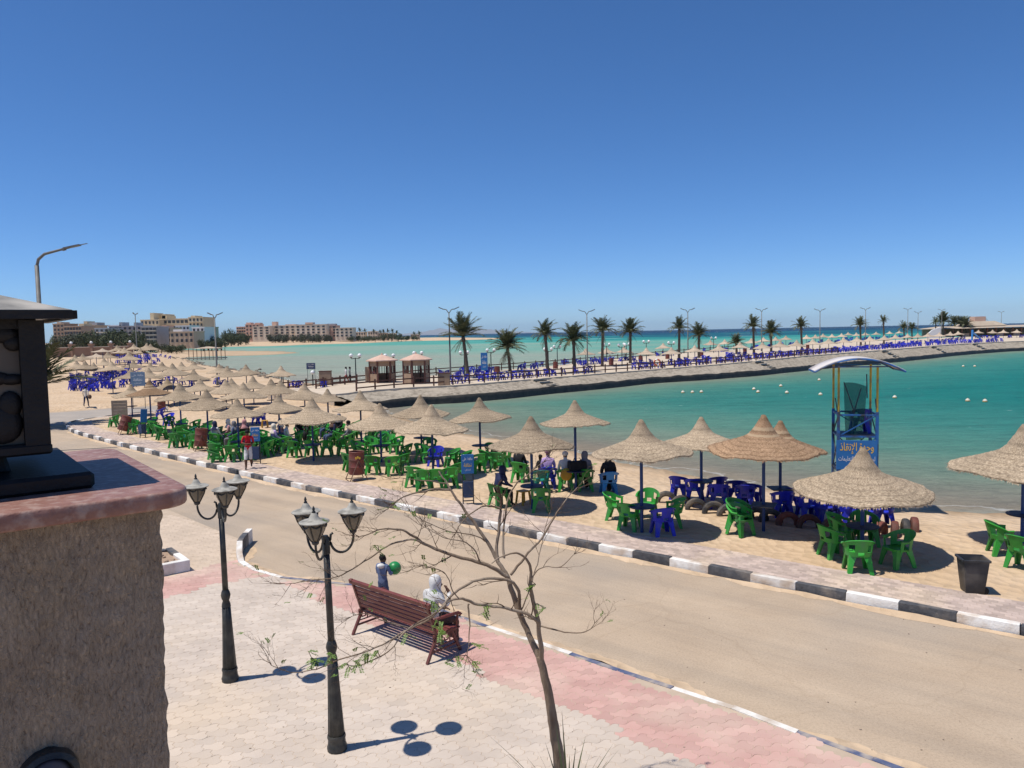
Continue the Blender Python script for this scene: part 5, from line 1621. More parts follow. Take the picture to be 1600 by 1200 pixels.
# party near the second drum
pp = [(338, 700, 70, 'cloth_white', 'cloth_denim', 'cloth_navy'), (357, 696, 200, 'cloth_pink', 'cloth_grey', 'cloth_cream'), (366, 700, 180, 'cloth_denim', 'cloth_grey', 'cloth_grey'), (383, 697, 120, 'cloth_brown', 'cloth_black', 'cloth_pink')]
for x, y, a, tp, bt, sc in pp:
    ch = cpx(x, y, a, 'green', 'under the small party beside the second drum')
    sit_on(ch, f'sitter in {desc[tp]} with {desc[sc]} headscarf in the party near the second drum', top=tp, bottom=bt, head='scarf', hmat=sc, group=G1)
ch = cpx(600, 697, 180, 'teal', 'under the sitter in white behind the drum'); sit_on(ch, 'sitter in white behind the umbrella pole by the waterline', top='cloth_white', bottom='cloth_grey', group=G1)

# person in red walking on the kerb, arms folded in front
figure('walk', Vector((*GT(389, 734).xy, WALK_Z)), RAD(-165), 'person in red shirt and white shorts walking along the pavement', 'cloth_red', 'cloth_white', 'skin_dark', scale=0.93, sleeve=False, shorts=True, hands=True, sub=2,
       pose={'elL': (-0.25, 0.04, 1.18), 'wrL': (-0.06, 0.23, 1.10), 'haL': (0.03, 0.25, 1.10), 'elR': (0.25, 0.04, 1.18), 'wrR': (0.07, 0.22, 1.14), 'haR': (-0.02, 0.25, 1.15), 'neck': (0, 0.04, 1.51), 'jaw': (0, 0.10, 1.56), 'skull': (0, 0.09, 1.65), 'top': (0, 0.07, 1.715), 'nose': (0, 0.20, 1.58), 'knL': (-0.10, 0.02, 0.50, 0.085), 'knR': (0.10, 0.15, 0.50, 0.085)})
figure('walk', GT(135, 637), RAD(10), 'person in pale shirt walking away over the sand with a bag', 'cloth_cream', 'cloth_navy', 'skin_brown', scale=0.97)
b_ = tag(MB().ball((0, 0, 0), (0.16, 0.10, 0.19), 10, 7).build('shoulder_bag', 'cloth_brown', None, True, GT(135, 637) + Vector((0.34, 0, 0.86))), 'brown bag in the hand of the person walking over sand', 'bag')
figure('walk', GP(541, 600.5), RAD(-60), 'person in red trousers on the causeway ramp', 'cloth_white', 'cloth_red', 'skin_dark', group='people on the causeway')
figure('stand', GP(547, 600.5), RAD(-70), 'person in dark clothes beside the ramp railing', 'cloth_grey', 'cloth_black', 'skin_dark', group='people on the causeway')
figure('walk', GP(584, 600), RAD(200), 'person in pink walking by the first kiosk', 'cloth_pink', 'cloth_grey', 'skin_brown', group='people on the causeway', scale=0.85)
figure('walk', GP(588.5, 599.5), RAD(180), 'person in black walking by the first kiosk', 'cloth_black', 'cloth_black', 'skin_brown', group='people on the causeway', scale=0.9)

# ================================================================== FOREGROUND
mat('iron_black', (0.014, 0.016, 0.017), (0.035, 0.037, 0.036), scale=9, rough=0.45, bump=0.2, bscale=60, c3=(0.06, 0.058, 0.05), s3=5.5, spec=0.4)
mat('lamp_cap', (0.24, 0.23, 0.20), (0.42, 0.40, 0.35), scale=10, rough=0.7, c3=(0.16, 0.15, 0.13), s3=7)
mat('lamp_glass', (0.10, 0.083, 0.056), (0.17, 0.14, 0.098), scale=7, rough=0.25, spec=0.6)
def lamp_post(px, py, label, a0, lean):
    t = thing('lamp_post', G(px, py, 0.03), label, 'lamp post', 'three-headed lamp posts on the plaza', RAD(a0))
    t.rotation_euler = (lean[0], lean[1], RAD(a0))
    q = MB().lathe([(0.130, 0.0), (0.135, 0.05), (0.122, 0.09), (0.116, 0.16), (0.126, 0.19), (0.118, 0.22)], 16).build('foot', 'iron_black', t); smooth_by_angle(q.data, 40)
    q = MB().lathe([(0.108, 0.20), (0.092, 0.55), (0.075, 0.95), (0.064, 1.26)], 32, flute=0.055, nf=12).build('fluted_base', 'iron_black', t, True)
    q = MB().lathe([(0.072, 1.24), (0.066, 1.29), (0.050, 1.34), (0.066, 1.38), (0.076, 1.43), (0.066, 1.48), (0.048, 1.52)], 18).build('collar', 'iron_black', t); smooth_by_angle(q.data, 50)
    MB().lathe([(0.047, 1.50), (0.043, 2.72)], 14).build('shaft', 'iron_black', t, True)
    q = MB().lathe([(0.052, 2.70), (0.054, 2.86), (0.048, 2.92), (0.03, 2.95)], 14).build('hub', 'iron_black', t); smooth_by_angle(q.data, 40)
    for k in range(3):
        a = RAD(120 * k)
        ca, sa = math.cos(a), math.sin(a)
        R_ = 0.37
        pts = []
        for i in range(15):
            th = PI * i / 14
            rr = 0.06 + (R_ - 0.06) * (1 - math.cos(th)) / 2
            pts.append((rr * ca, rr * sa, 2.88 - 0.20 * math.sin(th) + 0.02 * i / 14))
        pts = [(0.10 * ca, 0.10 * sa, 2.97), (0.07 * ca, 0.07 * sa, 2.95)] + pts + [(R_ * ca, R_ * sa, 2.94)]
        arm = MB().tube(pts, 0.017, 8).build('arm', 'iron_black', t, True)
        c = (R_ * ca, R_ * sa, 0)
        cup = MB().lathe([(0.02, 2.92), (0.045, 2.94), (0.052, 2.975), (0.035, 2.985)], 14, c).build('lamp_cup', 'iron_black', t, True)
        gl = MB().lathe([(0.046, 2.975), (0.075, 3.03), (0.118, 3.11), (0.142, 3.19), (0.146, 3.225)], 18, c).build('lamp_glass', 'lamp_glass', t, True)
        for j in range(6):
            b_ = 2 * PI * j / 6
            MB().tube([(c[0] + r * math.cos(b_), c[1] + r * math.sin(b_), z) for r, z in ((0.05, 2.975), (0.08, 3.03), (0.123, 3.11), (0.147, 3.19), (0.150, 3.23))], 0.009, 5).build('cage_bar', 'iron_black', gl)
        for j in range(6):                                   # swags below the rim
            b0, b1 = 2 * PI * j / 6, 2 * PI * (j + 1) / 6
            MB().tube([(c[0] + 0.151 * math.cos(b0 + (b1 - b0) * f), c[1] + 0.151 * math.sin(b0 + (b1 - b0) * f), 3.215 - 0.05 * math.sin(PI * f)) for f in (0, .25, .5, .75, 1)], 0.010, 5).build('swag', 'iron_black', gl)
        cp = MB().lathe([(0.150, 3.215), (0.190, 3.220), (0.194, 3.232), (0.165, 3.245), (0.088, 3.258), (0.074, 3.266), (0.054, 3.30), (0.036, 3.335), (0.02, 3.345)], 20, c).build('lamp_cap', 'lamp_cap', t); smooth_by_angle(cp.data, 35)
        fn = MB().lathe([(0.022, 3.34), (0.026, 3.355), (0.013, 3.372), (0.019, 3.39), (0.006, 3.43)], 10, c).build('finial', 'iron_black', cp, True)
    return t
lamp_post(360, 1063, 'black iron lamp post with three lanterns farther back on the plaza', 62, (0.0, -0.012))
lamp_post(527, 1171, 'black iron lamp post with three lanterns beside the bare tree', 24, (0.0, -0.018))

# ---- red bench
mat('wood_red', (0.115, 0.022, 0.018), (0.19, 0.045, 0.034), scale=4, rough=0.5, bump=0.25, bscale=40, stretch=(1, 1, 6))
mat('iron_red', (0.10, 0.028, 0.022), (0.16, 0.05, 0.038), scale=8, rough=0.5)
BL, BR = G(583, 981, 0.03), G(697, 1024, 0.03)
bdir = (BR - BL).normalized(); bang = math.atan2(bdir.y, bdir.x)
bench = thing('park_bench', (BL + BR) / 2, 'red slatted bench with Greek key ends facing the road', 'bench', None, bang)
HL = (BR - BL).length / 2 + 0.06
# local: x along the bench, +y faces the road
for k in range(7):
    y = 0.27 - 0.083 * k
    bevel_mesh(MB().box((0, y, 0.46 - 0.012 * abs(k - 2)), (2 * HL, 0.066, 0.028)).build('seat_slat', 'wood_red', bench).data, 0.006, 1)
lean = Matrix.Rotation(RAD(-14), 3, 'X')
for k in range(6):
    z = 0.54 + 0.088 * k
    y = -0.25 - (z - 0.46) * math.tan(RAD(17))
    if k == 5:
        bevel_mesh(MB().box((0, y - 0.02, z + 0.03), (2 * HL + 0.08, 0.06, 0.085), Matrix.Rotation(RAD(17), 3, 'X')).build('top_rail', 'wood_red', bench).data, 0.012, 2)
    else:
        bevel_mesh(MB().box((0, y, z), (2 * HL, 0.026, 0.074), Matrix.Rotation(RAD(17), 3, 'X')).build('back_slat', 'wood_red', bench).data, 0.006, 1)
for s in (-1, 1):
    x = s * (HL - 0.04)
    e = thing('end_frame', (0, 0, 0), None, None); e.parent = bench
    MB().bar((x, 0.33, 0.0), (x, 0.10, 0.46), 0.045).build('leg', 'iron_red', e)
    MB().bar((x, -0.46, 0.0), (x, -0.20, 0.46), 0.045).build('leg', 'iron_red', e)
    MB().bar((x, -0.24, 0.44), (x, -0.43, 1.02), 0.045).build('back_post', 'iron_red', e)
    MB().bar((x, 0.30, 0.43), (x, -0.30, 0.43), 0.04).build('seat_rail', 'iron_red', e)
    MB().bar((x, 0.24, 0.16), (x, -0.38, 0.16), 0.03).build('stretcher', 'iron_red', e)
    arm = MB().tube([(x, -0.34, 0.72), (x, 0.05, 0.70), (x, 0.30, 0.68), (x, 0.36, 0.64), (x, 0.33, 0.60)], 0.03, 8).build('armrest', 'wood_red', e, True)
    MB().bar((x, 0.27, 0.46), (x, 0.28, 0.68), 0.03).build('arm_post', 'iron_red', e)
    # scroll at the top of the post
    MB().tube([(x, -0.43 - 0.04 * math.sin(a_ * PI / 5), 1.03 + 0.03 * math.cos(a_ * PI / 5)) for a_ in range(9)], 0.016, 6).build('scroll', 'iron_red', e, True)
    # Greek key panel below the seat
    mb = MB()
    key = [(0, 0), (0, 1), (1, 1), (1, 0.25), (0.4, 0.25), (0.4, 0.6)]
    for c in range(3):
        off = -0.30 + c * 0.19
        pts = [(x, off + 0.15 * u, 0.25 + 0.15 * v) for u, v in key]
        for a_, c_ in zip(pts, pts[1:]):
            mb.bar(a_, c_, 0.018)
    mb.bar((x, -0.32, 0.235), (x, 0.27, 0.235), 0.018); mb.bar((x, -0.32, 0.415), (x, 0.27, 0.415), 0.018)
    mb.build('key_panel', 'iron_red', e)

def bench_pt(x, y, z=0.0):
    return bench.matrix_basis @ Vector((x, y, z)) if False else Vector((bench.location.x + x * math.cos(bang) - y * math.sin(bang), bench.location.y + x * math.sin(bang) + y * math.cos(bang), bench.location.z + z))
figure('sit', bench_pt(HL - 0.42, 0.06, 0.02), bang - 0.18, 'person in white hooded top sitting at the end of the bench', 'cloth_white', 'cloth_brown', 'skin_dark', scale=0.95, head='hood', hmat='cloth_white', hands=True, sub=2, shoes='cloth_white',
       pose={'neck': (0.0, 0.06, 1.10), 'jaw': (0.01, 0.11, 1.16), 'skull': (0.0, 0.09, 1.255), 'top': (0, 0.075, 1.32), 'nose': (0.02, 0.205, 1.18), 'chest': (0, 0.0, 0.95), 'elR': (0.24, 0.16, 0.84), 'wrR': (0.13, 0.28, 1.02), 'haR': (0.10, 0.25, 1.09)})
figure('stand', Vector((*G(600, 956, 0).xy, 0.0)), RAD(-25), 'small child in patterned hoodie standing behind the bench', 'cloth_pattern', 'cloth_denim', 'skin_dark', scale=0.66, hands=True, sub=2,
       pose={'elR': (0.25, 0.06, 1.18), 'wrR': (0.22, 0.24, 1.26), 'haR': (0.21, 0.30, 1.28), 'elL': (-0.24, 0.06, 1.18), 'wrL': (-0.02, 0.26, 1.24), 'haL': (0.04, 0.30, 1.25), 'skull': (0, 0.02, 1.68, 0.115), 'jaw': (0, 0.04, 1.58, 0.09), 'top': (0, 0.02, 1.76, 0.075), 'chest': (0, 0, 1.36, 0.165, 0.8)})
chood = tag(MB().ball((0, 0, 0), (0.085, 0.06, 0.05), 10, 7).build('folded_hood', 'cloth_white', None, True, G(600, 956) + Vector((-0.02, -0.06, 0.97))), 'white hood lying folded on the shoulders of the child', 'hood')
mat('ball_green', (0.01, 0.20, 0.05), (0.015, 0.26, 0.07), scale=6, rough=0.4)
tag(MB().ball((0, 0, 0), 0.135, 20, 14).build('beach_ball', 'ball_green', None, True, G(600, 956) + Vector((0.22, 0.14, 0.86))), 'green ball held by the small child', 'ball')

# ---- low planter and curved end of the plaza kerb
mat('soil_mat', (0.30, 0.20, 0.135), (0.42, 0.30, 0.21), scale=5, rough=0.95, bump=1.0, bscale=12)
A_ = G(298, 892, 0.03); B_ = G(254, 901, 0.03)
ux = (B_ - A_).normalized(); C_ = G(270, 873, 0.03); uy = Vector((-ux.y, ux.x, 0))
if uy.dot(C_ - A_) < 0: uy = -uy
plt = thing('planter', A_, 'low white and black kerb planter filled with dry soil beside the pillar', 'planter')
LW, LD, HH = 3.2, 1.5, 0.28
def prism(o_, a, b_, w, d, h, name, m, parent):
    Mr = Matrix(((a.x, b_.x, 0), (a.y, b_.y, 0), (0, 0, 1)))
    q = MB().box((0, 0, 0), (w, d, h), Mr).mesh(name, m); bevel_mesh(q, 0.012, 1)
    return put(name, q, parent, o_)
for k in range(4):
    L_ = LW / 4
    prism(ux * (k * L_ + L_ / 2) + uy * 0.08 + Vector((0, 0, HH / 2)), ux, uy, L_ - 0.01, 0.16, HH, 'kerb_block', 'kerb_white' if k == 0 else ('kerb_black' if k % 2 else 'kerb_white'), plt)
for k in range(2):
    L_ = (LD - 0.17) / 2
    prism(ux * 0.08 + uy * (0.17 + k * L_ + L_ / 2) + Vector((0, 0, HH / 2)), ux, uy, 0.16, L_ - 0.01, HH, 'kerb_block', 'kerb_white' if k == 0 else 'kerb_black', plt)
for k in range(4):
    L_ = (LW - 0.17) / 4
    prism(ux * (0.17 + k * L_ + L_ / 2) + uy * (LD - 0.08) + Vector((0, 0, HH / 2)), ux, uy, L_ - 0.01, 0.16, HH, 'kerb_block', 'kerb_white' if k % 2 else 'kerb_black', plt)
mb = MB(); n_ = 16
for i in range(n_ + 1):
    for j in range(n_ + 1):
        q = ux * (0.15 + (LW - 0.3) * i / n_) + uy * (0.15 + (LD - 0.3) * j / n_)
        mb.v.append((q.x, q.y, 0.21 + 0.05 * noise.noise((q.x * 3, q.y * 3, 0))))
for i in range(n_):
    for j in range(n_):
        a = i * (n_ + 1) + j; mb.f.append((a, a + n_ + 1, a + n_ + 2, a + 1)); mb.m.append(0)
mb.build('soil', 'soil_mat', plt, True)
for k in range(26):
    q = ux * rnd.uniform(0.25, 1.2) + uy * rnd.uniform(0.25, LD - 0.3)
    MB().ball((q.x, q.y, 0.235), (rnd.uniform(.03, .07), rnd.uniform(.03, .07), rnd.uniform(.02, .04)), 7, 5).build('clod', 'soil_mat', plt)
# curved wall stub
stub = tag(thing('kerb_stub', (0, 0, 0), 'short curved black and white kerb standing up at the plaza corner', 'kerb'), None)
cw = chaikin([G(391, 846), G(385, 852), G(377, 862), G(373, 872), G(377, 881), G(392, 889)], 2)
cw = resample(cw, 0.42)
for i in range(len(cw) - 1):
    a, c = cw[i], cw[i + 1]
    h0 = max(0.05, 0.36 - 0.36 * max(0, (i - 3)) / max(1, len(cw) - 5))
    tdir = (c - a).normalized(); nn = Vector((-tdir.y, tdir.x, 0))
    h1 = max(0.05, 0.36 - 0.36 * max(0, (i - 2)) / max(1, len(cw) - 5))
    v = []
    for p, h in ((a, h0), (c, h1)):
        for o, z in ((-0.07, -0.02), (0.07, -0.02), (0.07, h), (-0.07, h)):
            v.append(p + nn * o + Vector((0, 0, z)))
    MB().add(v, [(3, 2, 1, 0), (4, 5, 6, 7), (0, 1, 5, 4), (1, 2, 6, 5), (2, 3, 7, 6), (3, 0, 4, 7)]).build('kerb_block', 'kerb_black' if i in (1, 2) else 'kerb_white', stub)

# ---- plastered pillar with marble cap, lantern standing on it
mat('plaster', (0.31, 0.245, 0.185), (0.43, 0.35, 0.275), scale=5, rough=0.95, spec=0.1, c3=(0.42, 0.33, 0.235), s3=2.2)
m = MATS['plaster']; nd, lk = m.node_tree.nodes, m.node_tree.links; b = nd['Principled BSDF']
g = nd.new('ShaderNodeNewGeometry')
mp = nd.new('ShaderNodeMapping'); mp.inputs['Scale'].default_value = (1, 1, 0.42); lk.new(g.outputs['Position'], mp.inputs['Vector'])
n1 = nd.new('ShaderNodeTexNoise'); n1.inputs['Scale'].default_value = 105; n1.inputs['Roughness'].default_value = 0.7; n1.inputs['Detail'].default_value = 5; n1.inputs['Distortion'].default_value = 0.6; lk.new(mp.outputs[0], n1.inputs['Vector'])
bp = nd.new('ShaderNodeBump'); bp.inputs['Strength'].default_value = 1.0; bp.inputs['Distance'].default_value = 0.02; lk.new(n1.outputs['Fac'], bp.inputs['Height']); lk.new(bp.outputs[0], b.inputs['Normal'])
src_c = b.inputs['Base Color'].links[0].from_socket               # relief shading painted into the colour: pits darker, ridges lighter
rd = ramp(nd, [(0.32, (0.55, 0.51, 0.48)), (0.44, (0.98, 0.98, 0.98)), (0.62, (1.15, 1.15, 1.15))]); lk.new(n1.outputs['Fac'], rd.inputs[0])
md = nd.new('ShaderNodeMix'); md.data_type = 'RGBA'; md.blend_type = 'MULTIPLY'; md.inputs[0].default_value = 1; lk.new(src_c, md.inputs[6]); lk.new(rd.outputs[0], md.inputs[7]); lk.new(md.outputs[2], b.inputs['Base Color'])
mat('marble_pink', (0.20, 0.095, 0.073), (0.31, 0.17, 0.14), scale=14, rough=0.5, c3=(0.34, 0.23, 0.195), s3=26, spec=0.3, detail=9, bump=0.2, bscale=60)
CORNER = G(303, 763, CAM_H - 0.487)
pu, pv = Vector((-0.79, -0.613, 0)), Vector((-0.613, 0.79, 0))
CS = 1.3
pil = thing('gate_pillar', Vector((CORNER.x, CORNER.y, 0)) + (pu + pv) * CS / 2, 'rough plastered pillar with pink marble cap at the terrace edge', 'pillar')
zc = CORNER.z
pc = pil.location
# shaft: rough trowelled plaster, vertical drags in real relief
ins = 0.085
mb = MB()
half = CS / 2 - ins
nu, nz_ = 90, 150
for face, (a, c) in enumerate(((pu, pv), (pv, -pu), (-pu, -pv), (-pv, pu))):
    near = face in (0, 1, 3)
    if not near:
        NU, NZ = 4, 4
    else:
        NU, NZ = nu, nz_
    # face whose outward normal is -c, running along a
    off = len(mb.v)
    for j in range(NZ + 1):
        fz = j / NZ
        z = zc - 0.055 - (zc - 0.055) * (fz ** 1.7)
        for i in range(NU + 1):
            f = i / NU * 2 - 1
            hz_ = half - 0.016 * (zc - z)
            p = a * (f * hz_) - c * hz_
            w = 0.0
            if near and 0 < i < NU:
                w = 0.007 * noise.noise((f * 26, z * 9, face)) + 0.009 * noise.noise((f * 60, z * 26, face + 9)) + 0.012 * noise.noise((f * 4, z * 3, face + 3))
            e = 0.012 * noise.noise((z * 7, face * 0.0, 5.0)) + 0.010 * noise.noise((z * 22, 0, 8.0))
            q = p - c * (w + e * (0 if 0 < i < NU else 0)) 
            if i in (0, NU):
                q = p + (pu + pv).normalized() * 0.0 + (a * (-f) - c * -1).normalized() * e
            mb.v.append((q.x, q.y, z))
    for j in range(NZ):
        for i in range(NU):
            k = off + j * (NU + 1) + i
            mb.f.append((k, k + NU + 1, k + NU + 2, k + 1)); mb.m.append(0)
me = mb.mesh('shaft', 'plaster', True)
bm = bmesh.new(); bm.from_mesh(me); bmesh.ops.recalc_face_normals(bm, faces=bm.faces); bm.to_mesh(me); bm.free()
put('shaft', me, pil)
# cap with rounded corners and a bullnose edge
out_ = []
rc = 0.10
for (sx_, sy) in ((-1, -1), (1, -1), (1, 1), (-1, 1)):
    for k in range(7):
        a = math.atan2(sy, sx_) - PI / 4 + PI / 2 * k / 6
        cx_, cy_ = sx_ * (CS / 2 - rc), sy * (CS / 2 - rc)
        out_.append((cx_ + rc * math.cos(a), cy_ + rc * math.sin(a)))
lay = []
for k in range(9):
    a = -PI / 2 + PI * k / 8
    ca_, sa_ = math.cos(a), math.sin(a)
    lay.append((0.020 * abs(ca_) ** 0.5 - 0.020, -0.029 + 0.029 * math.copysign(abs(sa_) ** 0.35, sa_)))
mb = MB(); n_ = len(out_)
for ins_, z in lay:
    f = 1 + ins_ / (CS / 2)
    for x, y in out_:
        p = pu * (x * f) + pv * (y * f)
        w = 0.002 * noise.noise((x * 9, y * 9, z * 20))
        mb.v.append((p.x, p.y, zc + z + w))
for i in range(len(lay) - 1):
    for k in range(n_):
        mb.f.append((i * n_ + k, i * n_ + (k + 1) % n_, (i + 1) * n_ + (k + 1) % n_, (i + 1) * n_ + k)); mb.m.append(0)
mb.f.append(tuple((len(lay) - 1) * n_ + k for k in range(n_))); mb.f.append(tuple(range(n_))[::-1]); mb.m += [0, 0]
me = mb.mesh('cap', 'marble_pink')
bm = bmesh.new(); bm.from_mesh(me); bmesh.ops.recalc_face_normals(bm, faces=bm.faces); bm.to_mesh(me); bm.free()
smooth_by_angle(me, 50)
put('cap', me, pil)
# spotlight fitting let into the shaft
sp = G(72, 1188, 0)
d_ = ray(75, 1212)
n_f = -pv                                               # outward normal of the seen face
p0 = pil.location - pv * half
t_ = (p0 - Vector((0, 0, CAM_H))).dot(n_f) / d_.dot(n_f)
hit = Vector((0, 0, CAM_H)) + d_ * t_
spot = thing('wall_spotlight', hit, 'dark round spotlight fitted low on the plastered pillar', 'spotlight')
Mr = n_f.to_track_quat('Z', 'Y').to_matrix()
q = MB().lathe([(0.085, -0.02), (0.085, 0.035), (0.070, 0.045), (0.064, 0.02)], 24, (0, 0, 0), 0, Mr).build('housing', 'iron_black', spot); smooth_by_angle(q.data, 40)
MB().lathe([(0.064, 0.020), (0.05, 0.028), (0.02, 0.032)], 20, (0, 0, 0), 0, Mr).build('lens', 'table_navy', spot, True)

# lantern
mat('lantern_iron', (0.006, 0.006, 0.007), (0.014, 0.014, 0.015), scale=9, rough=0.55, bump=0.2, bscale=60, spec=0.3)
lan = thing('pillar_lantern', Vector((pc.x + 0.02, pc.y, zc)), 'big square black iron lantern standing on the marble cap', 'lantern', None, math.atan2(pu.y, pu.x))
mat('lantern_glass', (0.07, 0.058, 0.045), (0.10, 0.083, 0.063), scale=3, rough=0.5)
lan.scale = (0.97, 0.97, 0.92)
LB = 0.268
bevel_mesh(MB().box((0, 0, 0.03), (0.80, 0.80, 0.06)).build('base_plate', 'lantern_iron', lan).data, 0.012, 1)
bevel_mesh(MB().box((0, 0, 0.09), (0.36, 0.36, 0.08), None, 0, 0.9).build('neck', 'lantern_iron', lan).data, 0.012, 1)
bevel_mesh(MB().box((0, 0, 0.145), (2 * LB + 0.05, 2 * LB + 0.05, 0.04)).build('bottom_frame', 'lantern_iron', lan).data, 0.008, 1)
for sx_ in (-1, 1):
    for sy in (-1, 1):
        MB().box((sx_ * LB * 0.94, sy * LB * 0.94, 0.38), (0.075, 0.075, 0.46)).build('corner_post', 'lantern_iron', lan)
MB().box((0, 0, 0.60), (2 * LB, 2 * LB, 0.04)).build('top_frame', 'lantern_iron', lan)
for k in range(4):
    Mr = Matrix.Rotation(PI / 2 * k, 3, 'Z')
    MB().box(Mr @ Vector((0, -LB * 0.90, 0.375)), (2 * LB * 0.86, 0.012, 0.42), Mr).build('glass_pane', 'lantern_glass', lan)
    # iron leaf work in front of the pane
    for (u, z, ru, rz_) in ((0.0, 0.40, 0.085, 0.045), (0.12, 0.405, 0.07, 0.028), (-0.12, 0.405, 0.07, 0.028), (0.19, 0.40, 0.04, 0.02), (-0.19, 0.40, 0.04, 0.02), (0.155, 0.24, 0.06, 0.07), (0.09, 0.205, 0.06, 0.045), (0.18, 0.31, 0.035, 0.05), (0.02, 0.185, 0.05, 0.03), (-0.155, 0.24, 0.06, 0.07), (-0.09, 0.205, 0.06, 0.045), (-0.18, 0.31, 0.035, 0.05), (0.17, 0.56, 0.05, 0.03), (-0.17, 0.56, 0.05, 0.03), (0.20, 0.53, 0.03, 0.03)):
        MB().ball(Mr @ Vector((u, -LB * 0.96, z)), (ru, 0.014, rz_) if k % 2 == 0 else (0.014, ru, rz_), 12, 7).build('iron_leaf', 'lantern_iron', lan, True)
RS = 0.365
v = [(-RS, -RS, 0.625), (RS, -RS, 0.625), (RS, RS, 0.625), (-RS, RS, 0.625), (-RS, -RS, 0.645), (RS, -RS, 0.645), (RS, RS, 0.645), (-RS, RS, 0.645), (-0.05, -0.05, 0.745), (0.05, -0.05, 0.745), (0.05, 0.05, 0.745), (-0.05, 0.05, 0.745)]
mat('lantern_roof', (0.12, 0.115, 0.10), (0.26, 0.245, 0.215), scale=8, rough=0.55, c3=(0.40, 0.37, 0.32), s3=5)
f = [(3, 2, 1, 0), (0, 1, 5, 4), (1, 2, 6, 5), (2, 3, 7, 6), (3, 0, 4, 7), (4, 5, 9, 8), (5, 6, 10, 9), (6, 7, 11, 10), (7, 4, 8, 11), (8, 9, 10, 11)]
MB().add(v, f).build('roof', 'lantern_roof', lan)
fr_ = MB()
for k in range(4):
    a, c = v[k], v[(k + 1) % 4]
    fr_.bar((a[0], a[1], 0.628), (c[0], c[1], 0.628), 0.03, 0.03)
fr_.build('roof_edge', 'lantern_iron', lan)
MB().lathe([(0.05, 0.74), (0.06, 0.77), (0.03, 0.80), (0.045, 0.83), (0.01, 0.88)], 12).build('finial', 'lantern_iron', lan, True)

# ================================================================== BARE TREE
mat('bark', (0.14, 0.098, 0.068), (0.29, 0.22, 0.16), scale=9, rough=0.9, bump=0.7, bscale=30, stretch=(1, 1, 0.3), c3=(0.30, 0.24, 0.185), s3=3, spec=0.15)
mat('twig', (0.085, 0.055, 0.038), (0.17, 0.12, 0.085), scale=12, rough=0.9, spec=0.15)
mat('leaf_fresh', (0.075, 0.14, 0.015), (0.14, 0.22, 0.03), scale=14, rough=0.6, island=0.25)
YT = 8.5
tree = thing('bare_tree', Vector((*AT(880, 1310, YT).xy, 0.03)), 'nearly leafless tree with spreading twigs in front of the bench', 'tree')
tp = tree.location
def pix_path(pts, y0, y1):
    n = len(pts)
    return [AT(x, y, y0 + (y1 - y0) * i / (n - 1)) for i, (x, y) in enumerate(pts)]
def smooth_path(P, R_, k=2):
    P = [Vector(p) for p in P]; R_ = list(R_)
    for _ in range(k):
        Q, S_ = [P[0]], [R_[0]]
        for a, b_, ra, rb in zip(P, P[1:], R_, R_[1:]):
            Q += [a.lerp(b_, .25), a.lerp(b_, .75)]; S_ += [ra * .75 + rb * .25, ra * .25 + rb * .75]
        Q.append(P[-1]); S_.append(R_[-1]); P, R_ = Q, S_
    return P, R_
SEGS = []
def limb_(name, pts, w0, w1, y0, y1, m='bark', n=8):
    P = pix_path(pts, y0, y1)
    rr = [0.76 * (w0 + (w1 - w0) * i / (len(P) - 1)) / 2 * P[i].y / FPX * (1 + 0.10 * noise.noise((i * 1.7, w0, 0))) for i in range(len(P))]
    P, rr = smooth_path(P, rr, 2)
    P = [P[0]] + [p + noise.noise_vector(p * 7) * 0.016 + noise.noise_vector(p * 19) * 0.006 for p in P[1:-1]] + [P[-1]]
    MB().tube([p - tp for p in P], rr, n).build(name, m, tree, True)
    SEGS.append((P, rr))
limb_('trunk', [(884, 1330), (877, 1230), (872, 1180), (866, 1140), (860, 1104), (850, 1052), (843, 1026)], 30, 16, 8.5, 8.5, n=14)
limb_('branch', [(844, 1030), (836, 1012), (828, 996), (812, 960), (800, 924), (793, 902), (782, 884), (776, 874), (760, 844), (740, 816), (720, 788), (704, 766), (694, 750), (686, 736)], 15, 2.5, 8.5, 8.9, n=10)
limb_('branch', [(846, 1036), (845, 1014), (844, 996), (838, 960), (832, 936), (828, 908), (829, 888), (822, 872), (806, 862), (786, 870), (768, 880)], 12, 2.2, 8.5, 8.1, n=10)
limb_('branch', [(794, 903), (772, 887), (740, 876), (712, 870), (680, 858), (654, 845), (640, 832), (624, 826), (600, 825), (576, 834), (560, 838)], 9, 1.8, 8.58, 8.2)
limb_('branch', [(684, 860), (660, 848), (644, 843), (624, 846), (606, 851), (584, 868), (560, 884), (532, 900), (504, 906), (472, 907), (445, 912)], 5, 1.4, 8.36, 7.9)
limb_('branch', [(778, 878), (776, 860), (780, 828), (782, 796)], 7.5, 6, 8.7, 8.8)
limb_('branch', [(787, 872), (786, 850), (788, 820), (794, 780), (804, 756), (822, 742), (850, 722)], 5.5, 1.5, 8.65, 9.1)
limb_('branch', [(783, 795), (770, 790), (756, 792), (736, 800), (724, 812), (716, 824)], 4.5, 1.8, 8.8, 8.6)
limb_('branch', [(798, 898), (816, 876), (840, 848), (856, 828), (868, 804), (884, 780), (902, 762)], 6, 1.6, 8.6, 8.9)
limb_('branch', [(828, 906), (840, 890), (852, 884), (880, 888), (897, 866)], 3.5, 1.2, 8.25, 8.0)
limb_('branch', [(842, 978), (864, 982), (892, 990), (916, 988), (929, 974)], 4.2, 1.2, 8.45, 8.1)
limb_('branch', [(842, 982), (836, 964), (802, 952), (768, 946), (742, 944), (732, 938), (716, 934), (700, 941), (688, 952), (672, 964), (640, 980), (624, 996), (612, 1016), (584, 1032), (560, 1042), (534, 1040)], 8, 1.5, 8.4, 7.7)
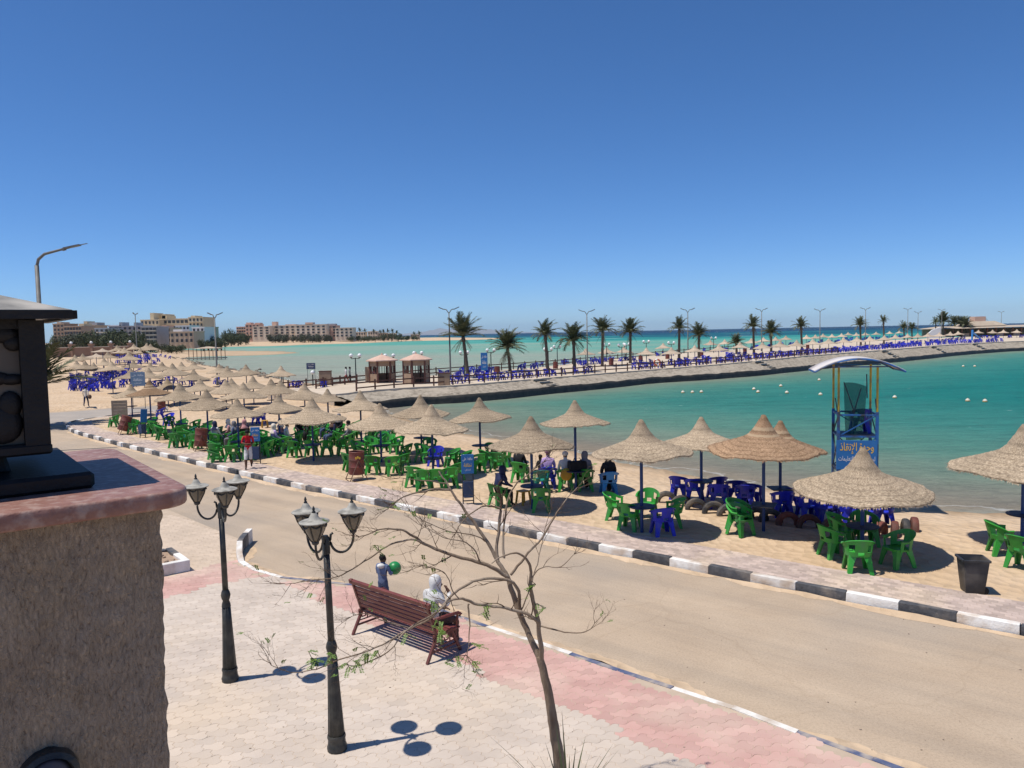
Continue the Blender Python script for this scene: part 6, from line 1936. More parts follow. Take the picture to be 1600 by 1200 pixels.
limb_('branch', [(813, 952), (812, 926), (803, 908), (776, 903), (748, 905), (724, 916), (704, 932), (694, 946), (680, 960), (656, 976), (628, 988), (600, 1008), (576, 1018), (532, 1028), (500, 1046), (462, 1054), (440, 1046), (424, 1038)], 7.5, 1.3, 8.55, 7.6)
limb_('branch', [(704, 766), (680, 764), (656, 768), (636, 774), (616, 786), (604, 796)], 5, 1.6, 8.85, 8.5)
limb_('branch', [(700, 758), (680, 752), (656, 750), (624, 747)], 3, 1.2, 8.87, 8.7)
limb_('branch', [(733, 944), (734, 975), (733, 1000), (731, 1026)], 4, 1.2, 7.98, 7.8)
limb_('branch', [(640, 982), (604, 972), (572, 958), (548, 964)], 3.2, 1.1, 7.95, 7.7)
limb_('branch', [(752, 880), (742, 858), (728, 846), (706, 844), (690, 838), (660, 822)], 3.4, 1.1, 8.45, 8.2)
limb_('branch', [(812, 960), (824, 930), (834, 900), (842, 870), (848, 838), (860, 800)], 3.4, 1.1, 8.55, 8.7)
limb_('branch', [(760, 846), (744, 836), (712, 832), (680, 824), (648, 806), (640, 798)], 3.0, 1.0, 8.78, 8.5)
limb_('branch', [(716, 934), (704, 918), (700, 900), (684, 888), (660, 884)], 2.6, 1.0, 8.1, 7.9)
tw_ = MB(); lf = MB(); r_ = random.Random(21)
def leaf_spray(p, d, n_=9, L=0.10):
    d = d.normalized(); s = d.cross(Vector((0, 0, 1)))
    s = s.normalized() if s.length > 0.1 else Vector((1, 0, 0))
    up = s.cross(d)
    for k in range(n_):
        c = p + d * (L * k / n_) + Vector((0, 0, -0.015 * (k / n_) ** 2))
        for sg_ in (-1, 1):
            e = (s * sg_ + d * 0.55 + up * r_.uniform(-.4, .3)).normalized()
            l = r_.uniform(0.020, 0.034); w = e.cross(up).normalized() * l * 0.30
            lf.add([c, c + e * l * 0.5 + w, c + e * l, c + e * l * 0.5 - w], [(0, 1, 2, 3)])
def twig(p, d, L, r, depth):
    pts = [p]; q = p.copy(); dd = d.normalized()
    n_ = 5
    for i in range(n_):
        dd = (dd + Vector((r_.uniform(-.26, .26), r_.uniform(-.26, .26), r_.uniform(-.2, .28)))).normalized()
        q = q + dd * L / n_; pts.append(q.copy())
    tw_.tube([a - tp for a in pts], [r * (1 - 0.8 * i / n_) for i in range(n_ + 1)], 4)
    if depth > 0:
        for i in range(1, n_ + 1):
            if r_.random() < 0.62:
                e = (dd + Vector((r_.uniform(-1, 1), r_.uniform(-.8, .8), r_.uniform(-.6, .9)))).normalized()
                twig(pts[i], e, L * r_.uniform(.35, .6), r * 0.6, depth - 1)
    elif r_.random() < 0.05:
        leaf_spray(pts[-1] - tp, dd, 6, 0.07)
for (P, rr) in SEGS[3:]:
    n_ = len(P)
    for i in range(4, n_):
        if r_.random() < (0.13 if i < n_ * 0.55 else 0.33):
            d = (P[i] - P[i - 1]).normalized()
            e = (d * 0.7 + Vector((r_.uniform(-1, 1), r_.uniform(-.7, .7), r_.uniform(-.8, .9)))).normalized()
            twig(P[i], e, r_.uniform(0.18, 0.42), max(0.0034, rr[i] * 0.42), 1 if i < n_ * 0.5 else 2)
    for _ in range(2):
        twig(P[-1], P[-1] - P[-3], r_.uniform(0.16, 0.34), max(0.0032, rr[-1] * 0.9), 2)
for (x, y, y_, k) in [(482, 1018, 7.7, 5), (492, 1030, 7.7, 5), (572, 1022, 7.75, 6), (560, 1036, 7.7, 4), (545, 1042, 7.7, 5), (688, 984, 7.8, 7), (696, 1036, 7.7, 5), (740, 1050, 7.7, 5), (744, 1008, 7.75, 3), (850, 950, 8.2, 4), (584, 852, 8.2, 4), (646, 800, 8.5, 3), (616, 790, 8.5, 4), (762, 956, 8.2, 3), (676, 940, 8.1, 3), (756, 958, 8.2, 3), (836, 912, 8.3, 3), (512, 1020, 7.7, 3), (640, 1000, 7.8, 2), (590, 1016, 7.75, 3)]:
    c = AT(x, y, y_)
    src_, rs_ = min(((p_, q_) for P_, R_ in SEGS[1:] for p_, q_ in zip(P_, R_)), key=lambda z_: (z_[0] - c).length)
    mid_ = src_.lerp(c, 0.5) + Vector((r_.uniform(-.03, .03), 0, 0.03))
    tw_.tube([src_ - tp, mid_ - tp, c - tp], [0.005, 0.004, 0.003], 5)
    for _ in range(k):
        st_ = (mid_ if r_.random() < 0.35 else c) - tp
        leaf_spray(st_, Vector((r_.uniform(-1, 1), r_.uniform(-1, 1), r_.uniform(-.8, .2))), 9, r_.uniform(0.09, 0.15))
tag(tw_.build('twigs', 'twig', tree, True), kind='stuff')
tag(lf.build('foliage', 'leaf_fresh', tree), kind='stuff')

# spiky plant at the tree's foot
mat('spike_green', (0.055, 0.075, 0.030), (0.13, 0.14, 0.065), scale=8, rough=0.6, island=0.3)
def spiky(base, tips, label):
    t = thing('spiky_plant', base, label, 'plant')
    for (x, y, y_) in tips:
        e = AT(x, y, y_) - Vector(base)
        mb = MB(); n_ = 8
        side = Vector((e.y, -e.x, 0)).normalized()
        for i in range(n_ + 1):
            f = i / n_
            p = Vector((e.x * f, e.y * f, e.z * (f ** 0.7)))
            w = 0.016 * math.sin(PI * min(1, 0.12 + 0.88 * f)) * (1 - f * 0.5) + 0.001
            mb.v += [p - side * w, p + Vector((0, 0, -w * 0.6)), p + side * w]
        for i in range(n_):
            a = i * 3
            mb.f += [(a, a + 1, a + 4, a + 3), (a + 1, a + 2, a + 5, a + 4)]; mb.m += [0, 0]
        mb.build('leaf', 'spike_green', t, True)
b0 = Vector((*AT(888, 1300, 8.15).xy, 0.03))
spiky(b0, [(760, 1146, 7.9), (786, 1175, 7.8), (800, 1190, 8.0), (822, 1182, 7.7), (838, 1170, 8.1), (852, 1160, 8.3), (878, 1110, 8.2), (880, 1138, 7.9), (868, 1128, 8.4), (900, 1165, 8.0), (908, 1176, 8.3), (926, 1168, 8.1), (940, 1176, 7.9), (958, 1162, 8.2), (968, 1170, 8.0), (950, 1188, 8.4), (890, 1180, 7.8), (915, 1150, 8.3)], 'spiky dry plant at the foot of the bare tree')

# ================================================================== CAUSEWAY THINGS
mat('wood_fence', (0.075, 0.032, 0.022), (0.13, 0.06, 0.042), scale=5, rough=0.8)
def along(P, s0, s1, step):
    Q = resample(P, step)
    return Q
front_line = resample(offset_line([Vector((p.x, p.y, 0)) for p in TOE], 3.9), 1.0)
def fence(name, pts, label, hgt=0.95, zf=ZP):
    f = thing(name, (0, 0, 0), label, 'fence')
    for i, p in enumerate(pts):
        MB().box((p.x, p.y, zf(p.x) + hgt / 2), (0.13, 0.13, hgt + 0.06)).build('post', 'wood_fence', f)
        if i + 1 < len(pts):
            q = pts[i + 1]
            for z in (0.34, 0.78):
                MB().bar((p.x, p.y, zf(p.x) + z), (q.x, q.y, zf(q.x) + z), 0.05, 0.11).build('rail', 'wood_fence', f)
fl = [p for p in front_line if -13.5 < p.x < 52]
fence('front_fence', resample(fl, 1.9), 'brown two-rail fence along the water side of the promenade')
bk2 = resample(chaikin([p + Vector((0.4, -0.8, 0)) for p in BACK], 2), 2.4)
bkf = [p for p in bk2 if p.x < 46]
fence('back_fence', bkf, 'brown two-rail fence along the far lagoon side of the promenade')
rampf = resample([GP(494, 609), GP(520, 605), GP(548, 602.5), GP(572, 600)], 1.6)
fence('ramp_fence', rampf, 'brown fence climbing from the beach to the first kiosk')
# stone steps down the slope
def steps(px, label):
    best = min(range(len(TOE)), key=lambda i: abs(proj((TOE[i].x, TOE[i].y, 0.5))[0] - px))
    p = TOE[best]; d = nrm[best] - p; tdir = Vector((d.y, -d.x, 0))
    top = zt(p.x)
    t = thing('stone_steps', p, label, 'steps', 'stone steps down the causeway slope')
    n_ = 6
    Mr = Matrix(((tdir.x, d.x, 0), (tdir.y, d.y, 0), (0, 0, 1)))
    for k in range(n_):
        o = 0.35 + 2.5 * (k + 0.5) / n_; z = 0.25 + (top - 0.2) * (k + 1) / n_
        MB().box(d * o + Vector((0, 0, z - 0.12)), (1.5, 2.5 / n_ + 0.05, 0.26), Mr).build('step', 'coping_mat' if k % 2 else 'stone_wet', t)
for px, w in ((872, 'nearest the kiosks'), (1212, 'behind the lifeguard tower side'), (1406, 'past the lifeguard canopy'), (1479, 'below the palm pair'), (1543, 'below the pavilion')):
    steps(px, f'worn stone steps down the causeway slope {w}')

# kiosks
mat('kiosk_wall', (0.28, 0.19, 0.125), (0.36, 0.25, 0.17), scale=2, rough=0.85)
mat('kiosk_wood', (0.09, 0.035, 0.026), (0.14, 0.06, 0.042), scale=5, rough=0.7)
mat('kiosk_roof', (0.50, 0.33, 0.25), (0.60, 0.42, 0.33), scale=2, rough=0.85)
mat('glass_dark', (0.03, 0.035, 0.04), rough=0.15)
def kiosk(px, py, label, panel):
    p = GP(px, py)
    t = thing('kiosk', p, label, 'kiosk', 'pink-roofed kiosks on the causeway', RAD(-12))
    n_ = 6; Rk = 1.25
    c = [(Rk * math.cos(2 * PI * k / n_ + PI / 6), Rk * math.sin(2 * PI * k / n_ + PI / 6)) for k in range(n_)]
    for k in range(n_):
        a, b_ = Vector((*c[k], 0)), Vector((*c[(k + 1) % n_], 0))
        MB().bar(a, a + Vector((0, 0, 2.25)), 0.17).build('post', 'kiosk_wood', t)
        mid = (a + b_) / 2; ang = math.atan2(b_.y - a.y, b_.x - a.x); Mr = Matrix.Rotation(ang, 3, 'Z'); L = (b_ - a).length
        door = k == 4
        if not door:
            MB().box(mid + Vector((0, 0, 0.5)), (L - 0.16, 0.08, 1.0), Mr).build('wall_panel', 'kiosk_wall', t)
            for j in range(4):
                x = -0.5 * L + L * (j + 1) / 5
                MB().bar(mid + Mr @ Vector((x, 0, 0)) + Vector((0, 0, 1.0)), mid + Mr @ Vector((x, 0, 0)) + Vector((0, 0, 1.75)), 0.05).build('baluster', 'kiosk_wood', t)
        MB().box(mid + Vector((0, 0, 2.02)), (L - 0.16, 0.09, 0.5), Mr).build('fascia', 'kiosk_wall', t)
    v = [(1.62 * math.cos(2 * PI * k / n_ + PI / 6), 1.62 * math.sin(2 * PI * k / n_ + PI / 6), 2.26) for k in range(n_)] + [(1.62 * math.cos(2 * PI * k / n_ + PI / 6), 1.62 * math.sin(2 * PI * k / n_ + PI / 6), 2.36) for k in range(n_)] + [(0, 0, 2.95)]
    f = [tuple(range(n_))[::-1]] + [(k, (k + 1) % n_, n_ + (k + 1) % n_, n_ + k) for k in range(n_)] + [(n_ + k, n_ + (k + 1) % n_, 2 * n_) for k in range(n_)]
    rf = MB().add(v, f).build('roof', 'kiosk_roof', t)
    MB().lathe([(0.08, 2.9), (0.09, 3.0), (0.03, 3.08)], 8).build('finial', 'kiosk_roof', rf)
    if panel:
        MB().box((-1.5, -0.2, 0.85), (0.5, 0.12, 1.7)).build('side_panel', 'kiosk_wall', t)
kiosk(598, 599, 'hexagonal kiosk with pink roof and a panel beside it', True)
kiosk(651, 599, 'hexagonal kiosk with pink roof next along the causeway', False)
ub = thing('utility_box', GP(694, 602), 'brown utility cabinet standing at the fence', 'cabinet')
bevel_mesh(MB().box((0, 0, 0.55), (1.1, 0.6, 1.1)).build('cabinet_body', 'kiosk_wall', ub).data, 0.03, 1)
MB().box((0, 0, 1.13), (1.2, 0.7, 0.06)).build('cabinet_lid', 'kiosk_wood', ub)
ub = thing('utility_box', GP(509, 604), 'brown panel box beside the blue causeway sign', 'cabinet')
bevel_mesh(MB().box((0, 0, 0.75), (1.15, 0.5, 1.5)).build('cabinet_body', 'kiosk_wall', ub).data, 0.03, 1)
MB().box((0, 0, 1.53), (1.22, 0.57, 0.06)).build('cabinet_lid', 'kiosk_wood', ub)
notice(0, 0, 2.6, 1.0, 0.7, 'dark blue sign on two legs at the causeway root', 0, False, words=True, m='sign_navy', loc=Vector((*G(487, 603, 0.1).xy, 0.1)), yellow=False)
notice(0, 0, 2.45, 0.8, 2.1, 'tall light blue poster board among the promenade chairs', 0, False, words=True, m='sign_blue', loc=GP(757, 583), yellow=False)

# lamps of the promenade
mat('lamp_green', (0.02, 0.035, 0.03), (0.04, 0.055, 0.05), scale=6, rough=0.5)
mat('globe_white', (0.78, 0.78, 0.76), rough=0.3)
def globe_lamp(p, h, label, two=True):
    t = thing('globe_lamp', p, label, 'lamp', 'globe lamps along the promenade', RAD(8))
    MB().lathe([(0.12, 0), (0.12, 0.12), (0.07, 0.2), (0.05, h - 0.1), (0.05, h)], 10).build('post', 'lamp_green', t, True)
    if two:
        MB().tube([(-0.42, 0, h), (-0.36, 0, h - 0.1), (0, 0, h - 0.06), (0.36, 0, h - 0.1), (0.42, 0, h)], 0.04, 6).build('arm', 'lamp_green', t, True)
        for s in (-1, 1):
            MB().lathe([(0.10, h - 0.02), (0.12, h + 0.05)], 10, (s * 0.42, 0, 0)).build('globe_cup', 'lamp_green', t)
            MB().ball((s * 0.42, 0, h + 0.22), 0.2, 14, 10).build('globe', 'globe_white', t, True)
    else:
        MB().ball((0, 0, h + 0.18), 0.2, 14, 10).build('globe', 'globe_white', t, True)
gl_ = [(556.6, 601, 555), (609.5, 596, 555), (654, 590, 551), (726, 586, 550), (767.5, 582, 546.5), (857, 580, 545), (871, 572, 541), (948, 567, 537.5), (972, 573, 538.5), (979, 563, 537), (1010, 562, 533), (1049, 562, 535), (1115, 552, 527.5)]
for i, (x, yb, yt) in enumerate(gl_):
    p = GP(x, yb); h = AT(x, yt, p.y).z - p.z - 0.25
    globe_lamp(p, max(2.2, min(4.0, h)), f'double white globe lamp on the promenade, {ordinal(i)} from the kiosk end')
p = GT(443, 610); globe_lamp(p, 1.9, 'single white globe lamp among the back beach umbrellas', False)
p = G(489.5, 612, 0.3); globe_lamp(p, 1.7, 'single white globe lamp at the foot of the ramp fence', False)
mat('street_steel', (0.10, 0.098, 0.092), (0.17, 0.165, 0.155), scale=3, rough=0.6)
mat('street_head', (0.10, 0.105, 0.11), (0.16, 0.165, 0.17), scale=3, rough=0.5)
def street_lamp(p, h, label, arms, group='street lamps', r=0.1, reach=0.62, rise=0.42):
    t = thing('street_lamp', p, label, 'street lamp', group)
    MB().lathe([(r * 1.5, 0), (r * 1.5, 0.3), (r, 0.5), (r * 0.6, h)], 10).build('pole', 'street_steel', t, True)
    for a in arms:
        d = Vector((math.cos(RAD(a)), math.sin(RAD(a)), 0))
        ar = MB().tube([Vector((0, 0, h - 0.05)), d * 0.15 + Vector((0, 0, h + 0.18)), d * (reach * 0.5) + Vector((0, 0, h + 0.18 + rise * 0.5)), d * reach + Vector((0, 0, h + rise))], r * 0.5, 7).build('arm', 'street_steel', t, True)
        MB().bar(d * reach * 0.92 + Vector((0, 0, h + rise * 0.95)), d * (reach + 0.5) + Vector((0, 0, h + rise + 0.22)), 0.22, 0.09).build('lamp_head', 'street_head', ar)
sl = [(704, 590, 489), (918, 572, 491), (1075, 560, 488), (1190, 549, 487), (1281, 544, 487.5), (1352, 538, 485), (1418, 532, 485), (1434, 530, 490), (1471, 528, 486), (1564, 523, 489)]
for i, (x, yb, yt) in enumerate(sl):
    p = GP(x, yb); A = AT(x, yt, p.y)
    street_lamp(p, A.z - p.z, f'tall two-armed street lamp on the promenade, {ordinal(i)} from the kiosks', (10, 172), 'two-armed street lamps on the promenade')
p = GT(340, 602); A = AT(337, 497, p.y); street_lamp(p, A.z - p.z, 'two-armed street lamp among the beach umbrellas', (20, 165), 'street lamps by the beach', 0.11, 0.42, 0.42)
p = AT(214, 548, 150); p.z = hg(p.x, p.y); A = AT(212.5, 493, 150); street_lamp(p, A.z - p.z, 'slim lamp pole standing before the far dark trees', (-80, 95), 'street lamps by the beach', 0.12, 0.8, 0.3)
p = G(75, 705); A = AT(66, 402, p.y)
t = thing('street_lamp', p, 'single bent-arm street lamp rising behind the black lantern', 'street lamp', 'street lamps by the beach')
hh = A.z - p.z
MB().lathe([(0.16, 0), (0.16, 0.5), (0.13, 0.6), (0.10, hh - 0.4)], 12).build('pole', 'street_steel', t, True)
ar = MB().tube([(0, 0, hh - 1.3), (0, 0, hh - 0.45), (0.10, 0, hh - 0.1), (0.42, 0, hh + 0.16), (1.0, 0, hh + 0.3), (1.75, 0, hh + 0.48)], [0.075, 0.075, 0.075, 0.07, 0.06, 0.055], 10).build('arm', 'street_steel', t, True)
MB().bar((1.35, 0, hh + 0.36), (1.5, 0, hh + 0.40), 0.16, 0.12).build('lamp_joint', 'street_steel', ar)
MB().bar((1.45, 0, hh + 0.43), (2.25, 0, hh + 0.58), 0.26, 0.07).build('lamp_head', 'street_head', ar)
MB().bar((2.2, 0, hh + 0.575), (2.62, 0, hh + 0.645), 0.10, 0.025).build('lamp_tip', 'street_head', ar)

# palms
mat('palm_trunk', (0.085, 0.062, 0.045), (0.16, 0.12, 0.09), scale=6, rough=0.95, bump=0.8, bscale=10)
mat('palm_leaf', (0.045, 0.056, 0.020), (0.10, 0.108, 0.045), scale=2, rough=0.7, island=0.35)
mat('palm_dry', (0.13, 0.10, 0.055), (0.22, 0.17, 0.10), scale=2, rough=0.8, island=0.3)
def frond(mb, base, az, el, L, droop, r_, mi=0, nl=22, wind=Vector((0, 0, 0))):
    d = Vector((math.cos(az) * math.cos(el), math.sin(az) * math.cos(el), math.sin(el)))
    p = Vector(base); P = [p.copy()]; n_ = 8
    for i in range(n_):
        d = (d + Vector((0, 0, -droop / n_ * (0.4 + i / n_))) + wind * (0.12 * i / n_)).normalized()
        p = p + d * L / n_; P.append(p.copy())
    mb.tube(P, [0.028 * (1 - 0.85 * i / n_) + 0.004 for i in range(n_ + 1)], 4, mi)
    for k in range(nl):
        f = 0.12 + 0.88 * k / nl
        x = f * n_; i = min(int(x), n_ - 1); c = P[i].lerp(P[i + 1], x - i); t = (P[i + 1] - P[i]).normalized()
        s = t.cross(Vector((0, 0, 1)))
        s = s.normalized() if s.length > .05 else Vector((1, 0, 0))
        for sg_ in (-1, 1):
            l = (0.60 * math.sin(PI * min(1, 0.18 + 0.8 * f)) + 0.14) * L / 2.3 * r_.uniform(.8, 1.1)
            e = (s * sg_ * 0.75 + t * 0.75 + Vector((0, 0, 0.28 - 0.55 * r_.random()))).normalized()
            w = t * 0.028 * L / 2.3 * 1.7
            mb.add([c - w, c + e * l * 0.55 - w * 0.4 + Vector((0, 0, -0.01)), c + e * l + Vector((0, 0, -0.05 * l)), c + e * l * 0.55 + w * 0.7, c + w], [(0, 1, 2, 3, 4)], mi)
def palm(base, trunk_top, L, nf, label, seed, group='date palms on the promenade', up=0.9, dry=4, wind=Vector((0.6, 0, 0)), spread=1.0):
    r_ = random.Random(seed)
    t = thing('palm_tree', base, label, 'palm tree', group)
    top = Vector(trunk_top) - Vector(base)
    n_ = 14; mb = MB()
    P = [Vector((top.x * (f ** 1.3), top.y * (f ** 1.3), top.z * f)) for f in [i / n_ for i in range(n_ + 1)]]
    rr = []
    for i in range(n_ + 1):
        rr.append((0.25 if i == 0 else 0.20 - 0.05 * i / n_) + (0.022 if i % 2 else 0))
    rr[-1] = 0.2; rr[-2] = 0.22
    mb.tube(P, rr, 10)
    mb.build('trunk', 'palm_trunk', t, True)
    cr_ = MB()
    for k in range(nf):
        az = 2 * PI * k * 0.381966 + r_.uniform(-.2, .2)
        f = (k + 0.5) / nf
        el = RAD(84 - 70 * f * spread + r_.uniform(-9, 9))
        frond(cr_, top, az, el, L * r_.uniform(.85, 1.1), up * (1.0 + 0.75 * f) * r_.uniform(.8, 1.25), r_, 0, 22 if L < 3.3 else 40, wind)
    for k in range(dry):
        az = r_.uniform(0, 2 * PI)
        frond(cr_, top - Vector((0, 0, 0.15)), az, RAD(-35 + r_.uniform(-25, 15)), L * r_.uniform(.55, .8), 0.9, r_, 1, 12)
    cr_.build('crown', ['palm_leaf', 'palm_dry'], t)
PALMS = [((731, 590), (723.5, 526), 491, 2.5, 24, 0.55), ((797, 580), (793, 545), 517, 2.6, 30, 0.9), ((856, 584), (852, 524), 501, 1.9, 22, 1.0), ((898, 582), (896, 533), 506, 2.2, 28, 1.1), ((941, 573), (942, 518), 498, 2.1, 24, 1.0), ((985, 569), (985, 520), 494, 2.2, 28, 0.9),
         ((1061, 564), (1061.5, 514), 497, 1.9, 20, 1.0), ((1092, 560), (1092, 525), 505, 2.0, 24, 1.0), ((1151, 554), (1150.5, 537), 524, 1.7, 26, 0.9), ((1178, 554), (1177, 511), 495, 1.9, 22, 1.0), ((1205, 550), (1205, 521), 503, 2.3, 26, 0.9), ((1253, 547), (1251.5, 511), 496, 1.9, 20, 1.0),
         ((1345, 539), (1344, 509), 495, 2.1, 20, 1.0), ((1381, 537), (1380.5, 503), 494, 1.5, 14, 0.8), ((1413, 531), (1412, 513), 502, 2.0, 22, 1.0), ((1425, 530), (1425, 514), 502, 2.1, 22, 1.0), ((1462, 527), (1462, 504), 495, 1.9, 14, 0.9), ((1474, 527), (1474, 503), 486, 3.2, 28, 1.0), ((1491, 526), (1491, 506), 490, 3.0, 26, 1.0), ((1500, 526), (1501, 507), 494, 2.8, 24, 1.0), ((1510, 526), (1509, 508), 495, 2.8, 22, 1.0), ((1537, 515), (1537, 502), 492, 2.6, 20, 1.0)]
for i, (bp_, tp_, ytop, L, nf, up) in enumerate(PALMS):
    p = GP(*bp_)
    tt_ = AT(tp_[0], tp_[1], p.y)
    palm(p, tt_, L * 1.08, int(nf * 1.3), f'date palm on the promenade, {ordinal(i)} from the kiosks' + (' and lowest crown' if i == 1 else ''), 100 + i, up=up, dry=6 if i in (0, 1) else 3)
# low palm at the beach road, its fronds showing past the lantern
p = G(45, 668); p.z = 0.0
palm(p, AT(60, 604, p.y), 3.4, 18, 'young palm with long fronds beside the lantern', 300, 'date palms by the beach road', 0.42, 1, Vector((0.2, 0, 0)))

# promenade parasols and chairs
PU = [(915, 544), (948, 542), (975, 541), (1010, 543), (1036, 535.6), (1049, 542), (1085.6, 539), (1110, 531), (1123, 537.5), (1132, 530),
      (1156, 534), (1191, 534), (1219, 532), (1245, 531), (1270, 529), (1295, 528), (1318, 526.6), (1339, 525.6), (1359, 524.7), (1382, 523.4), (1399, 522), (1418, 521), (1434, 520.4), (1450, 519.5), (1468, 519), (1485, 518), (1497, 517), (1529, 515.3), (1551, 515), (1568, 514.8), (1589, 514.3),
      (1174, 528), (1193, 526.6), (1212, 525.6), (1228, 524), (1260, 523), (1274, 522.5), (1286, 521), (1300, 521.5), (1315, 520.5), (1325, 518.7), (1338, 519.3), (1352, 518.5), (1369, 518), (1390, 517), (1405, 516.3)]
srt = sorted(range(len(PU)), key=lambda i: PU[i][0])
PPOS = []
for i, (x, y) in enumerate(PU):
    hz = 520.5 - 0.0202 * (x - 800)
    Y = 120.0
    for _ in range(12):
        X = AT(x, y, Y).x
        Y = 0.5 * Y + 0.5 * FPX * (CAM_H - ZP(X) - 2.35) / max(4.0, y - hz)
    A = AT(x, y, Y)
    base = Vector((A.x, Y, ZP(A.x)))
    PPOS.append((base, srt.index(i)))
    umbrella(base, 2.38, 1.4, f'pale straw parasol on the promenade, {ordinal(srt.index(i))} from the kiosk end', 'straw parasols on the promenade', CAN_PALE, None, seed=i + 200)
def pchair(p, a, cl):
    chair(Vector((p[0], p[1], ZP(p[0]))), a, 'blue', cl, near=False)
r_ = random.Random(8)
placed = []
def free(x, y):
    for q in placed:
        if abs(q[0] - x) < 0.6 and abs(q[1] - y) < 0.6: return False
    placed.append((x, y)); return True
for base, k in PPOS:
    front_row = k > 3
    for j in range(5):
        x, y = base.x + r_.uniform(-1.9, 1.9), base.y + r_.uniform(-1.6, 1.3)
        if free(x, y): pchair((x, y), r_.uniform(0, 360), f'under the {ordinal(k)} promenade parasol from the kiosks')
fl2 = resample([p for p in offset_line([Vector((p.x, p.y, 0)) for p in TOE], 5.4) if -6 < p.x < 118], 0.95)
for i, p in enumerate(fl2):
    if (i // 6) % 5 == 4 and p.x < 30: continue
    if len(placed) > 300: break
    x, y = p.x + r_.uniform(-.25, .25), p.y + r_.uniform(-0.5, 0.6)
    if r_.random() < 0.90 and free(x, y): pchair((x, y), r_.choice([250, 270, 300, 90, 20]) + r_.uniform(-25, 25), f'along the front fence, {ordinal(min(19, i // 8))} bunch from the kiosks')
for (x, y) in [(690, 588), (700, 589), (722, 585), (732, 584), (740, 583), (748, 582), (764, 582), (770, 583), (713, 592), (718, 593), (745, 590), (752, 591), (760, 590), (812, 578), (818, 577), (832, 577), (838, 576), (846, 573), (850, 573), (880, 570), (886, 569), (925, 567), (930, 568), (908, 571), (914, 572), (506, 607), (952, 565), (958, 565)]:
    p = GP(x, y)
    if free(p.x, p.y): pchair((p.x, p.y), r_.uniform(0, 360), 'near the tall blue poster board' if x < 800 else 'between the first promenade palms')
# life ring on the fence and litter bins of the promenade
mat('ring_red', (0.50, 0.10, 0.04), (0.60, 0.16, 0.07), scale=3, rough=0.5)
p = GP(1027, 576)
mb = MB(); NS = 20
for i in range(NS):
    a = 2 * PI * i / NS
    for j in range(8):
        b_ = 2 * PI * j / 8
        rr = 0.36 + 0.10 * math.cos(b_)
        mb.v.append((rr * math.cos(a), 0.10 * math.sin(b_), rr * math.sin(a)))
for i in range(NS):
    for j in range(8):
        mb.f.append((i * 8 + j, i * 8 + (j + 1) % 8, ((i + 1) % NS) * 8 + (j + 1) % 8, ((i + 1) % NS) * 8 + j)); mb.m.append(1 if (i // 5) % 2 and i % 5 < 2 else 0)
o = mb.build('life_ring', ['ring_red', 'paint_white'], None, True, p + Vector((0, 0, 0.75)))
tag(o, 'orange life ring hung on the promenade fence', 'life ring')
for i, (x, y) in enumerate([(777, 586), (868, 577), (955, 571), (1001, 566), (1043, 562), (1096, 558), (1164, 553), (1262, 546)]):
    p = GP(x, y)
    t = thing('litter_drum', p, f'distant rusty drum on the promenade, {ordinal(i)} from the kiosks', 'litter bin', 'litter drums on the promenade')
    MB().lathe([(0.3, 0.1), (0.3, 0.4), (0.315, 0.42), (0.3, 0.44), (0.3, 1.0), (0.27, 1.0), (0.26, 0.7)], 14).build('drum', 'drum_red', t)
    MB().bar((-0.3, 0, 0), (-0.3, 0, 0.7), 0.04).build('stand_leg', 'rust_iron', t); MB().bar((0.3, 0, 0), (0.3, 0, 0.7), 0.04).build('stand_leg', 'rust_iron', t)

# buoys
mat('buoy_mat', (0.62, 0.55, 0.42), (0.74, 0.70, 0.60), scale=3, rough=0.5)
mat('buoy_band', (0.50, 0.26, 0.05), rough=0.5)
by = [(1178, 609), (1184.5, 613.5), (1220, 604), (1229.5, 614.5), (1280, 594.5), (1282, 617.5), (1067, 614), (1082, 614), (1096, 613.5), (1398, 622), (1505, 573), (1523, 573), (1512, 627), (1539, 628)]
for i, (x, y) in enumerate(by):
    p = G(x, y, SEA)
    t = thing('mooring_buoy', p, f'pale round buoy floating in the bay, {ordinal(sorted(range(len(by)), key=lambda k: by[k][0]).index(i))} from the left', 'buoy', 'swimming buoys in the bay')
    MB().ball((0, 0, 0.06), 0.165, 14, 10).build('float', 'buoy_mat', t, True)
    MB().lathe([(0.160, 0.0), (0.171, 0.04), (0.169, 0.07), (0.156, 0.09)], 14).build('band', 'buoy_band', t, True)
    MB().lathe([(0.03, 0.21), (0.03, 0.27)], 8).build('eye', 'buoy_band', t)

# ================================================================== FAR SHORE
for n_, a, c in [('b_cream', (0.42, 0.34, 0.22), (0.52, 0.43, 0.29)), ('b_pink', (0.42, 0.27, 0.20), (0.50, 0.33, 0.25)), ('b_white', (0.58, 0.58, 0.56), (0.68, 0.68, 0.66)), ('b_brown', (0.26, 0.19, 0.14), (0.34, 0.26, 0.19)), ('b_grey', (0.22, 0.22, 0.23), (0.30, 0.30, 0.31)), ('b_tan', (0.36, 0.27, 0.185), (0.44, 0.34, 0.24)), ('b_blue', (0.20, 0.235, 0.27), (0.28, 0.31, 0.34)), ('b_villa', (0.48, 0.40, 0.31), (0.56, 0.47, 0.37))]:
    mat(n_, tuple(min(0.7, 1.35 * v) for v in a), tuple(min(0.72, 1.35 * v) for v in c), scale=0.15, rough=0.9)
mat('b_window', (0.025, 0.027, 0.032), (0.055, 0.058, 0.065), scale=0.5, rough=0.3)
mat('b_trim', (0.52, 0.45, 0.36), (0.60, 0.53, 0.44), scale=0.3, rough=0.9)
mat('wall_brown', (0.27, 0.165, 0.115), (0.34, 0.215, 0.15), scale=0.5, rough=0.9)
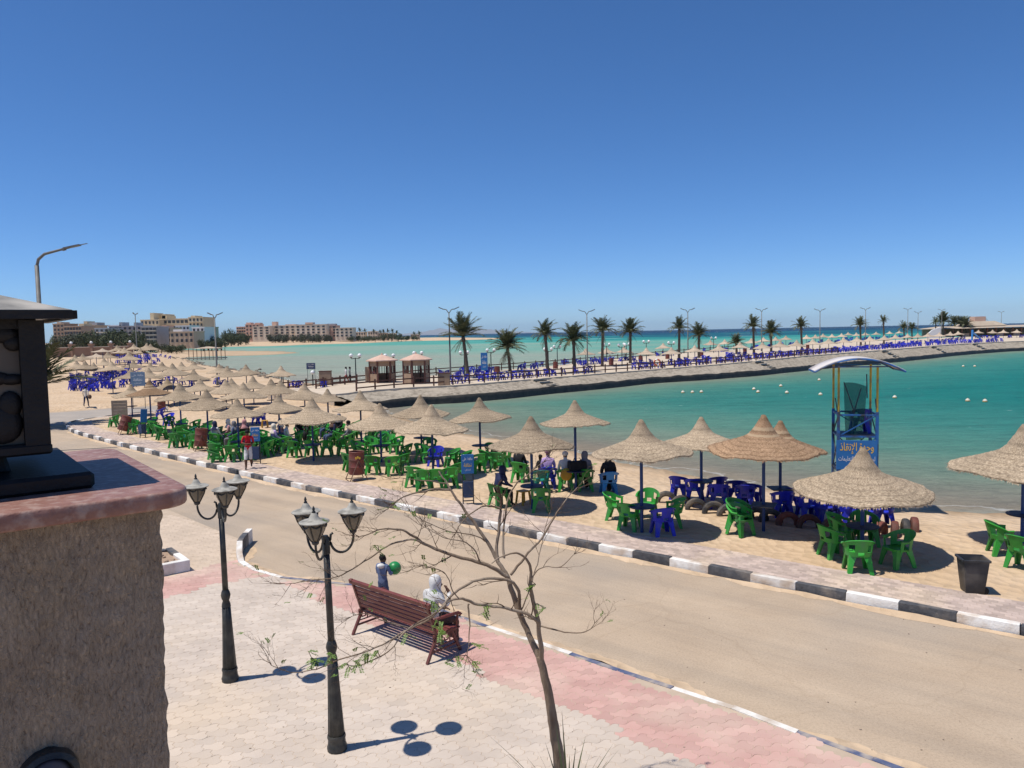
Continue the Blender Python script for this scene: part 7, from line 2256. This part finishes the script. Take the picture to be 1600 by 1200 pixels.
def building(px0, px1, ytop, ybase, Y, m, rows, cols, label, deep=14, roofs=(), wm_=(0.46, 0.52), balcony=False, rot=0.0):
    """a block standing at its own distance; every window is a recessed piece with its own sill"""
    A, B_ = AT(px0, ybase, Y), AT(px1, ybase, Y)
    w = B_.x - A.x; cx = (A.x + B_.x) / 2
    ztop = AT((px0 + px1) / 2, ytop, Y).z
    zb = min(A.z, 1.0)
    t = thing('apartment_building', Vector((cx, Y, zb)), label, 'building', None, rot)
    h = ztop - zb
    MB().box((0, deep / 2, h / 2), (w, deep, h)).build('wall', m, t)
    MB().box((0, deep / 2, h + 0.15), (w + 0.5, deep + 0.5, 0.5)).build('parapet', m, t)
    z0 = max(0.0, AT((px0 + px1) / 2, ybase, Y).z - zb)
    fh = (h - z0) / max(rows, 1)
    cw_ = w / max(cols, 1)
    wme = MB().box((0, 0, 0), (cw_ * wm_[0], 0.25, fh * wm_[1])).mesh('window', 'b_window')
    sme = MB().box((0, 0, 0), (cw_ * wm_[0] + 0.3, 0.4, 0.18)).mesh('sill', 'b_trim')
    for r in range(rows):
        for c in range(cols):
            x = -w / 2 + cw_ * (c + 0.5); z = z0 + fh * (r + 0.52)
            wd = put('window', wme, t, (x, -0.06, z))
            put('sill', sme, wd, (0, -0.1, -fh * wm_[1] / 2 - 0.1))
        if balcony:
            MB().box((0, -0.7, z0 + fh * r + 0.25), (w * 0.98, 1.4, 0.35)).build('balcony', 'b_trim', t)
    for (fx0, fx1, hh_, mm) in roofs:
        MB().box((-w / 2 + w * (fx0 + fx1) / 2, deep / 2, h + hh_ / 2 + 0.1), (w * (fx1 - fx0), deep * 0.6, hh_)).build('roof_block', mm, t)
    return t
building(84, 101, 506.5, 531, 430, 'b_brown', 4, 3, 'brown corner block at the far end of the wall', roofs=[(0.1, 0.5, 1.2, 'b_tan')])
building(101, 128, 510.5, 531, 425, 'b_brown', 3, 6, 'unfinished brown block with open floors', wm_=(0.75, 0.6), roofs=[(0.7, 1.0, 1.6, 'b_cream')])
building(128, 149, 509, 531, 440, 'b_tan', 3, 4, 'tan block beside the unfinished one with dark roof room', roofs=[(0.4, 1.0, 1.8, 'b_grey'), (0.0, 0.25, 2.6, 'b_cream')])
building(149, 171, 513.5, 533, 410, 'b_blue', 3, 3, 'blue-grey block among the dark trees', balcony=True)
building(171, 222, 510, 531, 460, 'b_grey', 3, 7, 'long grey block behind the dark trees', roofs=[(0.25, 0.35, 2.5, 'b_grey'), (0.7, 0.78, 2.2, 'b_grey'), (-0.1, 0.3, 1.0, 'b_white')])
building(222, 246, 511, 537, 400, 'b_grey', 4, 4, 'grey block with dark glazed balconies', wm_=(0.8, 0.6), balcony=True)
building(221, 250, 500, 534, 640, 'b_cream', 4, 5, 'cream hotel wing with a tower block on its roof', deep=30, roofs=[(0.35, 0.55, 6.0, 'b_cream')])
building(250, 296, 498.5, 534, 650, 'b_cream', 4, 7, 'cream main hotel with long balconies', deep=30, roofs=[(-0.02, 0.16, 3.2, 'b_cream'), (0.0, 0.12, 4.5, 'b_cream')], balcony=True, wm_=(0.7, 0.5))
building(296, 319, 496, 534, 630, 'b_cream', 5, 4, 'cream stepped hotel end with stair tower', deep=25, roofs=[(0.0, 0.3, 1.6, 'b_cream')], balcony=True)
building(246, 267, 513, 536, 420, 'b_tan', 3, 4, 'tan low block before the cream hotel', roofs=[(0.2, 0.6, 1.5, 'b_pink')])
building(266, 303, 519, 537, 395, 'b_tan', 2, 5, 'tan two-storey villa before the cream hotel', roofs=[(0.05, 0.45, 1.4, 'b_white')])
building(275, 297, 509.5, 530, 450, 'b_white', 3, 4, 'white block between the tan villa and the cream hotel')
building(301, 320, 512, 533, 410, 'b_white', 3, 3, 'white waterfront block with blue windows', balcony=True)
building(320, 330, 511.5, 533, 520, 'b_brown', 3, 2, 'small brown block beside the white one')
# pink hotel
building(370, 385, 511, 529, 800, 'b_pink', 4, 4, 'pink hotel wing with open red balconies', balcony=True, wm_=(0.7, 0.5))
building(384, 406, 507, 529, 780, 'b_pink', 4, 4, 'pink hotel tower pair with small roofs', roofs=[(0.0, 0.35, 2.0, 'b_pink'), (0.6, 1.0, 1.6, 'b_pink')])
building(395, 422, 510.5, 527, 730, 'b_villa', 4, 3, 'pink-beige hotel front, first long section')
building(420, 462, 509, 527, 745, 'b_villa', 4, 5, 'pink-beige hotel front with a lantern tower', roofs=[(0.1, 0.25, 4.0, 'b_pink'), (0.6, 1.0, 1.2, 'b_pink')])
building(462, 510, 508, 527, 735, 'b_villa', 4, 6, 'pink-beige hotel front, middle section under pergola roofs', roofs=[(0.3, 0.55, 2.6, 'b_pink'), (0.0, 0.95, 0.8, 'b_grey')])
building(510, 527, 509, 527, 750, 'b_pink', 4, 2, 'pink hotel section with dark roof pergola', roofs=[(0.0, 0.8, 2.0, 'b_grey')])
building(524, 552, 512.5, 527, 725, 'b_villa', 3, 4, 'pink-beige hotel end section by the sea')
for i, (a, c, yt, m_) in enumerate([(556, 572, 519, 'b_villa'), (575, 590, 518, 'b_villa'), (592, 604, 520.5, 'b_tan'), (606, 618, 521, 'b_villa'), (642, 655, 523, 'b_tan')]):
    building(a, c, yt, 530, 800, m_, 2, 4, f'small beige seaside villa beyond the hotel, {ordinal(i)} from it', deep=8)

# brown perimeter wall with ball-topped piers
WY = 165
w0, w1 = AT(80, 556, WY), AT(204, 553, WY + 8)
zb = 2.0
wl = thing('perimeter_wall', Vector((0, 0, 0)), 'long brown perimeter wall with ball-topped piers behind the beach', 'wall')
n_ = 5
for k in range(n_):
    a = w0.lerp(w1, k / (n_ - 1)); 
    MB().box((a.x, a.y, zb + 1.45), (0.9, 0.9, 3.1)).build('pier', 'wall_brown', wl)
    MB().box((a.x, a.y, zb + 3.05), (1.1, 1.1, 0.16)).build('pier_cap', 'wall_brown', wl)
    MB().ball((a.x, a.y, zb + 3.4), 0.3, 10, 8).build('pier_ball', 'globe_white', wl, True)
    if k + 1 < n_:
        c = w0.lerp(w1, (k + 1) / (n_ - 1))
        MB().bar((a.x, a.y, zb + 1.15), (c.x, c.y, zb + 1.15), 0.4, 2.4).build('wall_panel', 'wall_brown', wl)
        MB().bar((a.x, a.y, zb + 2.42), (c.x, c.y, zb + 2.42), 0.6, 0.14).build('wall_coping', 'b_villa', wl)

# sun deck on posts in the lagoon
Pd = G(324, 562, SEA)
dk = thing('sun_deck', Pd, 'flat-roofed sun shelter on a dock in the lagoon', 'shelter')
sxd = 50 / FPX * Pd.y / 2
MB().box((0, 0, 0.5), (2 * sxd + 1, 4, 0.25)).build('dock', 'board_brown', dk)
for k in range(5):
    for y in (-1.6, 1.6):
        x = -sxd + 2 * sxd * k / 4
        MB().bar((x, y, -0.6), (x, y, 3.4), 0.14).build('post', 'kiosk_wood', dk)
mb = MB(); mb.add([(-sxd * .75, -2, 3.35), (sxd * 0.95, -2, 3.35), (sxd * .95, 2, 3.35), (-sxd * .75, 2, 3.35), (sxd * 0.1, 0, 3.95)], [(3, 2, 1, 0), (0, 1, 4), (1, 2, 4), (2, 3, 4), (3, 0, 4)])
mb.build('roof', 'straw_pale', dk)

# pavilion at the end of the promenade
mat('pav_roof', (0.36, 0.29, 0.22), (0.46, 0.38, 0.29), scale=0.6, rough=0.9)
PY = 246
a, c = AT(1472, 526, PY), AT(1680, 524, PY)
pv_ = thing('pavilion', Vector((a.x, PY, ZP(a.x))), 'low open pavilion with broad pale roofs at the promenade end', 'pavilion')
W_ = c.x - a.x; zpv = ZP(a.x)
rz1 = AT(1540, 509, PY).z - zpv; rz2 = AT(1540, 503, PY).z - zpv
MB().add([(-1, -3, rz1 - 0.75), (W_, -3, rz1 - 0.35), (W_, 14, rz1 - 0.35), (-1, 14, rz1 - 0.75), (3, 3, rz1), (W_, 3, rz1 + .1), (W_, 9, rz1 + .1), (3, 9, rz1)], [(3, 2, 1, 0), (0, 1, 5, 4), (1, 2, 6, 5), (2, 3, 7, 6), (3, 0, 4, 7), (4, 5, 6, 7)]).build('lower_roof', 'pav_roof', pv_)
x0, x1 = AT(1516, 505, PY).x - a.x, AT(1578, 505, PY).x - a.x
MB().add([(x0, 1, rz1), (x1, 1, rz1), (x1, 10, rz1), (x0, 10, rz1), (x0 + 3, 3, rz2 + .3), (x1 - 3, 3, rz2 + .3), (x1 - 3, 8, rz2 + .3), (x0 + 3, 8, rz2 + .3)], [(0, 1, 5, 4), (1, 2, 6, 5), (2, 3, 7, 6), (3, 0, 4, 7), (4, 5, 6, 7)]).build('upper_roof', 'pav_roof', pv_)
MB().box(((x0 + x1) / 2 - 1, 5, rz2 + 1.0), (3.5, 3, 1.6)).build('roof_turret', 'b_pink', pv_)
MB().box((W_ / 2, 12, rz1 / 2 - 0.4), (W_, 0.5, rz1 - 0.8)).build('back_wall', 'b_brown', pv_)
k_ = 0
x = 0.0
while x < W_:
    MB().box((x, -1.5, (rz1 - 0.6) / 2), (0.35, 0.35, rz1 - 0.6)).build('column', 'kiosk_wood', pv_)
    if (k_ % 3) != 1:
        MB().box((x + 1.35, -1.4, 0.55), (2.2, 0.2, 1.1)).build('parapet', 'palm_leaf' if k_ % 2 else 'b_brown', pv_)
    x += 2.7; k_ += 1
sp_ = GP(1525, 532)
sl_ = thing('water_slide', sp_, 'small blue children slide beside the pavilion', 'slide')
MB().bar((-0.9, 0, 2.1), (1.2, 0, 0.2), 0.7, 0.12).build('chute', 'plastic_sky', sl_)
MB().bar((-1.0, 0, 0), (-0.9, 0, 2.6), 0.5, 0.2).build('ladder', 'plastic_sky', sl_)
ww = AT(1448, 524, 230); wz = ZP(ww.x)
wt = thing('white_screen', Vector((ww.x, 230, wz)), 'white wall screen left of the pavilion', 'wall')
w1_ = AT(1470, 520, 230).x - ww.x; hh_ = AT(1460, 511, 230).z - wz
MB().add([(0, 0, 0), (w1_, 0, 0), (w1_, 0, hh_), (w1_ * .4, 0, hh_ * .75), (0, 0, hh_ * .3), (0, .4, 0), (w1_, .4, 0), (w1_, .4, hh_), (w1_ * .4, .4, hh_ * .75), (0, .4, hh_ * .3)], [(0, 1, 2, 3, 4), (9, 8, 7, 6, 5), (2, 7, 8, 3), (3, 8, 9, 4), (1, 6, 7, 2)]).build('screen_panel', 'b_white', wt)

# ---- far trees: trunk, limbs and a crown of many leaf clumps
mat('tree_leaf', (0.032, 0.048, 0.020), (0.080, 0.095, 0.040), scale=0.4, rough=0.8, island=0.45)
mat('tree_leaf_grey', (0.045, 0.055, 0.035), (0.09, 0.10, 0.06), scale=0.4, rough=0.8, island=0.4)
def crown_mesh(seed, n=1100):
    r_ = random.Random(seed); mb = MB()
    lobes = [(Vector((r_.uniform(-.6, .6), r_.uniform(-.5, .5), r_.uniform(.35, .85))), r_.uniform(.28, .48)) for _ in range(9)]
    for k in range(n):
        c, rad = r_.choice(lobes)
        d = Vector((r_.gauss(0, 1), r_.gauss(0, 1), r_.gauss(0, 1))).normalized()
        p = c + d * rad * r_.uniform(.55, 1.08)
        if p.z < 0.12: p.z = 0.12 + r_.random() * 0.1
        s = r_.uniform(.03, .075)
        u = Vector((r_.gauss(0, 1), r_.gauss(0, 1), r_.gauss(0, 1))).normalized(); v = d.cross(u)
        v = v.normalized() if v.length > .1 else Vector((1, 0, 0))
        mb.add([p - u * s, p + v * s * .8, p + u * s, p - v * s * .8 + d * s * .5], [(0, 1, 2, 3)])
    return mb
CR = [(crown_mesh(s).mesh('crown', 'tree_leaf'), crown_mesh(s + 50).mesh('crown', 'tree_leaf_grey')) for s in (1, 2, 3, 4)]
TRK = MB().tube([(0, 0, -0.1), (0.02, 0, 0.25), (-0.03, 0.02, 0.5), (0.05, 0, 0.8)], [0.05, 0.04, 0.03, 0.012], 7)
TRK.tube([(0, 0, 0.2), (0.2, 0.05, 0.45), (0.35, 0.05, 0.65)], [0.028, 0.02, 0.008], 6); TRK.tube([(0, 0, 0.25), (-0.2, -0.08, 0.5), (-0.38, 0, 0.62)], [0.028, 0.02, 0.008], 6)
TRK = TRK.mesh('trunk', 'palm_trunk', True)
tr = [(112, 533, 521, 16, 350, 1), (128, 532, 518.5, 16, 345, 1), (143, 533, 516.5, 18, 340, 0), (98, 535, 522, 14, 330, 1), (176, 535, 515, 17, 330, 0), (190, 536, 514, 19, 320, 0), (204, 536, 516, 17, 325, 0), (216, 538, 519, 14, 310, 0), (184, 537, 522, 14, 300, 0), (268, 545, 538, 12, 330, 0), (252, 544, 537, 11, 330, 0), (284, 545, 538.5, 10, 340, 0), (325, 539, 523, 11, 420, 0), (336, 540, 525, 12, 420, 0), (346, 541, 528, 9, 400, 0), (356, 534, 514, 10, 640, 0), (366, 535, 516, 12, 640, 0), (376, 536, 519, 11, 640, 0), (384, 535, 522, 9, 650, 0),
      (425, 531, 521.5, 9, 690, 1), (436, 531, 521, 9, 690, 1), (448, 531, 521.5, 8, 690, 1), (470, 530.5, 521, 8, 690, 1), (482, 530.5, 520.5, 8, 690, 1), (494, 530, 521, 8, 690, 1), (506, 530, 522, 8, 690, 1), (516, 530, 522.5, 7, 690, 1), (560, 529, 524, 8, 740, 0), (575, 529, 524.5, 7, 740, 0), (600, 529, 522, 8, 760, 0), (612, 529, 519, 7, 760, 0), (622, 529, 521, 8, 760, 0), (634, 529, 524, 7, 770, 0),
      (90, 537, 525, 13, 320, 1), (106, 536, 524, 15, 315, 1), (120, 536, 523, 15, 312, 1), (135, 537, 522, 16, 308, 0), (150, 537, 522, 15, 305, 0), (165, 537, 520, 16, 302, 0), (198, 538, 524, 15, 296, 0), (211, 539, 526, 14, 294, 0), (226, 541, 530, 13, 300, 0), (238, 542, 532, 13, 300, 0), (262, 546, 540, 12, 305, 0), (276, 546, 540, 12, 305, 0), (318, 541, 530, 10, 390, 0), (330, 541, 531, 11, 385, 0), (340, 541, 532, 10, 385, 0), (351, 537, 522, 10, 600, 0), (361, 537, 523, 10, 600, 0), (372, 537, 523, 10, 600, 0), (458, 531, 523, 8, 685, 1), (430, 532, 524, 9, 680, 1), (442, 532, 524, 9, 680, 1), (476, 531.5, 523, 9, 680, 1), (488, 531.5, 523, 9, 680, 1), (500, 531, 523.5, 9, 680, 1), (550, 530, 525, 9, 720, 0), (568, 530, 525.5, 9, 720, 0), (586, 529.5, 525, 9, 720, 0), (645, 528, 524, 9, 780, 0), (627, 529, 525, 9, 740, 0)]
tr.sort()
for i, (x, yb, yt, hw, Y, g_) in enumerate(tr):
    p = AT(x, yb, Y); p.z = max(0.2, hg(p.x, p.y)); top = AT(x, yt, Y).z
    H_ = max(2.0, top - p.z); Wd = hw / FPX * Y * 1.05
    t = thing('shore_tree', p, f'{"grey-green feathery" if g_ else "dark bushy"} tree on the far shore, {ordinal(i)} from the left along the water', 'tree', 'trees on the far shore')
    k = put('trunk', TRK, t); k.scale = (H_, H_, H_)
    k = put('crown', CR[i % 4][g_], t, None, rnd.uniform(0, 6)); k.scale = (Wd, Wd, H_ / 1.15)
for i, (x, yt) in enumerate([(562, 513), (570, 514), (584, 515), (594, 516), (599, 515.5), (606, 515), (613, 514.5), (620, 517), (647, 518.5), (655, 518)]):
    Y = 770; p = AT(x, 529, Y); p.z = max(0.5, hg(p.x, p.y)); tt_ = AT(x, yt + 4, Y)
    palm(p, tt_, 3.6, 12, f'far palm among the seaside villas, {ordinal(i)} from the left', 400 + i, 'far palms on the spit', 0.9, 0)

# rocks along the lagoon edge and flats showing above the water
mat('rock_mat', (0.13, 0.105, 0.08), (0.27, 0.22, 0.165), scale=1.2, rough=0.95, bump=1, bscale=5)
def rock_mesh(seed):
    bm = bmesh.new(); bmesh.ops.create_icosphere(bm, subdivisions=2, radius=1)
    for v in bm.verts:
        v.co *= 1 + 0.45 * noise.noise(v.co * 1.3 + Vector((seed * 7, 0, 0)))
        v.co.z *= 0.6
    me = bpy.data.meshes.new('rock'); bm.to_mesh(me); bm.free(); me.materials.append(MATS['rock_mat']); return me
RK = [rock_mesh(s) for s in range(5)]
r_ = random.Random(77)
rocks = []
for i in range(230):
    k = r_.randrange(len(lag) - 3); f = r_.random()
    p = lag[k + 1].lerp(lag[k + 2], f) if k + 2 < len(lag) else lag[k]
    px = proj((p.x, p.y, SEA))[0]
    if not (285 < px < 440): continue
    q = Vector((p.x + r_.gauss(0, 1.3), p.y + r_.gauss(0, 2.2), 0)); q.z = max(SEA, hg(q.x, q.y)) + 0.02
    rocks.append(q)
for i, q in enumerate(sorted(rocks, key=lambda v: proj(v)[0])):
    s = r_.uniform(.18, .55)
    o = put('shore_rock', RK[i % 5], None, q, r_.uniform(0, 6)); o.scale = (s, s * r_.uniform(.7, 1.2), s)
    tag(o, 'brown rough rock lying along the lagoon edge behind the umbrellas', 'rock', 'rocks along the lagoon edge')

# mountains across the sea, seen through the air between
mat('mountain_mat', (0.20, 0.15, 0.12), (0.30, 0.23, 0.18), scale=0.002, rough=0.95)
MY = 33000
mb = MB(); ns = 70
prof_m = [(600, 0), (640, 3.5), (660, 5), (676, 7.5), (690, 10.5), (698, 8), (712, 9.5), (724, 9.5), (736, 11.5), (744, 11), (752, 8), (764, 6.5), (776, 6), (790, 3.5), (815, 2), (850, 0)]
xs_ = [p[0] for p in prof_m]; hs_ = [p[1] for p in prof_m]
for i in range(ns + 1):
    x = 600 + 250 * i / ns
    hpx = float(np.interp(x, xs_, hs_)) + 0.8 * noise.noise((x * 0.15, 0, 0))
    hz = 520.5 - 0.0202 * (x - 800)
    for k, (dy, f) in enumerate(((0, 0), (500, 0.45), (1200, 0.8), (2000, 1.0), (3500, 0.5), (5000, 0))):
        Y = MY + dy
        p = AT(x, hz, Y)
        z = -1 if f == 0 else max(0, hpx) * f * (1 + 0.25 * noise.noise((x * 0.2, k * 1.7, 3))) * Y / FPX
        mb.v.append((p.x, Y, z))
for i in range(ns):
    for k in range(5):
        a = i * 6 + k
        mb.f.append((a, a + 6, a + 7, a + 1)); mb.m.append(0)
tag(mb.build('mountains', 'mountain_mat', None, True), kind='structure')

# ---- small litter and stones on road, sand and plaza
mat('pebble_mat', (0.20, 0.15, 0.11), (0.38, 0.30, 0.23), scale=4, rough=0.95, rand=0.3)
mb = MB(); r_ = random.Random(4)
for _ in range(170):
    x, y = r_.uniform(60, 1600), r_.uniform(690, 1195)
    p = G(x, y, 0.0)
    d_, i_ = poly_dist(LOWZ, np.array([p.x]), np.array([p.y]))
    if i_[0]:
        z = 0.03 if poly_dist(PLAZA, np.array([p.x]), np.array([p.y]))[1][0] else 0.004
    else:
        p = GT(x, y); z = p.z
        if d_[0] < WALK_W: z = WALK_Z
    s = 0.004 + 0.012 * r_.random() ** 2
    mb.ball((p.x, p.y, z), (s * r_.uniform(.8, 1.8), s, s * 0.6), 5, 3)
tag(mb.build('pebbles', 'pebble_mat'), kind='stuff')
# drifts of sand blown against the kerbs
mb = MB()
for line, off, n_every in ((K1, -0.10, 1), (E1, -0.10, 1)):
    for i in range(0, len(line) - 1, n_every):
        a, c = line[i], line[i + 1]
        if a.x < -28 or r_.random() < 0.25: continue
        t = (c - a).normalized(); nn = Vector((-t.y, t.x, 0)) * (1 if line is K1 else 1)
        p = a + t * r_.uniform(0, 1); w = r_.uniform(0.5, 1.1); dpt = r_.uniform(0.12, 0.4)
        sgn = -1 if line is K1 else -1
        base = p + nn * (sgn * 0.02)
        ring = []
        k_n = 14
        for k in range(k_n):
            an = PI * k / (k_n - 1)
            ring.append(base + t * (w * math.cos(an)) + nn * (sgn * dpt * math.sin(an)) * r_.uniform(.75, 1.1) + Vector((0, 0, 0.003)))
        top = base + Vector((0, 0, r_.uniform(.025, .06))) + nn * sgn * dpt * 0.15
        o = len(mb.v); mb.v += [tuple(q) for q in ring] + [tuple(top)]
        for k in range(k_n - 1):
            mb.f.append((o + k, o + k + 1, o + k_n)); mb.m.append(0)
me = mb.mesh('sand_drift', 'sand_mat', True)
bm = bmesh.new(); bm.from_mesh(me)
for f in bm.faces:
    f.normal_update()
    if f.normal.z < 0: f.normal_flip()
bm.to_mesh(me); bm.free()
tag(put('sand_drift', me), kind='stuff')

name_chairs()
bpy.data.scenes.remove(TMP)

# the dry bright air: thin even haze over land and sea
hz_m = bpy.data.materials.new('haze_mat'); hz_m.use_nodes = True
nt = hz_m.node_tree; nt.nodes.clear()
ho = nt.nodes.new('ShaderNodeOutputMaterial'); hv = nt.nodes.new('ShaderNodeVolumePrincipled')
hv.inputs['Color'].default_value = (0.60, 0.83, 1.0, 1)
hv.inputs['Density'].default_value = 3.0e-5
hv.inputs['Anisotropy'].default_value = 0.0
nt.links.new(hv.outputs[0], ho.inputs['Volume'])
MATS['haze_mat'] = hz_m
tag(MB().box((0, 19500, 199), (26000, 41000, 402)).build('haze', 'haze_mat'), kind='stuff')
